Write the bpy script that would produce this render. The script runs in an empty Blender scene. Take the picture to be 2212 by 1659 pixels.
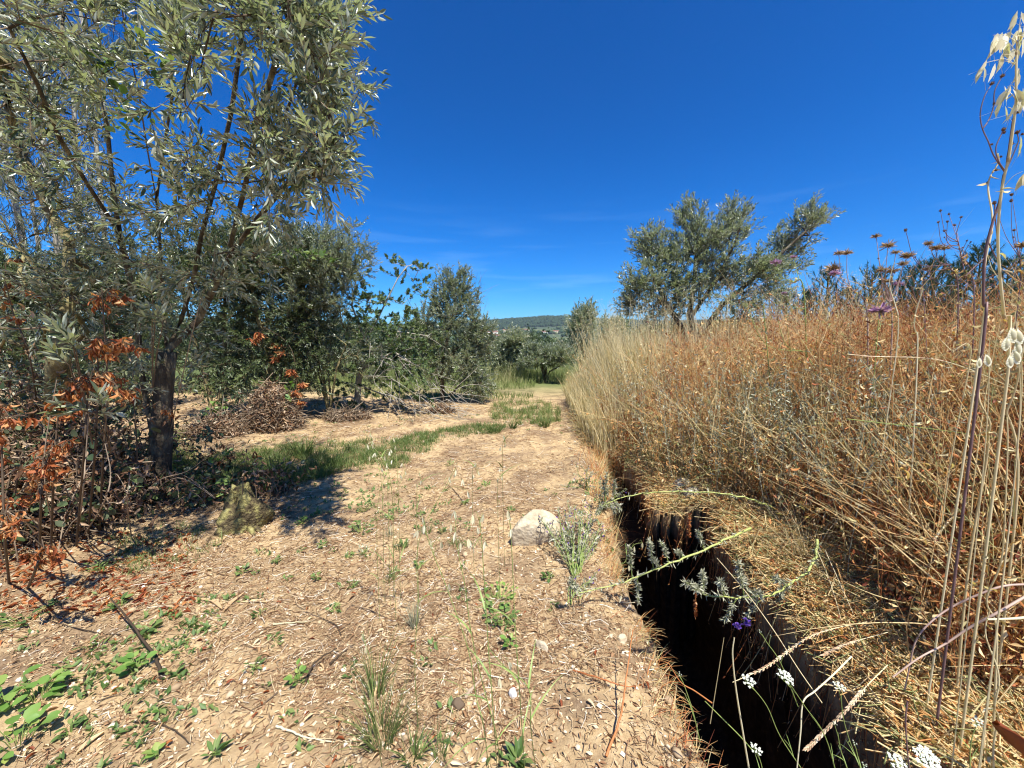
import bpy, math, random
import numpy as np
from mathutils import Vector

# ------------------------------------------------------------------ scene, camera, sky, sun
SC = bpy.context.scene
COL = SC.collection
RAD = math.radians
CAM_H = 1.55
PITCH = RAD(6.8)
FPX = 386.0                                   # focal length in pixels of a 1024 px wide picture
cam_data = bpy.data.cameras.new('camera')
cam_data.sensor_width = 36.0
cam_data.lens = 36.0 * FPX / 1024.0
cam_data.clip_start = 0.05
cam_data.clip_end = 9000.0
cam = bpy.data.objects.new('camera', cam_data)
COL.objects.link(cam)
cam.location = (0, 0, CAM_H)
cam.rotation_euler = (RAD(90) - PITCH, 0, 0)
SC.camera = cam

SUN_EL = RAD(63)
SUN_AZ = RAD(148)                             # from +Y, clockwise: behind the camera, a little to the right
w = bpy.data.worlds.new('World'); SC.world = w; w.use_nodes = True
wt = w.node_tree; wt.nodes.clear()
wo = wt.nodes.new('ShaderNodeOutputWorld'); bg = wt.nodes.new('ShaderNodeBackground')
sky = wt.nodes.new('ShaderNodeTexSky'); sky.sky_type = 'NISHITA'; sky.sun_disc = False
sky.sun_elevation = SUN_EL; sky.sun_rotation = SUN_AZ
sky.altitude = 300; sky.air_density = 1.0; sky.dust_density = 0.3; sky.ozone_density = 3.0
hs = wt.nodes.new('ShaderNodeHueSaturation'); hs.inputs['Saturation'].default_value = 1.12
hs.inputs['Value'].default_value = 1.0
# thin high cloud streaks low over the horizon
tc = wt.nodes.new('ShaderNodeTexCoord'); mp = wt.nodes.new('ShaderNodeMapping')
mp.inputs['Scale'].default_value = (1.6, 1.6, 16.0); mp.inputs['Rotation'].default_value = (0, RAD(5), 0)
nz = wt.nodes.new('ShaderNodeTexNoise'); nz.inputs['Scale'].default_value = 2.2; nz.inputs['Detail'].default_value = 6
cr = wt.nodes.new('ShaderNodeMapRange'); cr.inputs['From Min'].default_value = 0.52; cr.inputs['From Max'].default_value = 0.75
sp = wt.nodes.new('ShaderNodeSeparateXYZ')
zr = wt.nodes.new('ShaderNodeMapRange'); zr.inputs['From Min'].default_value = 0.33; zr.inputs['From Max'].default_value = 0.12
mu = wt.nodes.new('ShaderNodeMath'); mu.operation = 'MULTIPLY'
mu2 = wt.nodes.new('ShaderNodeMath'); mu2.operation = 'MULTIPLY'; mu2.inputs[1].default_value = 0.16
mx = wt.nodes.new('ShaderNodeMix'); mx.data_type = 'RGBA'
mx.inputs['B'].default_value = (4.5, 7.0, 9.2, 1)
L = wt.links.new
L(tc.outputs['Generated'], mp.inputs['Vector']); L(mp.outputs[0], nz.inputs['Vector']); L(nz.outputs['Fac'], cr.inputs['Value'])
L(tc.outputs['Generated'], sp.inputs[0]); L(sp.outputs['Z'], zr.inputs['Value'])
L(cr.outputs[0], mu.inputs[0]); L(zr.outputs[0], mu.inputs[1]); L(mu.outputs[0], mu2.inputs[0])
tn = wt.nodes.new('ShaderNodeMix'); tn.data_type = 'RGBA'; tn.blend_type = 'MULTIPLY'; tn.inputs['Factor'].default_value = 1.0
tn.inputs['B'].default_value = (.36, .72, 1.08, 1)              # deep clean blue of the photograph's sky
L(sky.outputs[0], tn.inputs['A']); L(tn.outputs['Result'], hs.inputs['Color']); gm = wt.nodes.new('ShaderNodeGamma'); gm.inputs['Gamma'].default_value = 1.22; L(hs.outputs[0], gm.inputs['Color'])
t2 = wt.nodes.new('ShaderNodeMix'); t2.data_type = 'RGBA'; t2.blend_type = 'MULTIPLY'; t2.inputs['Factor'].default_value = 1.0; t2.inputs['B'].default_value = (.98, .76, .72, 1)
L(gm.outputs[0], t2.inputs['A']); L(t2.outputs['Result'], mx.inputs['A']); L(mu2.outputs[0], mx.inputs['Factor'])
L(mx.outputs['Result'], bg.inputs['Color']); L(bg.outputs[0], wo.inputs['Surface'])
bg.inputs['Strength'].default_value = 0.082

sd = bpy.data.lights.new('sun', 'SUN'); sd.energy = 5.0; sd.angle = RAD(0.53); sd.color = (1.0, 0.95, 0.85)
sun = bpy.data.objects.new('sun', sd); COL.objects.link(sun)
_d = Vector((math.sin(SUN_AZ)*math.cos(SUN_EL), math.cos(SUN_AZ)*math.cos(SUN_EL), math.sin(SUN_EL)))
sun.rotation_euler = _d.to_track_quat('Z', 'Y').to_euler()
sun.location = (0, 0, 30)

SC.view_settings.view_transform = 'Standard'
SC.view_settings.look = 'None'
SC.view_settings.exposure = 0.88
SC.view_settings.gamma = 1.0
cy = SC.cycles
cy.max_bounces = 6; cy.diffuse_bounces = 3; cy.glossy_bounces = 2; cy.transmission_bounces = 4; cy.transparent_max_bounces = 4
cy.caustics_reflective = False; cy.caustics_refractive = False
cy.use_denoising = True
cy.filter_width = 1.15

# ------------------------------------------------------------------ helpers
rng = np.random.default_rng(7)
def reseed(s):
    global rng
    rng = np.random.default_rng(s); random.seed(s)
def U(a, b, n=None): return rng.uniform(a, b, n)

def ray(u, v):
    """direction through a point of the photograph (measured on a 2212 x 1659 copy of it)"""
    x = (u * 1024 / 2212 - 512) / FPX
    y = (v * 768 / 1659 - 384) / FPX
    return np.array([x, math.cos(PITCH) - y * math.sin(PITCH), -(math.sin(PITCH) + y * math.cos(PITCH))])
def at(u, v, Y):
    d = ray(u, v); t = Y / d[1]
    return np.array([0, 0, CAM_H]) + d * t
def gnd(u, v, z=0.0):
    d = ray(u, v); t = (CAM_H - z) / -d[2]
    return np.array([0, 0, CAM_H]) + d * t
def on_ground(u, v):
    p = gnd(u, v)
    for _ in range(12):
        p = gnd(u, v, float(H(p[0], p[1])))
    return p

# smooth value noise
_P = np.random.default_rng(1).random((256, 256))
def vnoise(x, y):
    x = np.asarray(x, float); y = np.asarray(y, float)
    xi = np.floor(x).astype(int); yi = np.floor(y).astype(int)
    fx = x - xi; fy = y - yi
    fx = fx*fx*(3-2*fx); fy = fy*fy*(3-2*fy)
    g = lambda a, b: _P[a & 255, b & 255]
    return (g(xi, yi)*(1-fx) + g(xi+1, yi)*fx)*(1-fy) + (g(xi, yi+1)*(1-fx) + g(xi+1, yi+1)*fx)*fy - 0.5
def fbm(x, y, o=4):
    s = 0; a = 1.0
    for k in range(o):
        s = s + a*vnoise(x*2**k + 17.3*k, y*2**k + 5.1*k); a *= 0.5
    return s
def sstep(a, b, x):
    t = np.clip((np.asarray(x, float)-a)/(b-a), 0, 1); return t*t*(3-2*t)

class MB:
    """gathers geometry and links it as one mesh object"""
    def __init__(s): s.v = []; s.q = []; s.t = []; s.r = []; s.n = 0; s.qm = []; s.tm = []
    def add(s, V, F, rnd=0.5, mat=0):
        V = np.asarray(V, float).reshape(-1, 3); F = np.asarray(F, int)
        if len(V) == 0 or len(F) == 0: return
        r = np.broadcast_to(np.asarray(rnd, float), (len(V),)) if np.ndim(rnd) <= 1 else np.asarray(rnd).ravel()
        s.v.append(V); s.r.append(r)
        (s.q if F.shape[1] == 4 else s.t).append(F + s.n)
        (s.qm if F.shape[1] == 4 else s.tm).append(np.full(len(F), mat))
        s.n += len(V)
    def mesh(s, name, mats, smooth=False):
        V = np.concatenate(s.v) if s.v else np.zeros((0, 3)); me = bpy.data.meshes.new(name)
        Q = np.concatenate(s.q) if s.q else np.zeros((0, 4), int); T = np.concatenate(s.t) if s.t else np.zeros((0, 3), int)
        me.vertices.add(len(V)); me.vertices.foreach_set('co', V.astype(np.float32).ravel())
        me.loops.add(Q.size + T.size); me.loops.foreach_set('vertex_index', np.concatenate([Q.ravel(), T.ravel()]).astype(np.int32))
        me.polygons.add(len(Q) + len(T))
        ls = np.concatenate([np.arange(len(Q))*4, Q.size + np.arange(len(T))*3]).astype(np.int32)
        me.polygons.foreach_set('loop_start', ls)
        mi = np.concatenate(s.qm + s.tm) if (s.qm or s.tm) else np.zeros(0)
        me.polygons.foreach_set('material_index', mi.astype(np.int32))
        if smooth: me.polygons.foreach_set('use_smooth', np.ones(len(Q)+len(T), bool))
        me.update(calc_edges=True)
        a = me.attributes.new('rnd', 'FLOAT', 'POINT'); a.data.foreach_set('value', np.concatenate(s.r).astype(np.float32) if s.r else [])
        for m in (mats if isinstance(mats, (list, tuple)) else [mats]): me.materials.append(m)
        return me
    def build(s, name, mats, parent=None, smooth=False, loc=None):
        """one mesh object; loc moves its origin there (geometry was given in world space)"""
        if loc is not None:
            loc = np.asarray(loc, float); s.v = [v - loc for v in s.v]
        elif parent is not None:
            pl = np.array(parent.location); s.v = [v - pl for v in s.v]
        o = bpy.data.objects.new(name, s.mesh(name, mats, smooth)); COL.objects.link(o)
        if loc is not None: o.location = loc
        if parent is not None: o.parent = parent
        return o

def empty(name, loc):
    o = bpy.data.objects.new(name, None); COL.objects.link(o); o.location = [float(c) for c in loc]
    o.empty_display_size = 0.1; return o
def tag(o, label=None, cat=None, group=None, kind=None):
    if label: o['label'] = label
    if cat: o['category'] = cat
    if group: o['group'] = group
    if kind: o['kind'] = kind
    return o
def copy_tree(o, parent=None):
    c = o.copy(); COL.objects.link(c)
    if parent is not None: c.parent = parent
    for ch in [k for k in list(COL.objects) if k.parent == o]: copy_tree(ch, c)
    return c

def nrm(v):
    v = np.asarray(v, float); return v / np.maximum(np.linalg.norm(v, axis=-1, keepdims=True), 1e-9)
def frames(axis, hint=None):
    """rotation matrices with Y along axis; X across; Z = face normal, as near to hint as can be"""
    y = nrm(axis)
    h = nrm(rng.normal(size=y.shape)) if hint is None else np.broadcast_to(hint, y.shape)
    x = np.cross(y, h); bad = np.linalg.norm(x, axis=-1) < 1e-3
    if np.any(bad): x[bad] = np.cross(y[bad], [0.3, 0.9, 0.2])
    x = nrm(x); z = np.cross(x, y)
    return np.stack([x, y, z], axis=-1)
def scatter(mb, T, P, R, S, rnd=None, mat=0):
    """T = (verts, faces) template; P positions (N,3), R (N,3,3), S (N,3) or (N,)"""
    tv, tf = T; N = len(P)
    if N == 0: return
    S = np.asarray(S, float); S = S[:, None]*np.ones(3) if S.ndim == 1 else S
    V = np.einsum('nij,nkj->nki', R, tv[None]*S[:, None, :]) + P[:, None, :]
    F = (tf[None] + (np.arange(N)*len(tv))[:, None, None]).reshape(-1, tf.shape[1])
    if rnd is None: rnd = rng.random(N)
    mb.add(V.reshape(-1, 3), F, np.repeat(rnd, len(tv)), mat)
A = np.array
# leaf templates: length 1 along +Y from the origin, width 1 in X, a fold along the rib
LEAF = (A([[0,0,0],[.5,.45,.12],[0,1,0],[-.5,.45,.12]]), A([[0,1,2],[0,2,3]]))
LANCE = (A([[0,0,0],[.42,.3,.06],[.42,.65,.05],[0,1,-.05],[-.42,.65,.05],[-.42,.3,.06]]), A([[0,1,2],[0,2,3],[0,3,4],[0,4,5]]))
LANCE4 = (A([[0,0,0],[.42,.3,.06],[.45,.62,.06],[0,1,-.08],[-.45,.62,.06],[-.42,.3,.06],[0,.45,-.03]]), A([[0,1,6],[1,2,6],[2,3,6],[3,4,6],[4,5,6],[5,0,6]]))
OVAL = (A([[0,0,0],[.32,.12,.04],[.5,.4,.08],[.4,.72,.03],[0,1,-.1],[-.4,.72,.03],[-.5,.4,.08],[-.32,.12,.04],[0,.5,-.02]]),
        A([[0,1,8],[1,2,8],[2,3,8],[3,4,8],[4,5,8],[5,6,8],[6,7,8],[7,0,8]]))
CURL = (A([[0,0,0],[.35,.3,.2],[0,.35,0],[-.35,.3,.22],[.25,.7,.1],[0,.7,-.2],[-.3,.65,.12],[0,1,-.35]]),
        A([[0,1,2],[0,2,3],[1,4,2],[4,5,2],[2,5,6],[2,6,3],[4,7,5],[5,7,6]]))
SEED = (A([[0,0,0],[.5,.4,0],[0,.4,.5],[-.5,.4,0],[0,.4,-.5],[0,1,0]]), A([[0,1,2],[0,2,3],[0,3,4],[0,4,1],[5,2,1],[5,3,2],[5,4,3],[5,1,4]]))
CHIP = (A([[-.5,-.5,0],[.5,-.45,.1],[.45,.5,0],[-.5,.45,.08]]), A([[0,1,2,3]]))
def palm(n=5):
    """a lobed leaf (fig, bramble)"""
    v = [[0,0,0]]; f = []
    for k in range(n):
        a = RAD(-78 + 156*k/(n-1)); r = 1.0 - .35*abs(k-(n-1)/2)/((n-1)/2)
        c, s = math.cos(a), math.sin(a)
        b = len(v)
        for (al, wd, z) in ((.55, .17, .03), (.55, -.17, .03), (1, 0, -.12)):
            v.append([s*al*r + c*wd, c*al*r - s*wd, z])
        f += [[0, b, b+1], [b, b+2, b+1]]
        if k: f.append([0, b+1, b-3])
    return (A(v, float), A(f))
FIG = palm(5); TRI = palm(3)

def tubes(mb, P, R, sides=4, rnd=0.5, mat=0):
    """N tubes at once: P (N,K,3) centre lines, R (N,K) radii"""
    P = np.asarray(P, float); N, K, _ = P.shape
    if N == 0: return
    R = np.broadcast_to(np.asarray(R, float), (N, K))
    T = nrm(np.gradient(P, axis=1))
    ref = np.where(np.abs(T[..., 2:3]) > .9, A([1., 0, 0]), A([0, 0, 1.]))
    X = nrm(np.cross(T, ref)); Y = np.cross(T, X)
    a = np.arange(sides)*2*np.pi/sides
    V = P[:, :, None] + R[:, :, None, None]*(X[:, :, None]*np.cos(a)[:, None] + Y[:, :, None]*np.sin(a)[:, None])
    i = (np.arange(N)*K*sides)[:, None, None] + (np.arange(K-1)*sides)[None, :, None]
    j = np.arange(sides)[None, None]; k = (j+1) % sides
    F = np.stack([i+j, i+k, i+sides+k, i+sides+j], -1).reshape(-1, 4)
    rn = np.repeat(np.broadcast_to(rnd, (N,)), K*sides)
    mb.add(V.reshape(-1, 3), F, rn, mat)
def tube(mb, pts, radii, sides=6, rnd=0.5, mat=0):
    tubes(mb, A(pts, float)[None], np.broadcast_to(A(radii, float), (len(pts),))[None], sides, A([rnd]), mat)
def blades(mb, base, length, az, lean, curl, width, K=4, rnd=None, mat=0, flat=True, sides=3, zmin=None):
    """N bent blades or stems. lean: tilt at the base in radians, curl: extra tilt at the tip"""
    N = len(base); s = np.linspace(0, 1, K)[None]
    th = lean[:, None] + curl[:, None]*s
    dx = np.sin(th); dz = np.cos(th); ds = (length/(K-1))[:, None]
    X = np.concatenate([np.zeros((N, 1)), np.cumsum(.5*(dx[:, 1:]+dx[:, :-1])*ds, 1)], 1)
    Z = np.concatenate([np.zeros((N, 1)), np.cumsum(.5*(dz[:, 1:]+dz[:, :-1])*ds, 1)], 1)
    P = base[:, None, :] + np.stack([X*np.cos(az)[:, None], X*np.sin(az)[:, None], Z], -1)
    if zmin is not None: P[..., 2] = np.maximum(P[..., 2], zmin)
    if rnd is None: rnd = rng.random(N)
    W = width[:, None]*np.clip(1.15 - s**1.5, .12, 1)
    if flat:
        tw = az + U(-1.3, 1.3, N) + np.pi/2
        side = np.stack([np.cos(tw), np.sin(tw), np.zeros(N)], -1)[:, None, :]
        V = np.stack([P - side*W[..., None]*.5, P + side*W[..., None]*.5], 2)
        i = (np.arange(N)*K*2)[:, None] + (np.arange(K-1)*2)[None]
        F = np.stack([i, i+1, i+3, i+2], -1).reshape(-1, 4)
        mb.add(V.reshape(-1, 3), F, np.repeat(rnd, K*2), mat)
    else:
        tubes(mb, P, W*.5, sides, rnd, mat)
    return P

# ------------------------------------------------------------------ materials
def ramp_node(nt, stops):
    r = nt.nodes.new('ShaderNodeValToRGB'); e = r.color_ramp.elements
    while len(e) < len(stops): e.new(0.5)
    for k, (p, c) in enumerate(stops): e[k].position = p; e[k].color = (*c, 1)
    return r
def mat_plant(name, stops, rough=.6, trans=0.0, back=None, spec=.3, noise=0.0, nscale=30, patch=0.0):
    """plant tissue; colour from the per-piece value 'rnd', with optional light through it, and a different underside"""
    m = bpy.data.materials.new(name); m.use_nodes = True; nt = m.node_tree; nt.nodes.clear()
    out = nt.nodes.new('ShaderNodeOutputMaterial'); b = nt.nodes.new('ShaderNodeBsdfPrincipled')
    at_ = nt.nodes.new('ShaderNodeAttribute'); at_.attribute_name = 'rnd'
    r = ramp_node(nt, stops); l = nt.links.new
    fac = at_.outputs['Fac']
    if noise:
        t = nt.nodes.new('ShaderNodeTexCoord'); n = nt.nodes.new('ShaderNodeTexNoise'); n.inputs['Scale'].default_value = nscale; n.inputs['Detail'].default_value = 4
        l(t.outputs['Object'], n.inputs['Vector'])
        a = nt.nodes.new('ShaderNodeMath'); a.operation = 'MULTIPLY_ADD'; a.inputs[1].default_value = noise
        l(n.outputs['Fac'], a.inputs[0])
        s = nt.nodes.new('ShaderNodeMath'); s.operation = 'SUBTRACT'; s.inputs[1].default_value = noise*.5
        l(fac, s.inputs[0]); l(s.outputs[0], a.inputs[2]); fac = a.outputs[0]
    l(fac, r.inputs['Fac']); colr = r.outputs['Color']
    if back:
        g = nt.nodes.new('ShaderNodeNewGeometry'); mxx = nt.nodes.new('ShaderNodeMix'); mxx.data_type = 'RGBA'
        mxx.inputs['B'].default_value = (*back, 1); l(g.outputs['Backfacing'], mxx.inputs['Factor']); l(colr, mxx.inputs['A']); colr = mxx.outputs['Result']
    l(colr, b.inputs['Base Color']); b.inputs['Roughness'].default_value = rough; b.inputs['Specular IOR Level'].default_value = spec
    if trans:
        tr = nt.nodes.new('ShaderNodeBsdfTranslucent'); ms = nt.nodes.new('ShaderNodeMixShader'); ms.inputs[0].default_value = trans
        gm = nt.nodes.new('ShaderNodeMix'); gm.data_type = 'RGBA'; gm.blend_type = 'MULTIPLY'; gm.inputs['Factor'].default_value = 1
        gm.inputs['B'].default_value = (1.0, 1.15, .55, 1) if trans < .9 else (1, 1, 1, 1)
        l(colr, gm.inputs['A']); l(gm.outputs['Result'], tr.inputs['Color'])
        l(b.outputs[0], ms.inputs[1]); l(tr.outputs[0], ms.inputs[2]); l(ms.outputs[0], out.inputs['Surface'])
    else: l(b.outputs[0], out.inputs['Surface'])
    return m
def mat_surf(name, stops, scale=8, rough=.85, bump=.3, bscale=40, spec=.2, stretch=(1,1,1), detail=8, nrough=.6, bdist=.02):
    m = bpy.data.materials.new(name); m.use_nodes = True; nt = m.node_tree; b = nt.nodes['Principled BSDF']; l = nt.links.new
    t = nt.nodes.new('ShaderNodeTexCoord'); mp = nt.nodes.new('ShaderNodeMapping'); mp.inputs['Scale'].default_value = stretch
    n = nt.nodes.new('ShaderNodeTexNoise'); n.inputs['Scale'].default_value = scale; n.inputs['Detail'].default_value = detail; n.inputs['Roughness'].default_value = nrough
    l(t.outputs['Object'], mp.inputs['Vector']); l(mp.outputs[0], n.inputs['Vector'])
    r = ramp_node(nt, stops); l(n.outputs['Fac'], r.inputs['Fac']); l(r.outputs['Color'], b.inputs['Base Color'])
    n2 = nt.nodes.new('ShaderNodeTexNoise'); n2.inputs['Scale'].default_value = bscale; n2.inputs['Detail'].default_value = 6
    l(mp.outputs[0], n2.inputs['Vector'])
    bp = nt.nodes.new('ShaderNodeBump'); bp.inputs['Strength'].default_value = bump; bp.inputs['Distance'].default_value = bdist
    l(n2.outputs['Fac'], bp.inputs['Height']); l(bp.outputs[0], b.inputs['Normal'])
    b.inputs['Roughness'].default_value = rough; b.inputs['Specular IOR Level'].default_value = spec
    return m

M = {}
M['olive'] = mat_plant('olive_leaf', [(0, (.06,.085,.035)), (.5, (.135,.165,.085)), (.85, (.23,.25,.14)), (1, (.4,.38,.18))], .30, .28, (.4,.43,.34), .8)
M['dark_leaf'] = mat_plant('shrub_leaf', [(0, (.035,.06,.022)), (.6, (.085,.12,.045)), (1, (.18,.2,.09))], .42, .22, (.13,.16,.09), .5)
M['fig_leaf'] = mat_plant('fig_leaf', [(0, (.045,.08,.025)), (.6, (.085,.125,.045)), (1, (.17,.2,.075))], .5, .25, (.14,.2,.08), .4)
M['green'] = mat_plant('green_weed', [(0, (.07,.13,.035)), (.5, (.13,.21,.06)), (1, (.25,.31,.1))], .5, .35, None, .4)
M['bright'] = mat_plant('bramble_leaf', [(0, (.12,.24,.05)), (.6, (.2,.34,.08)), (1, (.36,.42,.12))], .45, .4, None, .4)
M['grass'] = mat_plant('grass_blade', [(0, (.05,.09,.025)), (.4, (.11,.17,.045)), (.75, (.2,.25,.08)), (1, (.45,.4,.2))], .5, .3, None, .35)
M['meadow'] = mat_plant('meadow_blade', [(0, (.12,.17,.05)), (.5, (.2,.25,.08)), (1, (.42,.38,.2))], .6, .3, None, .3)
M['straw'] = mat_plant('straw', [(0, (.45,.33,.17)), (.4, (.62,.49,.26)), (.8, (.75,.64,.4)), (1, (.82,.74,.55))], .55, .28, None, .4)
M['weed'] = mat_plant('dry_weed', [(0, (.22,.06,.03)), (.16, (.46,.15,.055)), (.34, (.62,.29,.10)), (.52, (.70,.45,.19)), (.74, (.82,.66,.38)), (.88, (.5,.45,.2)), (1, (.3,.34,.14))], .55, .28, None, .3)
M['litter'] = mat_plant('litter', [(0, (.1,.05,.025)), (.25, (.24,.12,.06)), (.5, (.4,.26,.14)), (.75, (.55,.4,.23)), (.95, (.68,.56,.38)), (1, (.8,.72,.6))], .65, .1, None, .3)
M['orange'] = mat_plant('dead_orange_leaf', [(0, (.2,.045,.02)), (.5, (.42,.13,.045)), (.85, (.58,.27,.10)), (1, (.64,.42,.22))], .55, .35, None, .3)
M['tan'] = mat_plant('dead_tan_leaf', [(0, (.09,.045,.025)), (.4, (.24,.13,.075)), (.75, (.44,.29,.18)), (1, (.66,.54,.4))], .6, .2, None, .3)
M['silver'] = mat_plant('bugloss_leaf', [(0, (.2,.2,.12)), (.6, (.34,.34,.23)), (1, (.5,.49,.38))], .7, .08, None, .2)
M['purple'] = mat_plant('purple_petal', [(0, (.1,.05,.4)), (.6, (.22,.12,.55)), (1, (.4,.2,.6))], .5, .35, None, .3)
M['mauve'] = mat_plant('mauve_petal', [(0, (.3,.12,.36)), (.6, (.45,.22,.5)), (1, (.62,.4,.62))], .5, .35, None, .3)
M['white'] = mat_plant('white_petal', [(0, (.7,.72,.68)), (1, (.85,.86,.82))], .5, .3, None, .3)
M['cream'] = mat_plant('cream_husk', [(0, (.55,.46,.28)), (.5, (.72,.65,.46)), (1, (.84,.8,.66))], .4, .35, None, .4)
M['stemgreen'] = mat_plant('green_stem', [(0, (.12,.2,.05)), (.6, (.28,.36,.1)), (1, (.48,.5,.16))], .5, .1, None, .35, noise=.5, nscale=60)
M['stempurple'] = mat_plant('purplish_stem', [(0, (.12,.07,.07)), (.5, (.3,.18,.17)), (1, (.5,.36,.28))], .5, 0, None, .4, noise=.6, nscale=25)
M['twig'] = mat_plant('twig', [(0, (.04,.028,.018)), (.5, (.12,.085,.055)), (1, (.36,.28,.2))], .8, 0, None, .2, noise=.4, nscale=20)
M['pine'] = mat_plant('pine_needle', [(0, (.014,.04,.016)), (.5, (.03,.07,.026)), (1, (.07,.12,.045))], .5, .1, None, .35)
M['euca'] = mat_plant('eucalyptus_leaf', [(0, (.06,.075,.045)), (.6, (.12,.135,.085)), (1, (.22,.22,.14))], .45, .25, None, .5)
M['bark'] = mat_surf('olive_bark', [(.3, (.03,.024,.018)), (.48, (.10,.08,.055)), (.6, (.2,.18,.12)), (.72, (.42,.42,.36))], 9, .95, 1.0, 45, stretch=(1,1,.45), bdist=.03)
M['limb'] = mat_surf('olive_limb', [(.3, (.05,.04,.02)), (.47, (.17,.14,.07)), (.6, (.3,.26,.12)), (.8, (.38,.34,.2))], 9, .9, .7, 60, stretch=(1,1,.6))
M['pale_bark'] = mat_surf('pale_bark', [(.3, (.2,.17,.13)), (.5, (.36,.33,.27)), (.7, (.55,.52,.46))], 6, .8, .4, 50, stretch=(1,1,.4))
M['rock'] = mat_surf('pale_rock', [(.3, (.34,.27,.18)), (.5, (.54,.45,.31)), (.7, (.66,.58,.44))], 7, .9, .8, 30, bdist=.02)
M['lichen_rock'] = mat_surf('lichen_rock', [(.35, (.16,.13,.09)), (.5, (.36,.33,.26)), (.6, (.62,.62,.55)), (.75, (.45,.4,.2))], 14, .95, .8, 60)
M['moss_wood'] = mat_surf('mossy_wood', [(.3, (.03,.024,.014)), (.45, (.11,.085,.045)), (.56, (.27,.24,.09)), (.7, (.42,.38,.17))], 12, .95, 1.0, 40, bdist=.04)
M['hidden'] = mat_surf('hollow', [(.3, (.012,.009,.006)), (.7, (.03,.022,.014))], 12, 1, .5, 40)
# ------------------------------------------------------------------ the lie of the land
_LY = A([0.3, .9, 1.39, 2.0, 2.6, 3.1, 3.56, 4.4, 5.6]); _LX = A([.62, .64, .72, .72, .74, .80, .93, 1.10, 1.30])
_RY = A([0.3, .9, 1.34, 1.9, 2.4, 2.95, 3.2, 3.32, 4.0, 4.8, 5.6]); _RX = A([1.2, 1.3, 1.38, 1.46, 1.52, 1.68, 1.72, 1.30, 1.42, 1.42, 1.36])
def rims(y):
    wob = .09*fbm(y*3.6, 3.3, 5)+.03; wob2 = .10*fbm(y*3.2, 9.1, 5)
    return np.interp(y, _LY, _LX) + wob, np.interp(y, _RY, _RX) + wob2
def trench_depth(y):
    return 1.75*(1-sstep(3.22, 3.42, y)) + .55*sstep(3.2, 3.4, y)*(1-sstep(4.6, 5.6, y))
def Hbase(x, y):
    x = np.asarray(x, float); y = np.asarray(y, float)
    xl, xr = rims(np.clip(y, .3, 5.6))
    xr2 = np.interp(y, [1, 3.2, 4, 6, 9, 14, 22], [1.3, 1.7, 1.6, 1.7, 2.1, 2.8, 4])
    near = 1-sstep(14, 40, y)
    bank = (.16*sstep(xr2-.35, xr2+.25, x) + .34*sstep(xr2+.1, xr2+2.6, x) + .25*sstep(4, 9, x))*near
    bank = bank + .10*sstep(5.2, 6.5, y)*sstep(xr2-.9, xr2, x)*near
    roll = .05*fbm(x*.45, y*.45, 3)*sstep(0, 2, np.hypot(x, y)-.5)
    far = -.028*np.maximum(y-13, 0)**1.0*(1-sstep(60, 400, y)) - 26*sstep(40, 420, y) - .0
    far = far + 10*sstep(30, 300, np.abs(x))*sstep(30, 120, y)*.3
    left = .10*sstep(-3.2, -5, x)*near
    r = bank + roll + far + left
    return r
def H(x, y):
    x = np.asarray(x, float); y = np.asarray(y, float)
    h = Hbase(x, y)
    xl, xr = rims(y)
    wl = .075
    ins = sstep(xl-.01, xl+wl, x)*(1-sstep(xr-wl, xr+.01, x))*(y < 5.65)
    h = h - ins*trench_depth(y)
    # worn, slumped lip on the sunny side, a low ridge of soil beside it
    h = h - .05*np.exp(-((x-xl+.04)/.10)**2)*(x < xl)*(y < 5.4)
    h = h + .05*np.exp(-((x-xl+.30)/.16)**2)*(y < 5)*sstep(.5, 1.5, y)
    m = 1-sstep(8, 14, np.hypot(x, y))
    h = h + m*(.022*fbm(x*3.1, y*3.1, 3) + .012*fbm(x*14, y*14, 2) + .006*fbm(x*47, y*47, 2))
    return h

def axis_steps(segs):
    out = [segs[0][0]]
    for a, b, st in segs:
        n = max(1, int(round((b-a)/st))); out += list(np.linspace(a, b, n+1)[1:])
    return A(out)
def geo(a, b, n): return list(a*(b/a)**(np.arange(1, n+1)/n))
xs = axis_steps([(-3.4, .55, .035), (.55, 1.85, .0125), (1.85, 3.4, .035)])
xs = np.concatenate([-A(geo(3.4, 6000, 60))[::-1], xs, A(geo(3.4, 6000, 60))])
ys = axis_steps([(.25, 3.8, .025), (3.8, 8, .05)])
ys = np.concatenate([-A(geo(1, 300, 12))[::-1], A([-.6, -.2, 0, .15]), ys, A(geo(8, 6000, 90))])
GX, GY = np.meshgrid(xs, ys)
GZ = H(GX, GY)
# the trench walls lean: undercut the far and the right side a little, crumbly
xl_, xr_ = rims(GY)
dep = np.clip(Hbase(GX, GY) - .12 - GZ, 0, 3)
inside = (GX > xl_-.02) & (GX < xr_+.02) & (GY < 5.65) & (dep > .05)
midx = (xl_+xr_)*.5
push = np.where(GX > midx, .20, -.03)*np.clip(dep, 0, 1.2) + .11*fbm(GY*5+GZ*2.3, GZ*5.1-GY*1.7, 4)
GXo = GX + np.where(inside, push, 0)
GYo = GY + np.where(inside & (GY > 3.0) & (GY < 3.45), .5*sstep(.0, .8, dep)+.05*fbm(GX*9, GZ*4, 3), 0)
ny, nx = GX.shape
Vg = np.stack([GXo, GYo, GZ], -1).reshape(-1, 3)
ii = (np.arange(ny-1)*nx)[:, None] + np.arange(nx-1)[None]
Fg = np.stack([ii, ii+1, ii+nx+1, ii+nx], -1).reshape(-1, 4)

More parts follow.
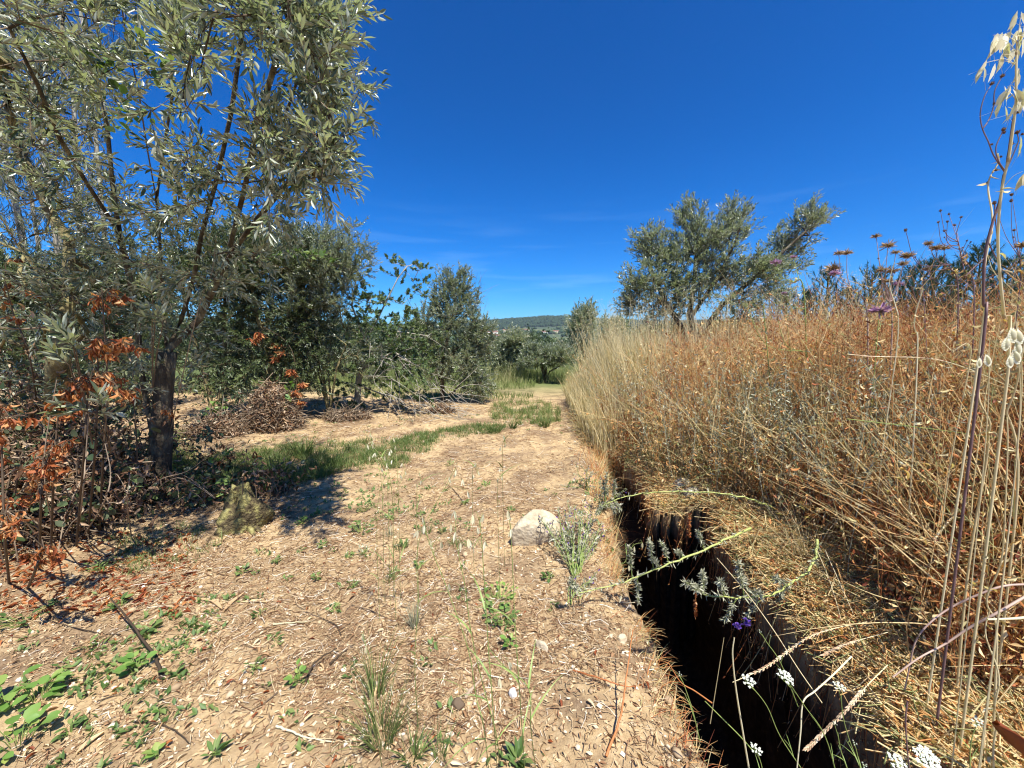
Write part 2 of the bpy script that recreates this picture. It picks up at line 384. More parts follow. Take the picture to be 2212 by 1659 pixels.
def soil_material():
    m = bpy.data.materials.new('sandy_soil'); m.use_nodes = True; nt = m.node_tree; b = nt.nodes['Principled BSDF']; l = nt.links.new
    t = nt.nodes.new('ShaderNodeTexCoord')
    def noise(scale, detail=6, rough=.6, dist=0):
        n = nt.nodes.new('ShaderNodeTexNoise'); n.inputs['Scale'].default_value = scale; n.inputs['Detail'].default_value = detail
        n.inputs['Roughness'].default_value = rough; n.inputs['Distortion'].default_value = dist
        l(t.outputs['Object'], n.inputs['Vector']); return n.outputs['Fac']
    def mix(a, bb, fac):
        n = nt.nodes.new('ShaderNodeMix'); n.data_type = 'RGBA'; l(a, n.inputs['A']); l(bb, n.inputs['B']); l(fac, n.inputs['Factor']); return n.outputs['Result']
    def rmp(stops, fac): r = ramp_node(nt, stops); l(fac, r.inputs['Fac']); return r.outputs['Color']
    sand = rmp([(.25, (.30,.2,.105)), (.5, (.47,.34,.185)), (.75, (.6,.46,.28))], noise(22, 8, .7))
    thatch = rmp([(.3, (.09,.06,.035)), (.5, (.21,.14,.085)), (.72, (.36,.26,.16))], noise(60, 8, .75))
    c = mix(sand, thatch, rmp([(.43, (0,0,0)), (.6, (.9,.9,.9))], noise(1.9, 8, .68, .5)))
    # greener, darker ground far away, in the meadow and the valley
    sx = nt.nodes.new('ShaderNodeSeparateXYZ'); l(t.outputs['Object'], sx.inputs[0])
    mr = nt.nodes.new('ShaderNodeMapRange'); mr.inputs['From Min'].default_value = 9.5; mr.inputs['From Max'].default_value = 13; l(sx.outputs['Y'], mr.inputs['Value'])
    green = rmp([(.35, (.06,.085,.03)), (.55, (.14,.17,.06)), (.7, (.28,.25,.12))], noise(.25, 8, .7))
    c = mix(c, green, mr.outputs[0])
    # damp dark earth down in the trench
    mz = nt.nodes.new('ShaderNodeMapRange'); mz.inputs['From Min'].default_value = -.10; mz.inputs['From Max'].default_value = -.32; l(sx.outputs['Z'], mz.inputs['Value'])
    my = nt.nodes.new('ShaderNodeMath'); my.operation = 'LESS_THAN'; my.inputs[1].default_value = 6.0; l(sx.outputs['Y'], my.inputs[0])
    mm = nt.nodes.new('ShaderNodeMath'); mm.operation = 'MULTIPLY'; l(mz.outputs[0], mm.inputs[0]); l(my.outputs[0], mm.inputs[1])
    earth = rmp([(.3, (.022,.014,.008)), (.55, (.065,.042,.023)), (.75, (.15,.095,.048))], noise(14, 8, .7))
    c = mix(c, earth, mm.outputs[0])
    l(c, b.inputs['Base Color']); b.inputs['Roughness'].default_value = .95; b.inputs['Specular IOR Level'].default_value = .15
    bp = nt.nodes.new('ShaderNodeBump'); bp.inputs['Strength'].default_value = .8; bp.inputs['Distance'].default_value = .012
    l(noise(110, 6, .7), bp.inputs['Height']); l(bp.outputs[0], b.inputs['Normal'])
    return m
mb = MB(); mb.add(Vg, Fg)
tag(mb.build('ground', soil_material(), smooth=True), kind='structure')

# ------------------------------------------------------------------ far hills across the valley
def ridge(x):
    t = x/1900.0*FPX*2212/1024 + 1106                # a photograph column, only used to read the skyline off
    v = np.interp(t, [-200, 300, 600, 880, 1040, 1100, 1180, 1230, 1300, 1400, 1500, 1650, 1900, 2400], [716, 712, 712, 706, 700, 695, 689, 690, 696, 700, 698, 700, 703, 708])
    return (731-v)*1024/2212/FPX*1900 + 2
def Hh(x, y):
    x = np.asarray(x, float); y = np.asarray(y, float)
    r = ridge(x) + 1.55
    f = .42*sstep(600, 1300, y) + .58*sstep(1250, 1900, y)
    z = -34 + (r+34)*f + 5*fbm(x/130, y/130, 4)*sstep(700, 1000, y)*(1-.5*sstep(1500, 1900, y))
    return z - 60*sstep(2000, 2900, y)
hx = np.linspace(-3800, 3800, 360); hy = np.concatenate([np.linspace(560, 2000, 110), np.linspace(2030, 3000, 16)])
HX, HY = np.meshgrid(hx, hy); HZ = Hh(HX, HY)
ny, nx = HX.shape; ii = (np.arange(ny-1)*nx)[:, None] + np.arange(nx-1)[None]
mb = MB(); mb.add(np.stack([HX, HY, HZ], -1).reshape(-1, 3), np.stack([ii, ii+1, ii+nx+1, ii+nx], -1).reshape(-1, 4))
hm = mat_surf('hill_ground', [(.35, (.035,.055,.03)), (.52, (.07,.095,.045)), (.62, (.15,.16,.08)), (.72, (.34,.27,.18))], .006, 1, 0, .05)
tag(mb.build('hills', hm, smooth=True), kind='structure')

# low-poly crowns for woods too far to tell the trees apart
def ico():
    g = (1+5**.5)/2
    v = nrm(A([[-1,g,0],[1,g,0],[-1,-g,0],[1,-g,0],[0,-1,g],[0,1,g],[0,-1,-g],[0,1,-g],[g,0,-1],[g,0,1],[-g,0,-1],[-g,0,1]]))
    f = A([[0,11,5],[0,5,1],[0,1,7],[0,7,10],[0,10,11],[1,5,9],[5,11,4],[11,10,2],[10,7,6],[7,1,8],[3,9,4],[3,4,2],[3,2,6],[3,6,8],[3,8,9],[4,9,5],[2,4,11],[6,2,10],[8,6,7],[9,8,1]])
    return v, f
ICO = ico()
def ico2():
    v, f = ICO; v = list(map(tuple, v)); nf = []; c = {}
    def mid(a, b):
        k = (min(a, b), max(a, b))
        if k not in c:
            c[k] = len(v); v.append(tuple(nrm((A(v[a])+A(v[b]))/2)))
        return c[k]
    for a, b, d in f:
        x, y, z = mid(a, b), mid(b, d), mid(d, a); nf += [[a, x, z], [b, y, x], [d, z, y], [x, y, z]]
    return A(v), A(nf)
ICO2 = ico2()
def blob_mesh(mb, P, S, rnd, T=ICO, rough=.35):
    N = len(P); tv, tf = T
    az = U(0, 6.28, N); c, s = np.cos(az), np.sin(az); z0 = np.zeros(N); o1 = np.ones(N)
    R = np.stack([np.stack([c, -s, z0], -1), np.stack([s, c, z0], -1), np.stack([z0, z0, o1], -1)], 1)
    V = tv[None]*(1 + rough*rng.normal(size=(N, len(tv), 1)).clip(-1.5, 1.5)*.5)
    V = np.einsum('nij,nkj->nki', R, V*S[:, None, :]) + P[:, None]
    F = (tf[None] + (np.arange(N)*len(tv))[:, None, None]).reshape(-1, 3)
    mb.add(V.reshape(-1, 3), F, np.repeat(rnd, len(tv)))
M['far_tree'] = mat_plant('far_foliage', [(0, (.018,.034,.016)), (.5, (.035,.06,.026)), (.85, (.07,.10,.04)), (1, (.12,.15,.06))], .9, 0, None, .1)
reseed(21)
mb = MB()
n = 30000
x = U(-1900, 1700, n); y = 600 + 1340*rng.random(n)**.8
woods = np.where(y > 1480, 1.0, np.clip(.5 + 1.6*fbm(x/160, y/160, 3), 0.04, 1))
k = rng.random(n) < woods; x, y = x[k], y[k]
s = U(4.5, 9, len(x)); up = np.where(y > 1450, 1.1, .8)
blob_mesh(mb, np.stack([x, y, Hh(x, y) + s*.4], -1), np.stack([s, s, s*up], -1), np.where(y > 1450, U(0, .45, len(x)), U(.1, 1, len(x))))
n = 900; x = U(-1500, 1500, n); y = U(1860, 1960, n); s = U(3, 6.5, n)    # trees on the skyline
blob_mesh(mb, np.stack([x, y, Hh(x, y) + s*.5], -1), np.stack([s*.8, s*.8, s*1.2], -1), U(0, .4, n))
tag(mb.build('hill_woods', M['far_tree']), 'dark pine and eucalyptus woods covering the far ridge', kind='stuff')
mb = MB(); n = 9000
y = 190 + 430*rng.random(n)**1.2; x = (rng.random(n)-.5)*y*3.0
k = rng.random(n) < np.clip(.6+1.5*fbm(x/50, y/50, 3), .05, 1); x, y = x[k], y[k]
s = U(1.5, 3.4, len(x))
blob_mesh(mb, np.stack([x, y, H(x, y) + s*.6], -1), np.stack([s, s, s*.9], -1), U(.1, 1, len(x)), ICO2, .38)
n = 420; y = 48+150*rng.random(n); x = (rng.random(n)-.5)*y*2.7; s = U(1.2, 2.9, n)      # the nearer crowns show their leaves
q = 330; d = nrm(rng.normal(size=(n, q, 3))); d = d*(.55+.5*rng.random((n, q, 1))*(1+.5*np.sin(d[..., :1]*7+x[:, None, None])))
P = np.stack([x, y, H(x, y)+s*.75], -1)[:, None]+d*s[:, None, None]
k = np.repeat(s*.13, q); scatter(mb, LEAF, P.reshape(-1, 3), frames(rng.normal(size=(n*q, 3))), np.stack([k*.8, k*1.3, k], -1), np.clip(np.repeat(U(0, .9, n), q)+U(-.1, .3, n*q), 0, 1))
tag(mb.build('valley_woods', M['far_tree']), 'mixed trees and scrub filling the valley below the ridge', kind='stuff')

# ------------------------------------------------------------------ village on the far slope
M['plaster'] = mat_surf('white_plaster', [(.3, (.62,.6,.55)), (.7, (.8,.78,.74))], 2, .9, 0, 5)
M['cream_plaster'] = mat_surf('cream_plaster', [(.3, (.5,.42,.3)), (.7, (.62,.54,.4))], 2, .9, 0, 5)
M['rooftile'] = mat_surf('red_roof_tile', [(.3, (.3,.12,.07)), (.7, (.5,.24,.15))], 3, .9, 0, 5)
M['pane'] = mat_surf('dark_window', [(.3, (.02,.02,.025)), (.7, (.05,.05,.06))], 2, .3, 0, 5, .5)
def box(mb, c, s, rnd=.5, rz=0):
    v = A([[x, y, z] for x in (-.5, .5) for y in (-.5, .5) for z in (-.5, .5)])*s
    ca, sa = math.cos(rz), math.sin(rz); v = np.stack([v[:, 0]*ca - v[:, 1]*sa, v[:, 0]*sa + v[:, 1]*ca, v[:, 2]], -1)
    mb.add(v + A(c), A([[0,1,3,2],[4,6,7,5],[0,4,5,1],[2,3,7,6],[0,2,6,4],[1,5,7,3]]), rnd)
def house(u, v, Y, wd, ht, dp, label, wallm='plaster', cat='house', nwin=4, rows=1, rz=0.0):
    p = at(u, v, Y); z0 = float(Hh(p[0], Y)); 
    ht2 = max(ht, p[2]-z0+ht*.4) if p[2] > z0 else ht
    o = empty('village_house', (p[0], Y, z0))
    m = MB(); box(m, (p[0], Y, z0+ht2/2-2), (wd, dp, ht2+4)); m.build('wall', M[wallm], o)
    zt = z0+ht2; rh = dp*.22; a, b = wd/2+.6, dp/2+.6
    m = MB(); vv = A([[-a,-b,0],[a,-b,0],[a,b,0],[-a,b,0],[-a,0,rh],[a,0,rh],[-a,-b,.3],[a,-b,.3]]) + A([p[0], Y, zt])
    m.add(vv, A([[0,1,5,4],[2,3,4,5],[0,3,2,1]])); m.add(vv, A([[1,2,5],[3,0,4]])); m.build('roof', M['rooftile'], o)
    for r in range(rows):
        for k in range(nwin):
            m = MB(); box(m, (p[0]-wd/2+wd*(k+.5)/nwin, Y-dp/2-.05, z0+ht2*(r+.55)/rows), (wd/nwin*.32, .1, ht2/rows*.38)); m.build('window', M['pane'], o)
    return tag(o, label, cat, 'village houses on the far slope')
def Zb(zx, zy):   # reading a point off the enlargement of the village
    return ((1600+zx*.3617)/1.8228, (1150+zy*.3617)/1.8228)
hs_ = [
 (990,500,1080,22,5,12,'long white two-storey building in the front row of the village','plaster',5,1),
 (1070,512,1070,30,4,10,'low wide white building with red roof at the village bottom','plaster',6,1),
 (968,447,1150,14,10,11,'tall white village house standing highest on the left','plaster',3,2),
 (935,458,1140,16,5,10,'white house left of the tall one','plaster',3,1),
 (1055,480,1110,18,5,10,'white house directly behind the long low buildings','plaster',3,1),
 (1085,420,1230,16,5,10,'pale house up the slope beside the sandy field','cream_plaster',3,1),
 (1120,445,1200,13,6,10,'cream house in the middle of the upper village','cream_plaster',2,1),
 (1150,440,1210,14,5,10,'pale house right of the cream one, under the wood','plaster',3,1),
 (1150,478,1150,12,4,9,'small pale house at the right end of the village','plaster',2,1),
 (1222,438,1220,16,6,10,'cream house standing alone between trees','cream_plaster',3,1),
 (1300,415,1280,20,5,10,'low cream building by the bare earth terrace','cream_plaster',4,1),
 (1500,438,1220,17,5,10,'white house among fields right of the village','plaster',3,1),
 (1615,430,1230,26,3.5,8,'long low pale building at the far right of the slope','cream_plaster',5,1),
 (1605,610,700,13,4.5,9,'lone white house low in the valley','plaster',3,1),
 (870,440,1180,18,5,10,'white house at the left end of the village, behind the olive crown','plaster',3,1),
 (810,430,1190,14,5,9,'pale house half hidden by the small olive tree','cream_plaster',3,1),
]
for (zx, zy, Y, wd, ht, dp, lab, wm, nw, rows) in hs_:
    u, v = Zb(zx, zy); house(u, v, Y, wd*1.15, ht*1.1, dp, lab, wm, 'house', nw, rows)
# utility pole seen over the left ridge
p = at(882, 722, 160); z0 = float(H(p[0], 160)); top = at(881, 708, 160)[2]
o = empty('utility_pole', (p[0], 160, z0)); m = MB(); tube(m, [(p[0],160,z0),(p[0],160,top)], [.28,.2], 6); m.build('pole', M['twig'], o)
m = MB(); tube(m, [(p[0]-1.6,160,top-.8),(p[0]+1.6,160,top-.8)], [.12,.12], 5); m.build('crossarm', M['twig'], o)
tag(o, 'wooden utility pole on the skyline left of the small olive tree', 'pole')
# ------------------------------------------------------------------ trees
def in_lobes(lobes, shell=.35):
    out = []
    for (c, r, n) in lobes:
        d = nrm(rng.normal(size=(n, 3))); q = rng.random(n)**(shell)
        out.append(A(c) + d*q[:, None]*A(r))
    return np.concatenate(out)
def grow(trunks, targets, step=.16, wob=.12, reach_pen=.0):
    """trunks: list of (points, parent trunk index or None). Every target is joined to the nearest wood."""
    N = []; PA = []; tr = []
    for pts, par in trunks:
        pts = A(pts, float); seg = []
        for a, b in zip(pts[:-1], pts[1:]):
            n = max(1, int(np.linalg.norm(b-a)/step)); 
            for k in range(n): seg.append(a+(b-a)*k/n)
        seg.append(pts[-1]); idx = []
        if par is None: prev = -1
        else:
            cand = tr[par]; prev = cand[int(np.argmin([np.linalg.norm(N[c]-seg[0]) for c in cand]))]
        for s in seg:
            N.append(s); PA.append(prev); prev = len(N)-1; idx.append(prev)
        tr.append(idx)
    ntrunk = len(N)
    cap = len(N) + len(targets)*40
    buf = np.zeros((cap, 3)); buf[:len(N)] = A(N); n = len(N); PA = list(PA)
    base = buf[0]
    dist0 = A([np.min(np.linalg.norm(buf[:ntrunk]-t, axis=1)) for t in targets])
    tips = []
    for ti in np.argsort(dist0):
        t = targets[ti]; d = np.linalg.norm(buf[:n]-t, axis=1) + reach_pen*np.maximum(buf[:n, 2]-t[2]+.05, 0)
        j = int(np.argmin(d)); a = buf[j].copy(); L = np.linalg.norm(t-a); m = max(1, int(L/step))
        if n + m >= cap: break
        off = rng.normal(size=3)*wob*L*.5
        prev = j
        for k in range(1, m+1):
            f = k/m; q = a+(t-a)*f + off*math.sin(math.pi*f) + A([0, 0, -.10*L*math.sin(math.pi*f)*.6])
            buf[n] = q; PA.append(prev); prev = n; n += 1
        tips.append(prev)
    return buf[:n], A(PA), A(tips), tr
def wood(mb_big, mb_small, nodes, par, tips, ntr, limb, r_base, r_twig=.003, ex=.42, thin=.012, mat_small=0, sides=6, rnd=.5):
    n = len(nodes); cnt = np.zeros(n); cnt[tips] = 1
    for i in range(n-1, 0, -1):
        if par[i] >= 0: cnt[par[i]] += cnt[i]
    cnt = np.maximum(cnt, .6); tot = cnt[0]
    e = math.log(r_base/r_twig)/math.log(max(tot, 2))
    r = r_twig*cnt**e
    r[ntr:] *= limb
    ch = [[] for _ in range(n)]
    for i in range(1, n):
        if par[i] >= 0: ch[par[i]].append(i)
    groups = {}
    starts = [i for i in range(n) if par[i] < 0]
    for s in starts:
        stack = [(s, [])]
        while stack:
            i, pre = stack.pop(); chain = list(pre) + [i]
            while ch[i]:
                c = sorted(ch[i], key=lambda q: -cnt[q])
                for o in c[1:]: stack.append((o, [i]))
                i = c[0]; chain.append(i)
            if len(chain) > 1:
                P = nodes[chain]; R = r[chain].copy()
                if pre: R[0] = R[1]*1.15
                groups.setdefault(len(chain), []).append((P, R))
    for k, lst in groups.items():
        P = A([a for a, _ in lst]); R = A([b for _, b in lst])
        big = R.max(1) > thin
        if big.any(): tubes(mb_big, P[big], R[big], sides, .5)
        if (~big).any(): tubes(mb_small, P[~big], R[~big], 3, U(.2, .8, int((~big).sum())), mat_small)
    return r
def sprays(mb, P, D, L, nleaf, T, ll, lw, open_=.75, droop=0.0, leafmat=0, twigmat=1, twig_r=.0022, up=.6, rnd=None, curve=.25, lv=.3, tipc=True):
    """leafy twigs: P start points, D directions, L lengths"""
    N = len(P); D = nrm(D); s = np.linspace(0, 1, 4)
    bend = nrm(rng.normal(size=(N, 3)))*curve + A([0, 0, -droop])
    C = P[:, None] + D[:, None]*(L[:, None]*s[None])[..., None] + bend[:, None]*(L[:, None]*s[None]**2)[..., None]*.6
    tubes(mb, C, np.broadcast_to(twig_r*(1-.6*s), (N, 4)), 3, U(.2, .9, N), twigmat)
    t = (np.arange(nleaf)+.6)/nleaf; t = t[None] + U(-.04, .04, (N, nleaf)); t = np.clip(t*.88+.1, 0, 1)
    pos = P[:, None] + D[:, None]*(L[:, None]*t)[..., None] + bend[:, None]*(L[:, None]*t**2)[..., None]*.6
    tan = nrm(D[:, None] + bend[:, None]*(2*t)[..., None]*.6)
    ref = nrm(np.cross(tan, A([0, 0, 1.]) + .2*rng.normal(size=(N, 1, 3))))
    up_ = np.cross(ref, tan)
    ang = (np.arange(nleaf) % 2)*np.pi + (np.arange(nleaf)//2 % 2)*np.pi*.42 + 0.
    ang = ang[None] + U(-.6, .6, (N, nleaf))
    side = ref*np.cos(ang)[..., None] + up_*np.sin(ang)[..., None]
    o = open_*(1-.45*t)[..., None]*U(.7, 1.3, (N, nleaf, 1))
    dr = nrm(tan*np.cos(o) + side*np.sin(o) + A([0, 0, -droop*.8]))
    k = N*nleaf; pos = pos.reshape(-1, 3); dr = dr.reshape(-1, 3)
    hint = nrm(A([0, 0, up]) + rng.normal(size=(k, 3))*.55)
    ln = ll*U(1-lv, 1+lv, k); wd = lw*U(.75, 1.2, k)
    r = rng.random(k) if rnd is None else np.clip(np.repeat(rnd, nleaf)+U(-.2, .2, k), 0, 1)
    scatter(mb, T, pos, frames(dr, hint), np.stack([wd, ln, ln*.9], -1), r, leafmat)

def make_tree(name, label, cat, base, trunks, targets, leafmat, T=LANCE, ll=.05, lw=.012, nleaf=14, sl=.16, r_base=.1, bark='bark',
              group=None, per=2, step=.16, droop=0.0, wob=.12, open_=.8, outward=.5, upb=.4, thin=.012, twigmat='twig', center=None, rnd_by=None, sides=7, twig_r=.0022, r_twig=.003, extra=None, up=.6, limb=.85):
    nodes, par, tips, tr = grow(trunks, targets, step, wob)
    o = empty(name, base)
    tm, cm = MB(), MB()
    wood(tm, cm, nodes, par, tips, len(tr[0]), limb, r_base, r_twig, thin=thin, mat_small=1, sides=sides)
    tip = nodes[tips]; pd = nrm(tip - nodes[par[tips]])
    c = tip.mean(0) if center is None else A(center)
    P = np.repeat(tip, per, 0); dirs = np.repeat(pd, per, 0)*.7 + nrm(P-c)*outward + A([0, 0, upb]) + rng.normal(size=P.shape)*.5
    # half of the twigs start a little back along the wood
    pp = nodes[par[tips]]; pp = np.repeat(pp, per, 0); f = rng.random(len(P))[:, None]*(np.arange(len(P)) % per > 0)[:, None]
    P = P*(1-f)+pp*f
    cl = None
    if rnd_by: cl = np.clip(.45 + rnd_by*fbm(P[:, 0]*1.7+P[:, 2]*1.3, P[:, 1]*1.7-P[:, 2], 3) + U(-.1, .1, len(P)), 0, 1)
    sprays(cm, P, dirs, sl*U(.6, 1.3, len(P)), nleaf, T, ll, lw, open_, droop, 0, 1, rnd=cl, twig_r=twig_r, up=up)
    if extra: extra(cm, tm, nodes, tips)
    tm.build('trunk', M[bark], o, smooth=True)
    cm.build('crown', [M[leafmat], M[twigmat]], o)
    return tag(o, label, cat, group)
def Z1(x, y): return (x*.372, y*.372)
def path3(pts, Y):
    """pts read off the photograph, each at its own depth (Y a number or a list)"""
    Ys = [Y]*len(pts) if np.isscalar(Y) else Y
    return [at(u, v, y) for (u, v), y in zip(pts, Ys)]
def vol(n, umin, umax, vmin, vmax, Y0, Y1, keep=None):
    """n points in the block of air seen between these bounds, Y0..Y1 metres away"""
    out = []
    while len(out) < n:
        u, v, y = random.uniform(umin, umax), random.uniform(vmin, vmax), random.uniform(Y0, Y1)
        if keep is None or keep(u, v, y): out.append(at(u, v, y))
    return A(out)
def inside(poly):
    poly = A(poly, float)
    def f(u, v, y=0):
        x1, y1 = poly[:, 0], poly[:, 1]; x2, y2 = np.roll(x1, -1), np.roll(y1, -1)
        with np.errstate(divide='ignore', invalid='ignore'):
            c = ((y1 > v) != (y2 > v)) & (u < (x2-x1)*(v-y1)/(y2-y1)+x1)
        return bool(c.sum() % 2)
    return f

# --- the big olive on the left, multi-stemmed above a lichened trunk
reseed(101)
b0 = on_ground(340, 1078); b0[2] -= .05
Yt = b0[1]
T0 = [b0, at(346, 980, Yt), at(350, 880, Yt), at(356, 800, Yt), at(360, 760, Yt)]
limbs = [
 (T0, None),
 ([T0[-1]] + path3([(352, 650), (345, 520), (338, 430), (352, 330), (372, 210), (368, 80), (360, -90)], [3.7, 3.6, 3.5, 3.4, 3.3, 3.2, 3.1]), 0),
 (path3([(338, 430), (320, 330), (300, 200), (270, 60), (250, -80)], [3.5, 3.3, 3.1, 2.9, 2.7]), 1),
 ([T0[-1]] + path3([(392, 690), (420, 590), (437, 500), (470, 380), (500, 240), (520, 90), (540, -60)], [3.65, 3.5, 3.4, 3.2, 3.0, 2.9, 2.8]), 0),
 ([T0[-1]] + path3([(430, 690), (490, 560), (539, 495), (614, 402), (655, 365), (700, 330), (745, 325)], [3.65, 3.45, 3.3, 3.1, 3.0, 2.9, 2.8]), 0),
 (path3([(614, 402), (600, 300), (640, 180), (690, 90), (740, 10)], [3.1, 2.9, 2.75, 2.6, 2.5]), 4),
 (path3([(640, 180), (700, 160), (770, 140), (790, 130)], [2.75, 2.75, 2.7, 2.6]), 5),
 (path3([(490, 560), (530, 400), (560, 250), (600, 120), (640, 0), (660, -90)], [3.6, 3.2, 2.9, 2.6, 2.4, 2.3]), 4),
 (path3([(327, 925), (306, 810), (296, 700), (279, 595), (257, 502), (242, 391), (231, 272), (208, 167), (190, 60), (170, -60)], [Yt, 3.6, 3.5, 3.4, 3.3, 3.2, 3.1, 3.0, 2.8, 2.6]), 0),
 (path3([(257, 502), (190, 400), (130, 300), (80, 180), (20, 60)], [3.3, 3.0, 2.7, 2.5, 2.3]), 8),
 (path3([(655, 365), (690, 400), (740, 395)], [3.0, 2.95, 2.9]), 4),
]
crown_poly = inside([(-160, -160), (745, -160), (750, 10), (800, 110), (805, 225), (770, 260), (765, 300), (795, 400), (735, 425), (690, 460), (600, 470), (560, 520), (470, 480), (380, 520), (300, 480), (200, 430), (110, 400), (0, 330), (-160, 300)])
hole = lambda u, v, y: (crown_poly(u, v) and not (740 < u < 830 and 20 < v < 60) and fbm(u/95., v/95.+y*.8, 3) > -.08)
tg = np.concatenate([vol(330, -150, 810, -160, 520, 2.0, 3.6, hole), vol(190, 380, 800, 0, 420, 2.0, 3.1, hole), vol(90, 150, 620, 420, 640, 2.9, 3.6), vol(26, 200, 480, 640, 800, 3.2, 3.8)])
make_tree('olive_tree', 'large olive tree with several stems and pale lichened trunk, nearest on the left', 'tree', b0, limbs, tg,
          'olive', LANCE4, ll=.06, lw=.0165, nleaf=12, sl=.19, r_base=.09, limb=.5, bark='bark', per=3, step=.13, wob=.2, thin=.011, rnd_by=.7, upb=.25, outward=.35)

# --- a second olive leaning in from the left edge
reseed(102)
b = on_ground(95, 1075); b[2] -= .05
lm = [([b] + path3([(120, 900), (128, 760), (100, 650), (75, 577), (37, 528), (0, 465), (-60, 400), (-140, 330)], [b[1], 3.1, 3.1, 3.1, 3.0, 3.0, 2.9, 2.8]), None),
      (path3([(128, 760), (150, 640), (149, 521), (112, 465), (74, 391), (37, 316), (22, 242), (0, 120)], [3.1, 3.2, 3.3, 3.3, 3.3, 3.3, 3.2, 3.1]), 0),
      (path3([(75, 577), (20, 600), (-60, 560)], [3.1, 3.0, 2.9]), 0)]
tg = np.concatenate([vol(150, -150, 200, 0, 700, 2.8, 4.2), vol(110, -150, 330, 560, 860, 2.9, 4.2), vol(80, -420, 220, -380, 100, 1.6, 2.4)])
make_tree('olive_tree', 'dark leaning olive at the left edge with crooked limbs above the brambles', 'tree', b, lm, tg,
          'olive', LANCE4, ll=.052, lw=.012, nleaf=13, sl=.17, r_base=.075, limb=.7, bark='limb', per=3, step=.15, wob=.2, rnd_by=.7)

# --- tall thin eucalyptus behind them
reseed(103)
eu = [(20, 15, .10, 'leftmost slim pale eucalyptus behind the leaning olive'), (78, 17, .12, 'slim eucalyptus with pale stem, second from the left edge'), (112, 19, .08, 'thinnest eucalyptus, between two thicker stems'),
      (165, 16, .13, 'tall eucalyptus with hanging grey foliage, third clump from the left'), (205, 18, .10, 'eucalyptus stem just left of the large olive'), (-60, 14, .12, 'eucalyptus partly outside the left edge'), (260, 23, .11, 'far eucalyptus seen through the large olive')]
for (u, Y, r, lab) in eu:
    c = at(u, 760, Y); b = A([c[0], Y, float(H(c[0], Y))-.05]); hgt = Y*U(1.0, 1.2)
    tp = [b, b+A([U(-.2, .2), 0, hgt*.3]), b+A([U(-.4, .4), U(-.3, .3), hgt*.65]), b+A([U(-.6, .6), 0, hgt])]
    lob = [(b+A([U(-.9, .9), U(-.8, .8), hgt*f]), (1.5, 1.4, hgt*.10), 34) for f in (.28, .4, .52, .64, .76, .88, .98)]
    make_tree('eucalyptus', lab, 'tree', b, [(tp, None)], in_lobes(lob), 'euca', LANCE, ll=.17, lw=.026, nleaf=9, sl=.5, r_base=r, bark='pale_bark', per=2, step=.4,
              droop=.8, wob=.2, group='eucalyptus trees behind the olive', outward=.2, upb=-.5, thin=.02, twig_r=.006, r_twig=.008, rnd_by=.6)

# --- dense shrubs and small trees behind, left of the track
reseed(104)
def bush(name, label, cat, u, vb, top_v, ulo, uhi, depth, n, leafmat, T, ll, lw, nleaf=12, lobes=None, stems=4, r=.05, bark='limb', low=.15, dy=.9, **k):
    """a many-stemmed shrub: crown fills the block of air between ulo..uhi and ground..top_v at this depth"""
    c = at(u, vb, depth); z = float(H(c[0], depth)); b = A([c[0], depth, z-.04])
    xl, xr = at(ulo, vb, depth)[0], at(uhi, vb, depth)[0]; zt = at(u, top_v, depth)[2]
    cx, cz = (xl+xr)/2, z + (zt-z)*.55; rx, rz = (xr-xl)/2, (zt-z)*.47
    L_ = lobes or 11; n = int(n*1.5)
    lob = [((cx+U(-.6, .6)*rx, depth+U(-.5, .5)*dy, cz+[.62, -.6, .45, 0, .6, -.3][_ % 6]*rz+U(-.1, .1)*rz), (rx*U(.38, .6), dy*U(.4, .7), rz*U(.35, .55)), n//L_) for _ in range(L_)]
    tg = in_lobes(lob, .45); tg[:, 2] = np.maximum(tg[:, 2], z+low)
    tr = []
    for s in range(stems):
        e = A([cx+U(-.6, .6)*rx, depth+U(-.4, .4)*dy, cz+U(-.2, .4)*rz]); m_ = b + (e-b)*.5 + A([U(-.1, .1), 0, .12])
        tr.append(([b+A([U(-.08, .08), U(-.08, .08), 0]), m_, e], None if s == 0 else None))
    tr = [tr[0]] + [([b+A([0, 0, .06])]+t[0][1:], 0) for t in tr[1:]]
    return make_tree(name, label, cat, b, tr, tg, leafmat, T, ll, lw, nleaf, r_base=r, bark=bark, rnd_by=k.pop('rnd_by', .7), **k)
bush('evergreen_shrub', 'dense dark evergreen shrub directly right of the large olive trunk', 'shrub', 470, 880, 485, 360, 600, 6.6, 420, 'dark_leaf', LANCE, .065, .022, 12, sl=.2, per=3)
bush('evergreen_shrub', 'dark leafy shrub with dead orange leaves low in it, behind the brush heap', 'shrub', 590, 890, 480, 480, 730, 7.0, 460, 'dark_leaf', LANCE, .065, .02, 12, sl=.2, per=3, stems=5)
bush('olive_shrub', 'broad grey-green olive shrub between dark evergreens and the fig', 'shrub', 710, 885, 488, 580, 840, 7.4, 520, 'olive', LANCE, .06, .016, 13, sl=.24, per=3, stems=5)
bush('evergreen_shrub', 'dark shrub seen behind the big trunk at the left', 'shrub', 300, 880, 560, 180, 400, 7.2, 360, 'dark_leaf', LANCE, .065, .022, 12, sl=.2, per=3)
bush('evergreen_shrub', 'dark shrub deep in shade behind the brambles at the far left', 'shrub', 90, 900, 560, -120, 210, 6.6, 420, 'dark_leaf', LANCE, .07, .024, 12, sl=.22, per=3)
bush('olive_shrub', 'tall olive shrub standing behind the dark evergreens', 'shrub', 600, 850, 520, 420, 780, 9.5, 360, 'olive', LANCE, .07, .018, 12, sl=.28, per=3, dy=1.4)
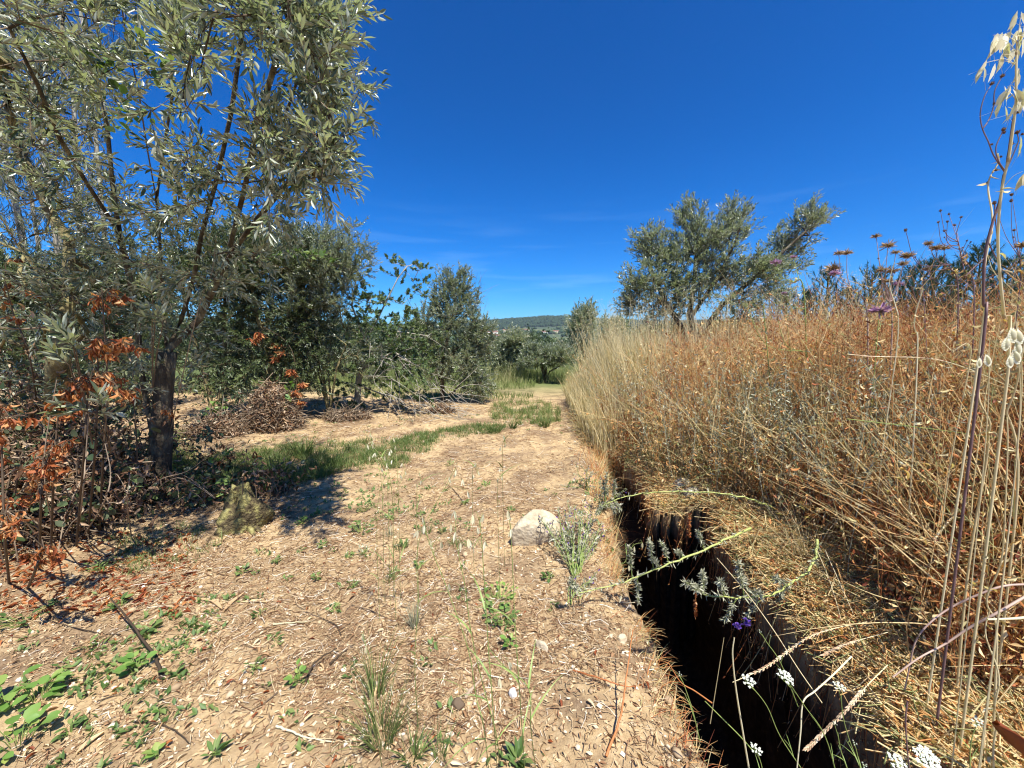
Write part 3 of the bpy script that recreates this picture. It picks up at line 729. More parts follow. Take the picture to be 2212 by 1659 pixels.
bush('evergreen_shrub', 'dark shrub filling the gap behind the two left olives', 'shrub', 200, 850, 600, 40, 420, 10, 360, 'dark_leaf', LANCE, .09, .03, 12, sl=.3, per=3, dy=1.4)

# --- fig with silvery, drooping, half-bare branches
reseed(105)
c = on_ground(770, 885); fb = c - A([0, 0, .04]); Y = c[1]
fl = [([fb, at(775, 820, Y), at(790, 740, Y)], None),
      ([at(790, 740, Y)] + path3([(830, 660), (860, 600), (880, 575), (912, 560)], Y-.3), 0),
      ([at(790, 740, Y)] + path3([(760, 660), (770, 600), (800, 560)], Y-.3), 0),
      ([at(780, 790, Y)] + path3([(850, 715), (920, 725), (960, 750), (1000, 800)], [Y-.2, Y-.5, Y-.5, Y-.5]), 0),
      ([at(778, 800, Y)] + path3([(850, 760), (900, 790), (930, 830)], [Y-.3, Y-.7, Y-.8]), 0),
      ([at(774, 830, Y)] + path3([(820, 850), (880, 880), (940, 905), (965, 920)], [Y-.3, Y-.7, Y-.9, Y-1.]), 0),
      ([at(774, 840, Y)] + path3([(820, 870), (870, 900), (920, 925)], [Y-.4, Y-.9, Y-1.1]), 0),
      ([at(778, 810, Y)] + path3([(720, 800), (690, 840), (660, 880)], [Y-.3, Y-.6, Y-.7]), 0)]
tg = np.concatenate([vol(18, 820, 915, 555, 640, Y-.7, Y+.4), vol(130, 760, 900, 640, 800, Y-.9, Y+.8), vol(26, 880, 950, 700, 870, Y-.9, Y), vol(40, 700, 800, 560, 700, Y-.8, Y+.4), vol(50, 720, 880, 780, 880, Y-.6, Y+.8)])
def bare(cm, tm, nodes, tips):
    n = 90; u = U(780, 1000, n); P = A([at(a, b_, Y-U(.4, 1.1)) for a, b_ in zip(u, 790+(u-780)*.5+U(-60, 40, n))])
    D = nrm(A([.8, -.3, -.25]) + rng.normal(size=(n, 3))*.5); s = np.linspace(0, 1, 5); Ln = U(.3, .8, n)
    C = P[:, None] + D[:, None]*(Ln[:, None]*s)[..., None] + (rng.normal(size=(n, 1, 3))*.15 + A([0, 0, -.2]))*(Ln[:, None]*s**2)[..., None]
    C[..., 2] = np.maximum(C[..., 2], .04)
    tubes(tm, C, .006*(1-.6*s)[None]*np.ones((n, 1)), 4)
make_tree('fig_tree', 'low fig tree with silvery half-bare branches drooping onto the track edge', 'tree', fb, fl, tg, 'fig_leaf', FIG, ll=.07, lw=.062, nleaf=7, sl=.2,
          r_base=.07, bark='pale_bark', per=2, wob=.3, thin=.004, open_=1.1, droop=.25, rnd_by=.6, extra=bare)

# --- the small olive in the middle of the picture
reseed(106)
c = on_ground(957, 868); b = c - A([0, 0, .05]); Y = c[1]
tr = [([b, at(955, 820, Y), at(958, 770, Y), at(975, 700, Y), at(985, 640, Y)], None),
      ([at(956, 840, Y)] + path3([(940, 790), (925, 730), (915, 680)], Y), 0), ([at(957, 780, Y)] + path3([(1000, 740), (1030, 720)], Y), 0),
      ([at(975, 700, Y)] + path3([(965, 650), (955, 605)], Y), 0), ([b+A([.05, 0, .05])] + path3([(990, 835), (1015, 800)], Y), 0)]
lob = []
for (u, v, ru, rv, n) in [(970, 625, 36, 42, 90), (1005, 650, 28, 40, 70), (945, 660, 34, 40, 70), (980, 700, 60, 55, 170), (930, 740, 46, 60, 140), (1010, 760, 55, 55, 170), (960, 790, 60, 45, 150), (1035, 720, 34, 45, 80), (1030, 830, 36, 40, 90), (910, 700, 25, 30, 25), (1000, 600, 16, 20, 16)]:
    p = at(u, v, Y); s = 1024/2212/FPX*Y; lob.append((p, (ru*s, ru*s*1.0, rv*s), n))
def baretwigs(cm, tm, nodes, tips):
    n = 46; P = A([at(U(985, 1040), U(610, 700), Y+U(-.3, .3)) for _ in range(n)])
    D = nrm(A([.5, 0, 1.]) + rng.normal(size=(n, 3))*.4); s = np.linspace(0, 1, 5); Ln = U(.2, .6, n)
    C = P[:, None] + D[:, None]*(Ln[:, None]*s)[..., None] + (rng.normal(size=(n, 1, 3))*.25)*(Ln[:, None]*s**2)[..., None]
    tubes(cm, C, .0035*(1-.6*s)[None]*np.ones((n, 1)), 3, U(.4, 1, n), 1)
make_tree('olive_tree', 'small bushy olive tree with bare twigs on top, alone in the middle of the clearing', 'tree', b, tr, in_lobes(lob, .6), 'olive', LANCE, ll=.06, lw=.017, nleaf=12, sl=.2,
          r_base=.06, bark='bark', per=3, rnd_by=.6, extra=baretwigs)

# --- the olive on the right behind the dry weeds
reseed(107)
Y = 8.2
c = at(1500, 900, Y); z = float(H(c[0], Y)); b = A([at(1505, 700, Y)[0], Y, z-.05])
tr = [([b, at(1500, 760, Y), at(1490, 680, Y), at(1500, 600, Y), at(1510, 520, Y)], None),
      ([at(1497, 740, Y)] + path3([(1440, 660), (1410, 590), (1400, 540)], Y), 0),
      ([at(1497, 740, Y)] + path3([(1560, 660), (1630, 600), (1690, 545), (1740, 500)], [Y, Y-.2, Y-.3, Y-.4]), 0),
      ([at(1490, 690, Y)] + path3([(1550, 600), (1590, 520), (1600, 480)], [Y, Y-.1, Y-.2]), 0), ([at(1560, 660, Y)] + path3([(1620, 640), (1680, 610)], Y), 2)]
lob = []
for (u, v, ru, rv, n) in [(1490, 480, 28, 42, 55), (1580, 490, 42, 45, 80), (1525, 540, 65, 50, 150), (1440, 560, 50, 55, 110), (1400, 530, 30, 35, 40), (1390, 620, 48, 45, 80), (1470, 620, 70, 50, 130), (1560, 600, 60, 45, 120),
                          (1640, 590, 50, 38, 90), (1700, 530, 44, 34, 70), (1735, 480, 24, 34, 34), (1768, 480, 26, 16, 20), (1660, 640, 40, 28, 40), (1600, 660, 50, 30, 50), (1365, 660, 28, 30, 30), (1430, 670, 60, 30, 60), (1690, 580, 50, 16, 26)]:
    p = at(u, v, Y+U(-.4, .2)); s = 1024/2212/FPX*Y; lob.append((p, (ru*s, ru*s*.9, rv*s), n))
make_tree('olive_tree', 'large silvery olive tree rising behind the dry weeds on the right, one limb reaching right', 'tree', b, tr, in_lobes(lob, .55), 'olive', LANCE, ll=.068, lw=.019, nleaf=12, sl=.24,
          r_base=.11, bark='bark', per=3, rnd_by=.5, upb=.7)

# --- young pines on the right skyline
reseed(108)
NEED = (A([[-.5, 0, 0], [.5, 0, 0], [0, 1, 0]]), A([[0, 1, 2]]))
def pine(u, top_v, Y, label):
    tp = at(u, top_v, Y); z = float(H(tp[0], Y)); b = A([tp[0], Y, z-.05]); h = tp[2]-z
    o = empty('young_pine', b); tm, cm = MB(), MB()
    tube(tm, [b, b+A([.05, 0, h*.5]), tp], [.07, .05, .012], 6)
    P, D, Ls = [], [], []
    for f in np.arange(.12, .99, .32/h if h > 1 else .1):
        R_ = (1-f)**.8*h*.36 + .12; k = random.randint(5, 7); a0 = random.random()*6
        for q in range(k):
            a = a0 + q*6.283/k + random.uniform(-.3, .3); c0 = b + (tp-b)*f
            e = c0 + A([math.cos(a), math.sin(a), .55+.5*f])*R_*random.uniform(.8, 1.1); m_ = (c0+e)/2 + A([0, 0, -.12*R_])
            tube(tm, [c0, m_, e], [.02, .014, .006], 4)
            nb = max(3, int(R_*7))
            for s in range(nb):
                g = .25 + .75*(s+.5)/nb; q0 = c0 + (m_-c0)*min(1, g*2) + (e-m_)*max(0, g*2-1)
                P.append(q0); D.append(nrm(A([math.cos(a), math.sin(a), 0])*random.uniform(-.1, .8) + A([random.uniform(-.6, .6), random.uniform(-.6, .6), 1.0]))); Ls.append(random.uniform(.16, .34)*(1 if s < nb-1 else 1.2))
    P.append(tp-A([0, 0, .2])); D.append(A([0, 0, 1.])); Ls.append(.42)
    P, D, Ls = A(P), A(D), A(Ls); k = 34; t = rng.random((len(P), k)); pos = P[:, None] + D[:, None]*(Ls[:, None]*t)[..., None]
    dr = nrm(D[:, None]*1.0 + rng.normal(size=(len(P), k, 3))*.55)
    scatter(cm, NEED, pos.reshape(-1, 3), frames(dr.reshape(-1, 3)), np.stack([np.full(len(P)*k, .014), U(.1, .19, len(P)*k), np.ones(len(P)*k)], -1), np.repeat(U(.1, .9, len(P)), k)*.7+U(0, .3, len(P)*k))
    tm.build('trunk', M['limb'], o); cm.build('crown', M['pine'], o)
    return tag(o, label, 'tree', 'young pines along the right skyline')
for (u, v, Y, lab) in [(1790, 588, 15, 'tall narrow young pine with a leaning tip, right of the olive branch'), (1700, 640, 16, 'low dark pine just right of the big olive crown'), (1745, 640, 17, 'small pine between the olive and the tall narrow pine'),
                       (1830, 635, 17, 'short pine in the dip of the pine row'), (1885, 590, 13, 'bushy young pine with many upright tips behind the thistles'), (1925, 610, 15, 'pine behind the fluffy thistle heads'),
                       (1975, 590, 14, 'pine behind the thin brown seed stalks'), (2020, 575, 13, 'full dark pine left of the tall dry stalks'), (2070, 570, 15, 'pine half hidden by the tall dry stalks'), (2120, 545, 14, 'tallest pine near the right edge'), (2180, 570, 13, 'pine at the right edge of the view'), (2240, 560, 14, 'pine cut off by the right edge')]:
    pine(u, v, Y, lab)

# --- trees and shrubs down the clearing
reseed(109)
bush('olive_tree', 'olive shrub with dark trunk at the far end of the green track', 'tree', 1178, 838, 752, 1130, 1232, 13.5, 300, 'olive', LANCE, .08, .026, 12, sl=.28, per=3, dy=.8, r=.09, bark='bark', low=.7)
bush('olive_tree', 'pale olive between the small lone olive and the far track end', 'tree', 1090, 835, 722, 1045, 1140, 15, 300, 'olive', LANCE, .085, .026, 12, sl=.32, per=3, dy=.9, r=.08, low=.5)
bush('olive_tree', 'small far olive poking above the straw-coloured grass', 'tree', 1255, 800, 664, 1225, 1290, 17, 230, 'olive', LANCE, .09, .03, 12, sl=.35, per=3, dy=.9, r=.08)
bush('olive_tree', 'far olive right of the one above the straw grass, partly behind it', 'tree', 1300, 800, 690, 1270, 1350, 19, 200, 'olive', LANCE, .1, .032, 12, sl=.38, per=3, dy=1.1, r=.08)
bush('broadleaf_tree', 'dark broad tree in the hollow beyond the olives', 'tree', 1120, 800, 735, 1075, 1165, 30, 300, 'dark_leaf', LEAF, .16, .08, 10, sl=.6, per=3, dy=1.8, r=.14, step=.4)
bush('broadleaf_tree', 'dark tree right behind the small lone olive', 'tree', 1060, 810, 742, 1015, 1105, 27, 260, 'dark_leaf', LEAF, .15, .08, 10, sl=.6, per=3, dy=1.8, r=.14, step=.4)
bush('broadleaf_tree', 'green tree in the hollow left of the far track end', 'tree', 1205, 800, 748, 1170, 1240, 34, 240, 'dark_leaf', LEAF, .17, .09, 10, sl=.6, per=3, dy=1.8, r=.14, step=.4)
bush('broadleaf_tree', 'dark tree in the hollow behind the fig', 'tree', 880, 810, 735, 820, 940, 24, 300, 'dark_leaf', LEAF, .15, .08, 10, sl=.55, per=3, dy=1.8, r=.14, step=.35)
bush('broadleaf_tree', 'dark tree behind the olive shrub left of the fig', 'tree', 740, 810, 700, 640, 840, 22, 300, 'dark_leaf', LEAF, .15, .08, 10, sl=.55, per=3, dy=2, r=.14, step=.35)
bush('broadleaf_tree', 'broad dark tree on the skyline behind the leftmost shrubs', 'tree', 420, 810, 690, 260, 560, 24, 340, 'dark_leaf', LEAF, .17, .09, 10, sl=.6, per=3, dy=2, r=.14, step=.4)
bush('broadleaf_tree', 'dark tree beyond the weeds under the right olive', 'tree', 1400, 820, 712, 1330, 1490, 24, 300, 'dark_leaf', LEAF, .16, .08, 10, sl=.55, per=3, dy=2, r=.14, step=.4)
bush('broadleaf_tree', 'dark tree beyond the weeds, right of the right olive trunk', 'tree', 1580, 820, 705, 1480, 1690, 22, 320, 'dark_leaf', LEAF, .16, .08, 10, sl=.55, per=3, dy=2, r=.14, step=.4)
# ------------------------------------------------------------------ what nobody could count: litter, grass, dry weeds
def fan(n, y0, y1, xspread=1.45, p=1.0):
    """n ground points in the field of view, denser near the camera"""
    y = y0*(y1/y0)**(rng.random(n)**p); x = U(-1, 1, n)*y*xspread
    return x, y
def in_trench(x, y):
    a, b = rims(y); return (x > a-.03) & (x < b+.03) & (y < 5.5) & (trench_depth(y) > .08)
def rim_right(y): return np.interp(y, [1, 2.1, 2.9, 3.3, 4, 6, 9, 14, 22], [1.75, 2.2, 2.12, 1.9, 1.62, 1.42, 1.6, 2.4, 4.2])   # front edge of the weeds
# straw, bits of leaf and chips on the sand
reseed(201)
mb = MB()
n = 150000; x, y = fan(n, .85, 9.5, p=.8); k = ~in_trench(x, y); x, y = x[k], y[k]
dens = np.clip(.62 + 1.5*fbm(x*1.7, y*1.7, 4) + .5*sstep(.3, 0, x)*0, .12, 1); k = rng.random(len(x)) < dens; x, y = x[k], y[k]
z = H(x, y); N = len(x); a = U(0, 6.28, N) ; el = rng.normal(size=N)*.16
D = np.stack([np.cos(a)*np.cos(el), np.sin(a)*np.cos(el), np.sin(el)], -1)
Ln = np.exp(rng.normal(size=N)*.5)*.032*np.sqrt(np.maximum(y, 1))*.85; Ln = Ln.clip(.01, .16)
P = np.stack([x, y, z+.004+np.abs(np.sin(el))*Ln*.5], -1) - D*(Ln*.5)[:, None]
s = np.linspace(0, 1, 3); C = P[:, None] + D[:, None]*(Ln[:, None]*s)[..., None] + (rng.normal(size=(N, 1, 3))*.12*A([1, 1, .35]))*(Ln[:, None]*(s*(1-s)*4))[..., None]
tubes(mb, C, (U(.0007, .0018, N)*np.maximum(y, 1)**.3)[:, None]*np.ones((1, 3)), 3, np.clip(.55+.28*rng.normal(size=N), 0, 1))
def flat_bits(n, T, l0, l1, asp, rlo, rhi, y1=8, tilt=.3, lift=.004):
    x, y = fan(n, .85, y1, p=.8); k = ~in_trench(x, y); x, y = x[k], y[k]; N = len(x)
    a = U(0, 6.28, N); D = np.stack([np.cos(a), np.sin(a), rng.normal(size=N)*tilt*.5], -1); ln = U(l0, l1, N)
    hint = A([0, 0, 1.]) + rng.normal(size=(N, 3))*tilt
    scatter(mb, T, np.stack([x, y, H(x, y)+lift+.15*ln*tilt], -1), frames(D, hint), np.stack([ln*asp*U(.6, 1.3, N), ln, ln], -1), U(rlo, rhi, N))
flat_bits(15000, LEAF, .01, .03, .38, .25, .9)
flat_bits(1500, CURL, .02, .05, .35, .3, .95, tilt=.5, lift=.006)
flat_bits(6000, CHIP, .006, .022, .6, .5, 1.0)
flat_bits(500, CHIP, .01, .025, .7, .95, 1.0)
tag(mb.build('leaf_litter', M['litter']), 'straw, wood chips and dead leaves strewn over the sandy track', kind='stuff')
mb = MB(); flat_bits(450, CURL, .015, .04, .4, 0, .7, tilt=.5, lift=.008)
# a drift of orange leaves under the dead saplings
n = 600; P0 = A([on_ground(U(0, 420), U(1150, 1330)) for _ in range(n)]); a = U(0, 6.28, n)
scatter(mb, CURL, P0+A([0, 0, .01]), frames(np.stack([np.cos(a), np.sin(a), U(-.3, .3, n)], -1), A([0, 0, 1.])+rng.normal(size=(n, 3))*.6), np.stack([U(.01, .025, n), U(.03, .07, n), U(.03, .06, n)], -1), U(0, .8, n))
tag(mb.build('orange_leaf_litter', M['orange']), 'rust-orange dead leaves scattered on the ground at the left', kind='stuff')
mb = MB(); n = 7000; x, y = fan(n, .85, 7, p=.8); k = ~in_trench(x, y); x, y = x[k], y[k]; N = len(x); s = np.exp(rng.normal(size=N)*.5)*.006
mb2 = MB(); blob_mesh(mb2, np.stack([x, y, H(x, y)+s*.3], -1), np.stack([s, s*.8, s*.6], -1), rng.random(N), ICO, .3)
M['grit'] = mat_plant('grit', [(0, (.25,.17,.1)), (.6, (.48,.36,.22)), (1, (.7,.62,.5))], .9, 0, None, .2)
tag(mb2.build('gravel', M['grit']), 'small clods and grit on the sandy track', kind='stuff')

# low green seedlings
reseed(202)
mb = MB(); n = 6500; x, y = fan(n, .9, 9.5, p=.8); k = (~in_trench(x, y)) & (x < rim_right(y)); x, y = x[k], y[k]
k = rng.random(len(x)) < np.clip(.05 + 2.2*(fbm(x*1.1+9, y*1.1+4, 3)-.05), 0.03, 1); x, y = x[k], y[k]
for j in range(7):
    N = len(x); px, py = x+rng.normal(size=N)*.018, y+rng.normal(size=N)*.018; a = U(0, 6.28, N)
    D = np.stack([np.cos(a), np.sin(a), U(.1, 1.2, N)], -1); ln = U(.018, .045, N)
    scatter(mb, LEAF, np.stack([px, py, H(px, py)+.006], -1), frames(D, A([0, 0, 1.])+rng.normal(size=(N, 3))*.3), np.stack([ln*.45, ln, ln], -1), U(.1, .9, N))
tag(mb.build('seedlings', M['green']), 'tiny green seedlings sprouting across the sandy track', kind='stuff')

# the green grass strip under and beside the big olive, and along the track
reseed(203)
def grass_patch(mb, polys, n, h0, h1, wd=.004, lean=.35, rlo=0, rhi=1, clump=2.2, thr=-.15):
    P = []
    for poly, m in polys:
        f = inside(poly); pa = A(poly); c = 0
        while c < m:
            u, v = U(pa[:, 0].min(), pa[:, 0].max()), U(pa[:, 1].min(), pa[:, 1].max())
            if f(u, v):
                g = gnd(u, v, .05)
                if fbm(g[0]*clump, g[1]*clump, 3) > thr or rng.random() < .15: P.append((g[0], g[1])); c += 1
    P = A(P); k = max(1, n//len(P)); x = np.repeat(P[:, 0], k); y = np.repeat(P[:, 1], k)
    N = len(x); x = x + rng.normal(size=N)*.025; y = y + rng.normal(size=N)*.025
    hh = np.repeat(U(h0, h1, len(P)), k)*U(.5, 1.15, N); r = np.clip(np.repeat(U(rlo, rhi, len(P)), k)*.6 + U(rlo, rhi, N)*.4, 0, 1)
    blades(mb, np.stack([x, y, H(x, y)-.005], -1), hh, U(0, 6.28, N), np.abs(rng.normal(size=N))*lean, U(.2, 1.1, N), np.full(N, wd)*U(.7, 1.4, N), 4, r)
mb = MB()
grass_patch(mb, [([(375, 1020), (470, 975), (640, 950), (860, 945), (930, 965), (860, 1000), (760, 1005), (640, 1040), (520, 1060), (400, 1050)], 1600)], 22000, .05, .15, .004, rlo=.1, rhi=.95)
grass_patch(mb, [([(840, 955), (900, 930), (1010, 915), (1085, 905), (1095, 925), (1010, 940), (920, 960)], 420)], 5200, .05, .11, .005, rlo=.2, rhi=.85)
grass_patch(mb, [([(1060, 870), (1110, 862), (1180, 865), (1215, 880), (1210, 905), (1150, 925), (1110, 915), (1060, 905)], 500)], 4200, .08, .22, .006, rlo=.3, rhi=1)
grass_patch(mb, [([(370, 940), (420, 935), (420, 1010), (370, 1030)], 200)], 2200, .06, .12, .005, rlo=.3, rhi=.9)
grass_patch(mb, [([(250, 1140), (420, 1110), (480, 1150), (420, 1190), (260, 1230)], 130)], 900, .04, .09, .004, rlo=.3, rhi=.9)
tag(mb.build('green_grass', M['grass']), 'strip of short green grass beside the track under the large olive', kind='stuff')
mb = MB()
n = 30000; x = U(-9, 6, n); y = U(9.6, 17, n); k = (x < rim_right(y)) & (fbm(x*.8, y*.8, 3) > -.22) & ~((np.abs(x - .9 - (y-9)*.09) < .45) & (y < 13)); x, y = x[k], y[k]; N = len(x)
hh = (.14+.4*sstep(11.5, 13.5, y))*U(.6, 1.3, N)*(1+.8*fbm(x*.7, y*.7, 2))
blades(mb, np.stack([x, y, H(x, y)], -1), hh, U(0, 6.28, N), np.abs(rng.normal(size=N))*.2, U(.1, .8, N), U(.008, .014, N), 4, np.clip(.45+.6*fbm(x*.6+3, y*.6, 3)+U(-.25, .35, N), 0, 1))
tag(mb.build('meadow_grass', M['meadow']), 'pale green meadow grass at the end of the track', kind='stuff')

# ------------------------------------------------------------------ the dry weed bank on the right
reseed(204)
def weed_xy(n, y0, y1, depth=3.2, p=1.0):
    y = y0*(y1/y0)**rng.random(n); x = rim_right(y) + depth*rng.random(n)**p*np.maximum(.6, y*.35) + .12*rng.normal(size=n)
    return x, y
mb = MB()
n = 24000; x, y = weed_xy(n, 1.3, 12, 2.4, 1.15); N = n
tone = np.clip(.52 + 1.1*fbm(x*.9+2, y*.9, 3) - .10 + .24*sstep(3.5, 6.5, y), 0, 1)
d = x - rim_right(y); hh = (.5+.62*sstep(0, .8, d))*U(.45, 1.15, N)*(1+.6*fbm(x*.9, y*.9, 3))*(1+.08*sstep(4.5, 2.2, y))*np.where(rng.random(N) < .04, 1.25, 1)
r = np.clip(tone*.55 + U(-.2, .6, N), 0, 1)
B = np.stack([x, y, H(x, y)-.01], -1)
C = blades(mb, B, hh, U(0, 6.28, N), np.abs(rng.normal(size=N))*.22, rng.normal(size=N)*.38, U(.0025, .0065, N)*np.maximum(1, y/3.5)**.5, 5, r, flat=False)
# side twigs with bits of leaf, pod and husk on them
for rep in range(3):
    t = U(.3, 1, N)[:, None]; f = t*4; i = np.minimum(f.astype(int), 3); g = (f-i)
    idx = np.arange(N); p0 = C[idx, i[:, 0]]*(1-g) + C[idx, i[:, 0]+1]*g
    a = U(0, 6.28, N); blades(mb, p0, hh*U(.12, .35, N), a, U(.3, 1.2, N), rng.normal(size=N)*.35, U(.002, .004, N)*np.maximum(1, y/3.5)**.6, 4, np.clip(r+U(-.15, .15, N), 0, 1), flat=False)
nb = 300000
idx = rng.integers(0, N, nb); f = U(.6, 4, nb)**1.0; i = np.minimum(f.astype(int), 3); g = (f-i)[:, None]
p0 = C[idx, i]*(1-g) + C[idx, i+1]*g + rng.normal(size=(nb, 3))*.045*A([1, 1, .8])
D = nrm(rng.normal(size=(nb, 3)) + A([0, 0, .3])); sc  = np.maximum(1, y[idx]/3.5)**.75
ln = U(.012, .05, nb)*sc; keep = rng.random(nb) < np.where(sc > 1.2, .75, 1)
scatter(mb, LEAF, p0[keep], frames(D[keep]), np.stack([ln*U(.18, .42, nb), ln, ln], -1)[keep], np.clip(r[idx]+U(-.3, .35, nb), 0, 1)[keep])
# coarse pale stems leaning criss-cross through the mass, and curled leaves on them
n = 3600; x, y = weed_xy(n, 1.3, 9, 1.7, 1.5)
C5 = blades(mb, np.stack([x, y, H(x, y)+U(0, .6, n)], -1), U(.3, 1.0, n), U(0, 6.28, n), U(.1, 1.4, n), rng.normal(size=n)*.35, U(.003, .007, n), 6, np.clip(.66+.15*rng.normal(size=n), 0, 1), flat=False, zmin=.05)
nb = 11000; idx = rng.integers(0, n, nb); i = rng.integers(0, 6, nb); ln = U(.012, .045, nb)
scatter(mb, CURL, C5[idx, i]+rng.normal(size=(nb, 3))*.05, frames(rng.normal(size=(nb, 3))), np.stack([ln*.22, ln, ln], -1), U(.05, .9, nb))
# matted, fallen stems between the standing ones and in front of them
n = 26000; y = 1.0*(8/1.0)**rng.random(n); _, xr = rims(y)
lo = xr + .02; hi = rim_right(y)+.9; x = lo + (hi-lo)*rng.random(n); x = np.where(y > 5.4, rim_right(y)+U(-.35, .8, n), x)
a = U(0, 6.28, n); el = rng.normal(size=n)*.35; Ln = U(.08, .42, n)
D = np.stack([np.cos(a)*np.cos(el), np.sin(a)*np.cos(el), np.sin(el)], -1)
thick = .03+.15*sstep(0, 1, (x-lo)/np.maximum(hi-lo, .1)); zc = Hbase(x, y) + .012 + thick*rng.random(n)**1.6
s = np.linspace(-.5, .5, 4); C2 = np.stack([x, y, zc], -1)[:, None] + D[:, None]*(Ln[:, None]*s)[..., None] + rng.normal(size=(n, 1, 3))*A([.2, .2, .1])*(Ln[:, None]*(1-4*s**2))[..., None]*.6
C2[..., 2] = np.maximum(C2[..., 2], Hbase(C2[..., 0], C2[..., 1])+.004)
tubes(mb, C2, U(.001, .0034, n)[:, None]*np.ones((1, 4)), 3, np.clip(.66+.2*rng.normal(size=n), .1, 1))
n = 60000; y = 1.0*(7/1.0)**rng.random(n); _, xr = rims(y); lo = xr+.01; hi = rim_right(y)+.5; x = lo+(hi-lo)*rng.random(n)
D = nrm(rng.normal(size=(n, 3))*A([1, 1, .5])); ln = U(.01, .04, n)
scatter(mb, LEAF, np.stack([x, y, Hbase(x, y)+.01+U(0, .07, n)], -1), frames(D, A([0, 0, 1.])+rng.normal(size=(n, 3))*.7), np.stack([ln*U(.15, .4, n), ln, ln], -1), np.clip(.6+.25*rng.normal(size=n), 0, 1))
tag(mb.build('dry_weeds', M['weed']), 'dense bank of rust and straw coloured dead weeds right of the trench', kind='stuff')

# green-grey weeds mixed in
mb = MB(); n = 1500; x, y = weed_xy(n, 2.0, 10, 1.8, 1.2); hh = U(.6, 1.25, n)
C = blades(mb, np.stack([x, y, H(x, y)], -1), hh, U(0, 6.28, n), np.abs(rng.normal(size=n))*.18, rng.normal(size=n)*.4, U(.005, .008, n), 5, U(.3, .9, n), flat=False)
nb = 52000; idx = rng.integers(0, n, nb); f = U(1.2, 4, nb); i = np.minimum(f.astype(int), 3); g = (f-i)[:, None]
p0 = C[idx, i]*(1-g) + C[idx, i+1]*g + rng.normal(size=(nb, 3))*.012; ln = U(.02, .05, nb)
scatter(mb, LEAF, p0, frames(rng.normal(size=(nb, 3))+A([0, 0, .5])), np.stack([ln*.25, ln, ln], -1), U(0, 1, nb))
tag(mb.build('green_weeds', M['silver']), 'grey-green leafy weeds standing among the dry brown ones', kind='stuff')

# tall pale straw grass at the near end of the bank
reseed(205)
mb = MB(); n = 5200
y = U(5.0, 9.5, n); x = rim_right(y) - .25 + 1.5*rng.random(n)**1.5 + .05*rng.normal(size=n); dd = (x-rim_right(y)+.25)
hh = (.65+.75*sstep(0, .9, dd))*U(.6, 1.15, n); N = n
C = blades(mb, np.stack([x, y, H(x, y)], -1), hh, np.pi+U(-1.6, 1.6, N), np.abs(rng.normal(size=N))*.16, rng.normal(size=N)*.3+.15, U(.006, .011, N), 6, U(.25, .95, N))
n = 700; cxs = [(1.9, 6.9), (2.05, 7.2), (2.3, 6.6), (2.8, 6.9), (3.3, 6.4), (1.75, 7.8), (3.9, 5.8), (4.4, 5.2)]
c_ = A([cxs[i] for i in rng.integers(0, len(cxs), n)]); x = c_[:, 0]+rng.normal(size=n)*.16; y = c_[:, 1]+rng.normal(size=n)*.2; hh = U(1.2, 2.1, n)
C = blades(mb, np.stack([x, y, H(x, y)], -1), hh, np.pi+U(-2, 2, n), np.abs(rng.normal(size=n))*.12, rng.normal(size=n)*.3+.1, U(.005, .008, n), 6, U(.4, 1, n), flat=False)
nb = 9000; idx = rng.integers(0, n, nb); f = U(4.0, 5, nb); i = np.minimum(f.astype(int), 4); g = (f-i)[:, None]
p0 = C[idx, i]*(1-g) + C[idx, i+1]*g + rng.normal(size=(nb, 3))*.02; ln = U(.012, .03, nb)
scatter(mb, LEAF, p0, frames(rng.normal(size=(nb, 3))+A([0, 0, -.6])), np.stack([ln*.25, ln, ln], -1), U(.6, 1, nb))
tag(mb.build('straw_grass', M['straw']), 'tall pale straw grass where the weed bank meets the track', kind='stuff')

# stalks and roots hanging down inside the trench
reseed(206)
mb = MB(); n = 420; y = U(.8, 5.2, n); a_, b_ = rims(y); x = b_ + U(-.06, .03, n); z = Hbase(x, y) + U(-.02, .05, n)
back = rng.random(n) < .0; y[back] = U(3.05, 3.25, back.sum()); x[back] = U(.85, 1.7, back.sum()); z[back] = Hbase(x[back], y[back])+.0
Ln = U(.06, .55, n)*np.minimum(1, trench_depth(y)/1.0); s = np.linspace(0, 1, 5)
dv = np.stack([U(-.25, .12, n), U(-.15, .1, n), -np.ones(n)], -1)
C = np.stack([x, y, z], -1)[:, None] + dv[:, None]*(Ln[:, None]*s)[..., None] + rng.normal(size=(n, 1, 3))*.1*(Ln[:, None]*(s**2))[..., None]
tubes(mb, C, U(.0008, .0025, n)[:, None]*np.ones((1, 5)), 3, np.clip(.3+.25*rng.normal(size=n), 0, 1))
nb = 5000; idx = rng.integers(0, n, nb); k = rng.integers(0, 5, nb); ln = U(.008, .03, nb)
scatter(mb, LEAF, C[idx, k]+rng.normal(size=(nb, 3))*.006, frames(rng.normal(size=(nb, 3))+A([0, 0, -1.])), np.stack([ln*.3, ln, ln], -1), U(0, .6, nb))
tag(mb.build('hanging_roots', M['weed']), 'rusty roots and dead stalks hanging down the dark trench wall', kind='stuff')
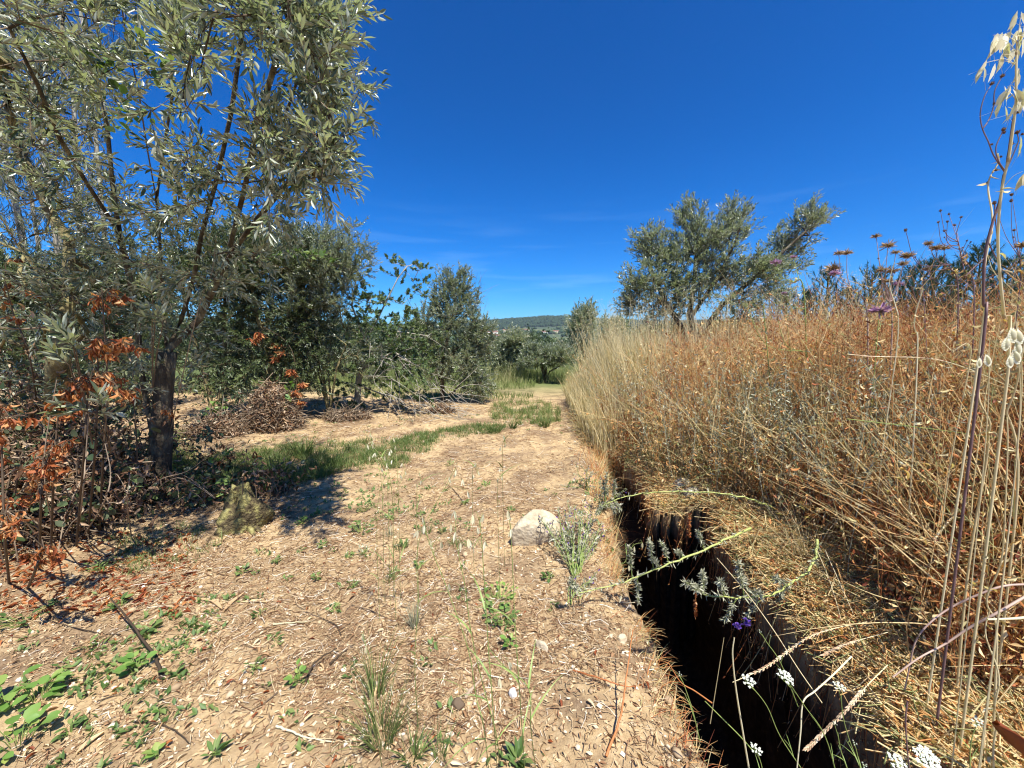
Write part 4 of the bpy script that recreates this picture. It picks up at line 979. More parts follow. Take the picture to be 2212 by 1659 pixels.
# mossy turf cushions on the right lip
mb = MB(); n = 9000; y = U(1.2, 3.3, n); a_, b_ = rims(y); x = b_ + np.abs(rng.normal(size=n))*.14 - .03
k = fbm(x*4, y*4, 3) > -.05; x, y = x[k], y[k]; N = len(x)
blades(mb, np.stack([x, y, Hbase(x, y)-.004], -1), U(.01, .04, N), U(0, 6.28, N), np.abs(rng.normal(size=N))*.5, U(0, .6, N), np.full(N, .0022), 3, U(0, 1, N))
M['moss'] = mat_plant('moss', [(0, (.14,.11,.03)), (.6, (.3,.24,.07)), (1, (.42,.36,.14))], .9, .1, None, .1)
tag(mb.build('moss', M['moss']), 'golden moss along the right lip of the trench', kind='stuff')

# dry grass and little clods along the crumbling left lip
reseed(207)
mb = MB(); n = 2600; y = .8+4.6*rng.random(n)**.8; a_, b_ = rims(y); x = a_ - .012 - np.abs(rng.normal(size=n))*.07; k = fbm(x*3, y*3, 3) > -.1; x, y = x[k], y[k]; N = len(x)
blades(mb, np.stack([x, y, H(x, y)-.004], -1), U(.03, .14, N)*(1+.5*sstep(3, 4.5, y)), U(-1.2, 1.2, N), U(.1, 1.3, N), U(0, 1.5, N), np.full(N, .0028), 5, U(0, 1, N))
n = 700; y = U(3.5, 5.8, n); a_, b_ = rims(y); x = a_ - .05 + rng.normal(size=n)*.1
blades(mb, np.stack([x, y, H(x, y)-.004], -1), U(.1, .35, n), U(0, 6.28, n), U(.1, .9, n), U(0, 1.5, n), np.full(n, .004), 5, U(0, 1, n))
tag(mb.build('dry_grass', M['weed']), 'short dry grass fringing the crumbling left lip of the trench', kind='stuff')
# ------------------------------------------------------------------ single plants and small things
def smooth_line(pts, n=14):
    pts = A(pts, float)
    if len(pts) == 2: return pts[0]+(pts[1]-pts[0])*np.linspace(0, 1, n)[:, None]
    P = np.vstack([2*pts[0]-pts[1], pts, 2*pts[-1]-pts[-2]]); out = []
    m = max(2, n//(len(pts)-1))
    for i in range(1, len(P)-2):
        for t in np.linspace(0, 1, m, endpoint=False):
            out.append(.5*((2*P[i])+(-P[i-1]+P[i+1])*t+(2*P[i-1]-5*P[i]+4*P[i+1]-P[i+2])*t*t+(-P[i-1]+3*P[i]-3*P[i+1]+P[i+2])*t**3))
    out.append(pts[-1]); return A(out)
def stem(mb, pts, r0, r1, rnd=.5, sides=5, n=14, mat=0):
    L_ = smooth_line(pts, n); tube(mb, L_, np.linspace(r0, r1, len(L_)), sides, rnd, mat); return L_
def Z8(x, y): return ((3032+x*.4521)/1.8228, (700+y*.4521)/1.8228)
def ZA(x, y): return ((3600+x*.4219)/1.8228, (y*.4219)/1.8228)
def Z6(x, y): return ((1900+x*.5425)/1.8228, (1700+y*.5425)/1.8228)
def Z7(x, y): return ((2532+x*.678)/1.8228, (1900+y*.678)/1.8228)
def Zl(x, y): return (x*.678/1.8228, (1000+y*.678)/1.8228)       # left middle enlargement
def Zg(x, y): return ((x*.633)/1.8228, (2000+y*.633)/1.8228)     # lower left enlargement
def Zh(x, y): return ((1300+x*.6173)/1.8228, (2000+y*.6173)/1.8228)

# --- stones
def stone(u, v, w, h, dp, name, label, mat, lvl=3, seed=1, cat='stone', rough=.16, sink=.3, rz=0, group=None):
    reseed(seed); p = on_ground(u, v); tv, tf = ICO2; tv, tf = A(tv), A(tf)
    # subdivide once or twice more
    for _ in range(2):
        vl = list(map(tuple, tv)); c = {}; nf = []
        def mid(a, b):
            k = (min(a, b), max(a, b))
            if k not in c: c[k] = len(vl); vl.append(tuple(nrm((A(vl[a])+A(vl[b]))/2)))
            return c[k]
        for a, b, d in tf: x, y, z = mid(a, b), mid(b, d), mid(d, a); nf += [[a, x, z], [b, y, x], [d, z, y], [x, y, z]]
        tv, tf = A(vl), A(nf)
    r = 1 + rough*fbm(tv[:, 0]*1.3+seed, tv[:, 1]*1.3+tv[:, 2]*1.1, 4)*1.6
    for _ in range(5):      # knock flats into it
        d = nrm(rng.normal(size=3)); k = tv@d*r; lim = U(.62, .85); r = np.where(k > lim, r*(lim/np.maximum(k, .01))**.85, r)
    V = tv*r[:, None]*A([w/2, dp/2, h]); c_, s_ = math.cos(rz), math.sin(rz); V = np.stack([V[:, 0]*c_-V[:, 1]*s_, V[:, 0]*s_+V[:, 1]*c_, V[:, 2]], -1)
    V = V + p + A([0, dp*.3, h*(.5-sink)]); mb = MB(); mb.add(V, tf)
    return tag(mb.build(name, M[mat], smooth=True, loc=p), label, cat, group)
stone(1162, 1176, .40, .18, .19, 'stone', 'large pale rounded stone on the sand beside the purple-flowered plant', 'rock', seed=5, rz=.2, sink=.25, rough=.12)
stone(1478, 1062, .20, .10, .16, 'stone', 'grey lichen-covered stone on the right lip of the trench', 'lichen_rock', seed=9)
stone(1498, 1078, .17, .08, .12, 'stone', 'white lichened stone just in front of another at the trench lip', 'lichen_rock', seed=12)
stone(1392, 1000, .12, .07, .1, 'stone', 'sandy clod of rock at the narrow end of the trench', 'rock', seed=14)
stone(1109, 1508, .042, .03, .035, 'stone', 'small bright white pebble near the bottom centre of the track', 'plaster', seed=17, cat='pebble')
stone(1343, 1388, .06, .03, .04, 'stone', 'small pinkish stone near the left lip of the trench', 'rock', seed=19, cat='pebble')
stone(1172, 1405, .085, .03, .04, 'stone', 'flat sandy stone below the patch of green clover-like leaves', 'rock', seed=23, rz=-.6, cat='pebble')
stone(*Zg(888, 498), .022, .012, .018, 'stone', 'tiny white pebble among dead leaves on the left side of the track', 'plaster', seed=25, cat='pebble')
# dark dropping or clod near the bottom
stone(*Zh(810, 1290), .06, .03, .05, 'earth_clod', 'dark grey earth clod left of the bright white pebble', 'twig', seed=29, cat='clod')

# --- mossy stump
reseed(301)
p = on_ground(505, 1150); mb = MB(); K = 26; S = 34
zz = np.linspace(-.05, .35, K); th = np.arange(S)*2*np.pi/S
V = []
for i, z in enumerate(zz):
    f = i/(K-1); r = .125*(1.25-.6*f + .15*math.sin(f*5)) 
    rr = r*(1 + .5*fbm(np.cos(th)*2.1+3, np.sin(th)*2.1+z*9, 4) + .16*np.sin(3*th+z*14))
    V.append(np.stack([p[0]+np.cos(th)*rr*1.05 + .05*f*0, p[1]+.12+np.sin(th)*rr, np.full(S, p[2]+z)+.02*np.sin(th*4)], -1))
V.append(np.tile([[p[0], p[1]+.12, p[2]+.32]], (S, 1))); V = A(V)
i = (np.arange(K)*S)[:, None]; j = np.arange(S)[None]; k = (j+1) % S
mb.add(V.reshape(-1, 3), np.stack([i+j, i+k, i+S+k, i+S+j], -1).reshape(-1, 4))
o = empty('tree_stump', p); mb.build('stump', M['moss_wood'], o, smooth=True)
m2 = MB(); th2 = U(0, 6.28, 6)
for q in range(5): tube(m2, [p+A([.02, .12, .03]), p+A([math.cos(th2[q])*.12, .12+math.sin(th2[q])*.1, .02]), p+A([math.cos(th2[q])*.24, .12+math.sin(th2[q])*.2, -.03])], [.035, .025, .012], 7)
m2.build('root', M['moss_wood'], o, smooth=True)
n = 700; t = U(0, 6.28, n); z = U(.0, .26, n); rr = .115*(1.2-.7*z/.28); P = p + np.stack([np.cos(t)*rr, .12+np.sin(t)*rr, z], -1)
m3 = MB(); scatter(m3, LEAF, P, frames(P-(p+A([0, .12, .1]))+rng.normal(size=(n, 3))*.1), np.stack([U(.006, .014, n), U(.01, .025, n), U(.01, .02, n)], -1)); m3.build('moss', M['moss'], o)
tag(o, 'short rotten tree stump crusted with yellow moss beside the large olive', 'stump')

# --- brush heap of grey sticks and tan dead leaves behind the grass strip
reseed(302)
def heap(name, label, cat, u0, u1, vb, hgt, dep, n, nl, lm, tm, Ls=(.2, .7)):
    a, b = on_ground(u0, vb), on_ground(u1, vb); c = (a+b)/2+A([0, dep*.5, 0]); rx = (b[0]-a[0])/2
    o = empty(name, c)
    def pts(n):
        d = nrm(rng.normal(size=(n, 3))); q = rng.random(n)**.4; P = d*q[:, None]*A([rx, dep, hgt]); P[:, 2] = np.abs(P[:, 2])*(1-.5*np.abs(P[:, 0]/rx)); return P + c
    P = pts(n); D = nrm(rng.normal(size=(n, 3))*A([1, .7, .55])); Ln = U(Ls[0], Ls[1], n); s = np.linspace(-.5, .5, 4)
    C = P[:, None] + D[:, None]*(Ln[:, None]*s)[..., None] + rng.normal(size=(n, 1, 3))*.15*(Ln[:, None]*(1-4*s**2))[..., None]*.5; C[..., 2] = np.maximum(C[..., 2], c[2]-.02)
    m = MB(); tubes(m, C, U(.002, .007, n)[:, None]*np.ones((1, 4)), 4, U(.3, 1, n)); m.build('sticks', M[tm], o)
    P = pts(nl); m = MB(); ln = U(.03, .09, nl); scatter(m, CURL, P, frames(rng.normal(size=(nl, 3))+A([0, 0, -.4])), np.stack([ln*.3, ln, ln], -1), U(.15, 1, nl)); m.build('dead_leaves', M[lm], o)
    return tag(o, label, cat)
heap('brush_heap', 'heap of pale dead leaves and grey sticks behind the large olive trunk', 'brush heap', 375, 520, 945, .32, .5, 380, 5200, 'tan', 'twig')
heap('brush_heap', 'brown heap of dry brambles and curled leaves, right of the pale one', 'brush heap', 500, 640, 930, .85, .45, 500, 5200, 'tan', 'twig')
heap('brush_heap', 'low pile of dead twigs along the front of the fig', 'brush heap', 680, 800, 908, .18, .3, 260, 900, 'tan', 'twig', (.2, .6))
heap('brush_heap', 'small reddish pile of dead twigs at the foot of the small lone olive', 'brush heap', 915, 985, 893, .2, .2, 130, 500, 'tan', 'twig', (.1, .35))
heap('brush_heap', 'dark tangle of dead twigs under the leaning olive at the far left', 'brush heap', -120, 215, 1150, .6, .6, 700, 9000, 'tan', 'twig', (.3, 1.0))

# --- brambles in the shade at the left
reseed(303)
def bramble(u, v, h, wdt, dp, ncane, label, nleaf, green=.25, group='dead brambles on the left'):
    b = on_ground(u, v); o = empty('bramble_bush', b); mc, ml, mg = MB(), MB(), MB()
    N = ncane; base = b + np.stack([U(-.5, .5, N)*wdt*.6, U(-.3, .5, N)*dp, np.full(N, -.02)], -1); base[:, 2] = H(base[:, 0], base[:, 1])
    C = blades(mc, base, h*U(.8, 1.7, N), U(0, 6.28, N), np.abs(rng.normal(size=N))*.2, U(.4, 2.3, N), U(.006, .011, N), 9, U(.2, 1, N), flat=False, sides=5)
    nb = ncane*nleaf; idx = rng.integers(0, N, nb); f = U(1, 8, nb); i = np.minimum(f.astype(int), 7); g = (f-i)[:, None]
    P = C[idx, i]*(1-g)+C[idx, i+1]*g + rng.normal(size=(nb, 3))*.05; ln = U(.03, .075, nb); P[:, 2] = np.maximum(P[:, 2], b[2]+.01)
    k = rng.random(nb) < green
    scatter(ml, CURL, P[~k], frames(rng.normal(size=(nb, 3))+A([0, 0, -1.]))[~k], np.stack([ln*.45, ln, ln], -1)[~k], U(0, .9, nb)[~k])
    if k.any(): scatter(mg, OVAL, P[k], frames(rng.normal(size=(nb, 3))+A([0, 0, .3]), A([0, -.3, 1.])+rng.normal(size=(nb, 3))*.4)[k], np.stack([ln*.6, ln, ln], -1)[k], U(0, .8, nb)[k])
    nt = ncane*30; idx = rng.integers(0, N, nt); i = rng.integers(0, 8, nt); g = U(0, 1, nt)[:, None]; P = C[idx, i]*(1-g)+C[idx, i+1]*g
    scatter(mc, NEED, P, frames(rng.normal(size=(nt, 3))), np.stack([np.full(nt, .004), np.full(nt, .011), np.ones(nt)], -1), U(.3, 1, nt))
    mc.build('canes', M['twig'], o); ml.build('dead_leaves', M['tan'], o)
    if mg.n: mg.build('leaves', M['dark_leaf'], o)
    return tag(o, label, 'bramble', group)
bramble(40, 1190, .9, 1.0, .5, 26, 'bramble thicket with withered leaves nearest the left edge', 55)
bramble(160, 1110, 1.1, 1.0, .5, 30, 'withered bramble thicket below the orange leaf sprays', 60)
bramble(245, 1120, .5, .8, .4, 22, 'dry bramble between the orange leaves and the large olive trunk', 50, .35)
bramble(20, 1060, 1.3, 1.2, .6, 30, 'taller dark bramble behind the nearest thicket at the left edge', 70, .3)
bramble(130, 1040, 1.4, 1.2, .6, 30, 'dark bramble thicket filling the shade under the leaning olive', 70, .4)
bramble(225, 1040, .9, .9, .5, 24, 'bramble in shade left of the large olive trunk, mixed green and brown', 60, .5)
bramble(430, 1090, .35, .5, .3, 14, 'low trailing bramble between olive trunk and mossy stump', 30, .5)
bramble(560, 1075, .3, .7, .3, 14, 'low dry bramble in the tree shadow behind the mossy stump', 26, .2)

# --- dead saplings with drooping orange leaves
reseed(304)
def orange_sprig(ml, mt, p, n=20, s=.05, spread=.04, D=None):
    k = max(1, n//5)
    for q in range(k):
        d = nrm(rng.normal(size=3)*A([1, .6, .4])+A([0, 0, .1])); tip = p+d*spread*1.6
        tube(mt, [p, (p+tip)/2+A([0, 0, .01]), tip], [.002, .0016, .001], 3, .4)
        m = 6; t = U(.3, 1, m)[:, None]; P = p+(tip-p)*t
        ln = U(.6, 1.2, m)*s
        scatter(ml, CURL, P, frames(rng.normal(size=(m, 3))*.45+A([0, 0, -1.])+d*.35), np.stack([ln*.3, ln, ln], -1), U(.1, 1, m))
def sapling(base_uv, Y, line, sprigs, label, n=18, s=.05):
    b = on_ground(*base_uv); o = empty('dead_sapling', b); mt, ml = MB(), MB()
    top = path3(line, Y); L_ = stem(mt, [b]+top, .007, .003, .4, 5, 20)
    for (u, v) in sprigs:
        p = at(u, v, Y+U(-.1, .1)); j = int(np.argmin(np.linalg.norm(L_-p, axis=1)+.4*np.maximum(L_[:, 2]-p[2], 0)))
        stem(mt, [L_[j], (L_[j]+p)/2+A([0, 0, .04]), p], .003, .002, .4, 4, 8); orange_sprig(ml, mt, p, n, s)
    mt.build('stem', M['twig'], o); ml.build('dead_leaves', M['orange'], o)
    return tag(o, label, 'sapling', 'dead saplings with orange leaves')
sapling((215, 1150), 2.5, [(222, 1000), (232, 850), (225, 700), (220, 620)], [(222, 640), (236, 655), (212, 668), (252, 640), (262, 650)], 'dead sapling whose top carries the highest cluster of deep orange leaves, left of the trunk')
sapling((190, 1160), 2.3, [(205, 980), (212, 830), (210, 740)], [(212, 745), (232, 740), (262, 745), (285, 745), (225, 765), (205, 760), (240, 752)], 'dead sapling with a wide bright orange cluster just left of the trunk fork', 24, .055)
sapling((165, 1180), 2.2, [(180, 1000), (190, 860), (200, 800)], [(170, 825), (190, 820), (235, 815), (250, 830), (265, 845), (215, 808), (160, 845)], 'dead sapling with orange leaves hanging in two clumps at trunk height', 24, .055)
sapling((110, 1200), 2.2, [(115, 1050), (122, 940), (128, 870)], [(130, 880), (122, 900), (140, 890), (120, 960), (135, 965), (112, 970), (95, 990), (108, 1010)], 'dead sapling with orange leaf clumps one above another near the left edge', 20, .05)
sapling((85, 1230), 2.0, [(88, 1100), (95, 1020), (105, 980)], [(92, 1010), (80, 1020), (105, 1015), (85, 1050), (20, 1085)], 'short dead sapling with bright orange leaves low on the left', 20, .05)
sapling((20, 1260), 1.9, [(10, 1150), (5, 1000), (0, 900)], [(5, 930), (20, 900), (12, 960), (-10, 990), (10, 1110), (30, 1085), (25, 1130)], 'dead orange-leaved sapling cut by the left edge of the view', 20, .05)
sapling((60, 1270), 1.8, [(75, 1235), (88, 1195), (92, 1180)], [(85, 1190), (95, 1185), (78, 1205), (100, 1200), (20, 1150)], 'dead sapling bent to the ground with fiery orange leaves at lower left', 20, .05)
sapling((300, 1110), 3.2, [(295, 950), (290, 880)], [(282, 860), (290, 885), (350, 883), (365, 885), (340, 885), (275, 870)], 'thin dead shoot with small red leaves crossing the olive trunk', 8, .045)
sapling((490, 1030), 3.9, [(500, 985), (505, 960)], [(470, 965), (485, 985), (545, 985), (478, 1000), (556, 1052), (470, 1030)], 'small shoot with orange and yellow leaves in front of the grass strip', 10, .055)
sapling((555, 925), 6.4, [(550, 900), (545, 880)], [(520, 895), (540, 905), (555, 915), (575, 905), (590, 912), (530, 920), (560, 895)], 'dead shoot with orange leaves on the sand before the brown heap', 24, .07)
sapling((645, 890), 6.6, [(640, 800), (620, 740), (560, 700)], [(655, 830), (640, 850), (600, 745), (560, 720), (545, 735), (650, 870), (630, 800), (610, 760), (540, 545), (590, 770)], 'dead branch with red-orange leaves in the dark evergreen shrub', 26, .1)
sapling((90, 1000), 3.0, [(70, 800), (30, 680), (10, 600)], [(10, 620), (20, 560), (0, 650), (40, 690), (60, 640), (5, 880)], 'dead sapling with dull red leaves high at the left edge', 16, .05)

# sunlit leafy shoots low on the olive trunk
reseed(305)
def leaf_shoot(base, uv_list, Y, label, mat='olive', T=LANCE4, ll=.075, lw=.018, n=12, name='leafy_shoot'):
    o = empty(name, base); m1, m2 = MB(), MB()
    for (u, v) in uv_list:
        p = at(u, v, Y); L_ = stem(m1, [base, (base+p)/2+A([0, 0, .05]), p], .004, .0025, .6, 4, 8)
        d = nrm(A([U(-.6, .6), -.6, .7])); sprays(m2, A([p]*2), A([d, nrm(d+rng.normal(size=3)*.5)]), A([.12, .10]), n, T, ll, lw, .9, 0, 0, 1, up=.8)
    m1.build('stem', M['twig'], o); m2.build('leaves', [M[mat], M['twig']], o)
    return tag(o, label, 'shoot', 'green shoots among the dead leaves')
leaf_shoot(at(330, 850, 3.3), [(330, 640), (335, 690), (352, 700)], 2.4, 'silvery olive shoot catching the sun left of the trunk fork')
leaf_shoot(at(200, 960, 2.6), [(155, 735), (165, 760), (150, 790)], 2.1, 'upright green shoot between two orange leaf clusters')
leaf_shoot(at(240, 980, 2.6), [(205, 895), (222, 880), (165, 900)], 2.2, 'green shoot with broad leaves below the wide orange cluster')
leaf_shoot(at(450, 1040, 4.0), [(500, 1040), (535, 1100)], 3.4, 'small green shoot beside the mossy stump', 'green', OVAL, .05, .03, 6)
reseed(306)
def vine(pts_uv, Y, label, n=6, mat='bright', s=.06):
    P = path3(pts_uv, Y); o = empty('bramble_shoot', P[0]); m1, m2 = MB(), MB(); L_ = stem(m1, P, .003, .002, .7, 4, 16)
    k = len(pts_uv)*n; idx = rng.integers(2, len(L_), k); Q = L_[idx]+rng.normal(size=(k, 3))*.03; ln = U(.5, 1.2, k)*s
    scatter(m2, OVAL, Q, frames(rng.normal(size=(k, 3)), A([0, -.4, 1.])+rng.normal(size=(k, 3))*.5), np.stack([ln*.75, ln, ln], -1)); m1.build('stem', M['stemgreen'], o); m2.build('leaves', M[mat], o)
    return tag(o, label, 'bramble shoot', 'fresh bramble shoots')
vine([(430, 1060), (455, 1010), (470, 990), (520, 960)], 3.8, 'lime-green bramble shoot above the stump', 4)
vine([(400, 1120), (430, 1085), (480, 1070), (540, 1055)], 3.5, 'yellow-green bramble shoot trailing over the stump', 4)
vine([(430, 920), (450, 890), (475, 870), (480, 905)], 6.2, 'lime shoot growing out of the pale leaf heap', 5, s=.09)
vine([(600, 900), (620, 860), (630, 830)], 6.4, 'small lime shoot in front of the dark shrub', 5, s=.09)
vine([(240, 260), (262, 225), (285, 250), (270, 290)], 2.3, 'fresh vine leaves caught by sun in the olive crown, beside an orange leaf', 6, s=.05)
vine([(150, 110), (190, 130), (230, 120), (215, 180)], 2.4, 'green vine climbing high in the olive crown', 12, 'green', .05)
vine([(330, 160), (345, 120), (360, 100)], 2.4, 'short vine shoot near the top of the olive crown', 6, 'green', .05)
vine([(420, 590), (560, 560), (640, 545), (720, 560)], 6.5, 'green vine over the top of the dark evergreen shrub', 22, 'green', .1)

# --- thorny pale dead canes standing in front at the left
reseed(307)
def cane(pts, Y, label, name='dead_cane', r=.0045, mat='twig', group='dead thorny canes at the left', cat='cane', rnd=.85, thorn=60):
    b = on_ground(*pts[0]); P = [b]+path3(pts[1:], Y); m = MB(); L_ = stem(m, P, r, r*.5, rnd, 5, 26)
    i = rng.integers(0, len(L_)-1, thorn); g = U(0, 1, thorn)[:, None]; Q = L_[i]*(1-g)+L_[i+1]*g
    if thorn: scatter(m, NEED, Q, frames(rng.normal(size=(thorn, 3))), np.stack([np.full(thorn, .004), U(.008, .016, thorn), np.ones(thorn)], -1), np.full(thorn, rnd))
    return tag(m.build(name, M[mat], loc=b), label, cat, group)
cane([Zl(480, 1640), Zl(600, 1450), Zl(642, 1280), Zl(610, 1100)], 2.15, 'pale thorny cane bowed to the right, tip at trunk-base height')
cane([Zl(455, 1620), Zl(480, 1400), Zl(500, 1150), Zl(520, 860)], 2.2, 'pale upright thorny cane second from the trunk')
cane([Zl(330, 1650), Zl(270, 1400), Zl(260, 1150), Zl(330, 730)], 2.2, 'long pale cane rising through the hanging orange leaves')
cane([Zl(765, 1650), Zl(740, 1450), Zl(755, 1280)], 2.4, 'short reddish cane before the olive trunk base')
cane([Zl(310, 1640), Zl(150, 1560), Zl(20, 1480)], 2.0, 'cane lying low toward the left edge', thorn=30)
cane([Zl(1350, 1620), Zl(1400, 1450), Zl(1412, 1290)], 3.0, 'thin reddish cane leaning in front of the mossy stump', rnd=.5, thorn=8)
cane([Zl(1480, 1590), Zl(1490, 1400), Zl(1478, 1330)], 3.1, 'thin upright cane right of the mossy stump', rnd=.5, thorn=8)
cane([Zl(700, 1560), Zl(900, 1330), Zl(1090, 1260), Zl(1250, 1140)], 2.9, 'long thin cane slanting across the foot of the trunk', r=.003, rnd=.9, thorn=4)
cane([Zl(850, 1420), Zl(1030, 1300), Zl(1250, 1420), Zl(1100, 1300)], 3.0, 'thin pale stick crossing before the trunk base', r=.003, rnd=1, thorn=0)
cane([(345, 1040), (420, 700), (455, 600), (468, 510)], 3.0, 'pale bare whip leaning across the trunk fork', r=.004, rnd=.9, thorn=0)

# --- small green plants on the track (each one a thing)
reseed(308)
def rosette(u, v, size, nleaf, label, mat='green', T=OVAL, asp=.5, up=(.1, .9), name='green_weed', cat='weed', group=None, layers=1, spread=.0, lift=.0, dx=None):
    b = on_ground(u, v); o = MB(); k = int(nleaf*1.3); size = size*.72; a = U(0, 6.28, k); r = spread*np.sqrt(rng.random(k))
    c = b + np.stack([np.cos(a)*r, np.sin(a)*r*1.0, np.zeros(k)], -1); a2 = a+rng.normal(size=k)*.6
    c[:, 2] = H(c[:, 0], c[:, 1]) + .006 + lift*rng.random(k)
    D = np.stack([np.cos(a2), np.sin(a2), U(up[0], up[1], k)], -1); ln = size*U(.5, 1.15, k)
    if lift:
        foot = c.copy(); foot[:, 2] = H(c[:, 0], c[:, 1])-.005; foot[:, :2] = b[:2]+(c[:, :2]-b[:2])*.4
        tubes(o, np.stack([foot, (foot+c)/2+A([0, 0, .01]), c], 1), .0015, 3, U(.3, .7, k), 1)
    scatter(o, T, c, frames(D, A([0, 0, 1.])+rng.normal(size=(k, 3))*.25), np.stack([ln*asp, ln, ln], -1))
    return tag(o.build(name, [M[mat], M['stemgreen']], loc=b), label, cat, group)
G = 'green weeds on the track'
rosette(*Zg(60, 1240), .085, 16, 'bright green bramble seedling with broad leaves at the lower left edge', 'bright', OVAL, .78, (-.1, .5), 'bramble_seedling', 'bramble', G, spread=.07, lift=.10)
rosette(*Zg(230, 1200), .07, 12, 'bright bramble leaves right of the one at the left edge', 'bright', OVAL, .75, (-.1, .5), 'bramble_seedling', 'bramble', G, spread=.06, lift=.08)
rosette(*Zg(110, 1470), .08, 18, 'leafy green bramble lowest at the left edge', 'bright', OVAL, .7, (-.1, .5), 'bramble_seedling', 'bramble', G, spread=.08, lift=.08)
rosette(*Zg(430, 1400), .055, 10, 'grey-green weed right of the lowest bramble', 'green', OVAL, .5, (0, .8), 'green_weed', 'weed', G, spread=.02, lift=.03)
rosette(*Zg(850, 1010), .06, 16, 'jagged green nettle-like plant at the left end of a dark twig', 'bright', OVAL, .7, (0, .6), 'green_weed', 'weed', G, spread=.04, lift=.05)
rosette(*Zg(1090, 1050), .05, 9, 'green plant right of the dark twig', 'green', OVAL, .7, (0, .6), 'green_weed', 'weed', G, spread=.03, lift=.04)
rosette(*Zg(930, 770), .055, 14, 'lime and dark green weed above the dark twig', 'green', OVAL, .6, (0, .6), 'green_weed', 'weed', G, spread=.04, lift=.03)
rosette(*Zg(740, 620), .055, 14, 'dark green weed left of the curled bark strips', 'green', OVAL, .6, (0, .6), 'green_weed', 'weed', G, spread=.04, lift=.04)
rosette(*Zg(150, 700), .055, 22, 'spreading pale weed near the left edge at mid height', 'green', OVAL, .6, (0, .6), 'green_weed', 'weed', G, spread=.12, lift=.04)
rosette(*Zg(620, 390), .05, 20, 'loose green weed below the brambles', 'green', LEAF, .4, (0, .9), 'green_weed', 'weed', G, spread=.08, lift=.05)
rosette(*Zg(1860, 1080), .05, 11, 'upright weed with round leaves left of the tall oat stems', 'bright', OVAL, .7, (0, .7), 'green_weed', 'weed', G, spread=.03, lift=.06)
rosette(*Zg(1330, 1540), .075, 10, 'bottom-edge weed with long toothed leaves', 'green', LANCE4, .3, (.2, 1.2), 'green_weed', 'weed', G, spread=.02, lift=.01)
rosette(*Zg(980, 1560), .05, 4, 'single seedling with one broad leaf near the bottom edge', 'bright', OVAL, .7, (0, .7), 'green_weed', 'weed', G, spread=.01, lift=.03)
rosette(*Zg(1010, 1280), .05, 3, 'single pale leaf standing on the dead leaves at lower left', 'bright', OVAL, .7, (.3, .9), 'green_weed', 'weed', G, spread=.01, lift=.03)
rosette(*Zh(1080, 600), .042, 34, 'patch of small bright leaves in the middle of the track, upper half', 'bright', OVAL, .65, (0, .6), 'leafy_weed', 'weed', G, spread=.11, lift=.05)
rosette(*Zh(1100, 720), .042, 34, 'patch of small bright leaves in the middle of the track, lower half', 'green', OVAL, .65, (0, .6), 'leafy_weed', 'weed', G, spread=.09, lift=.05)
rosette(*Zh(1150, 880), .05, 10, 'few green leaves at the lower tip of the middle leaf patch', 'bright', OVAL, .6, (0, .8), 'leafy_weed', 'weed', G, spread=.03, lift=.04)
rosette(*Zh(1200, 1610), .09, 12, 'fleshy green rosette at the bottom centre edge', 'green', LANCE4, .4, (.3, 1.1), 'green_weed', 'weed', G, spread=.015, lift=.0)
rosette(*Zh(210, 150), .05, 24, 'leafy green weed at the edge of the tree shadow', 'green', OVAL, .6, (0, .7), 'green_weed', 'weed', G, spread=.09, lift=.06)
rosette(*Zh(220, 20), .055, 18, 'dark green weed just inside the tree shadow', 'green', LEAF, .4, (.1, 1.1), 'green_weed', 'weed', G, spread=.06, lift=.05)
rosette(*Zh(220, 300), .045, 18, 'upright blue-green weed below the leafy one at the shadow edge', 'silver', LEAF, .35, (.2, 1.5), 'green_weed', 'weed', G, spread=.04, lift=.05)
rosette(*Zh(150, 510), .05, 16, 'flat grey-green tuft left of centre', 'green', LEAF, .2, (.0, .6), 'green_weed', 'weed', G, spread=.02, lift=.02)
rosette(655, 1130, .045, 18, 'lime weed on sand right of the mossy stump', 'bright', OVAL, .6, (0, .8), 'green_weed', 'weed', G, spread=.05, lift=.04)
rosette(690, 1110, .04, 12, 'smaller weed right behind the lime one beside the stump', 'green', OVAL, .6, (0, .8), 'green_weed', 'weed', G, spread=.05, lift=.04)
rosette(845, 1120, .045, 12, 'green weed on the track near the tree shadow tip', 'green', LEAF, .4, (0, 1), 'green_weed', 'weed', G, spread=.05, lift=.04)
rosette(1050, 1050, .055, 16, 'lime-green weed cluster behind the oat spikelets', 'bright', LEAF, .35, (.1, 1.2), 'green_weed', 'weed', G, spread=.04, lift=.03)
rosette(975, 1005, .05, 14, 'green weed far up the centre of the track', 'green', LEAF, .4, (.1, 1.2), 'green_weed', 'weed', G, spread=.06, lift=.03)
SW = [(560, 1195, 'below the mossy stump'), (600, 1215, 'right below the one under the stump'), (520, 1235, 'on bare sand left of the one under the stump'), (690, 1250, 'halfway between the stump and the wiry tuft'), (905, 1225, 'just above the wispy grey tuft'),
  (845, 1240, 'up left of the wispy grey tuft'), (560, 1330, 'right of the pale bark strip'), (720, 1320, 'on open sand left of the wispy grey tuft'), (215, 1225, 'under the lowest brambles'), (130, 1300, 'near the left edge above the spreading pale weed'), (190, 1400, 'left of the dark crooked twig'),
  (600, 1390, 'above the upright round-leaved weed'), (545, 1445, 'left of the upright round-leaved weed'), (700, 1180, 'below the lime weed beside the stump'), (1005, 1090, 'among the white oat spikelets'), (950, 1150, 'left of the oat stems, level with the pale stone'), (880, 1180, 'between the shadow-edge weed and the oat stems'),
  (1015, 1180, 'between the oat stems and the pale stone'), (1110, 1105, 'behind the pale stone on its left'), (755, 1205, 'right of the upright blue-green weed'), (470, 1180, 'left of the mossy stump foot'), (1180, 1250, 'in front of the pale stone')]
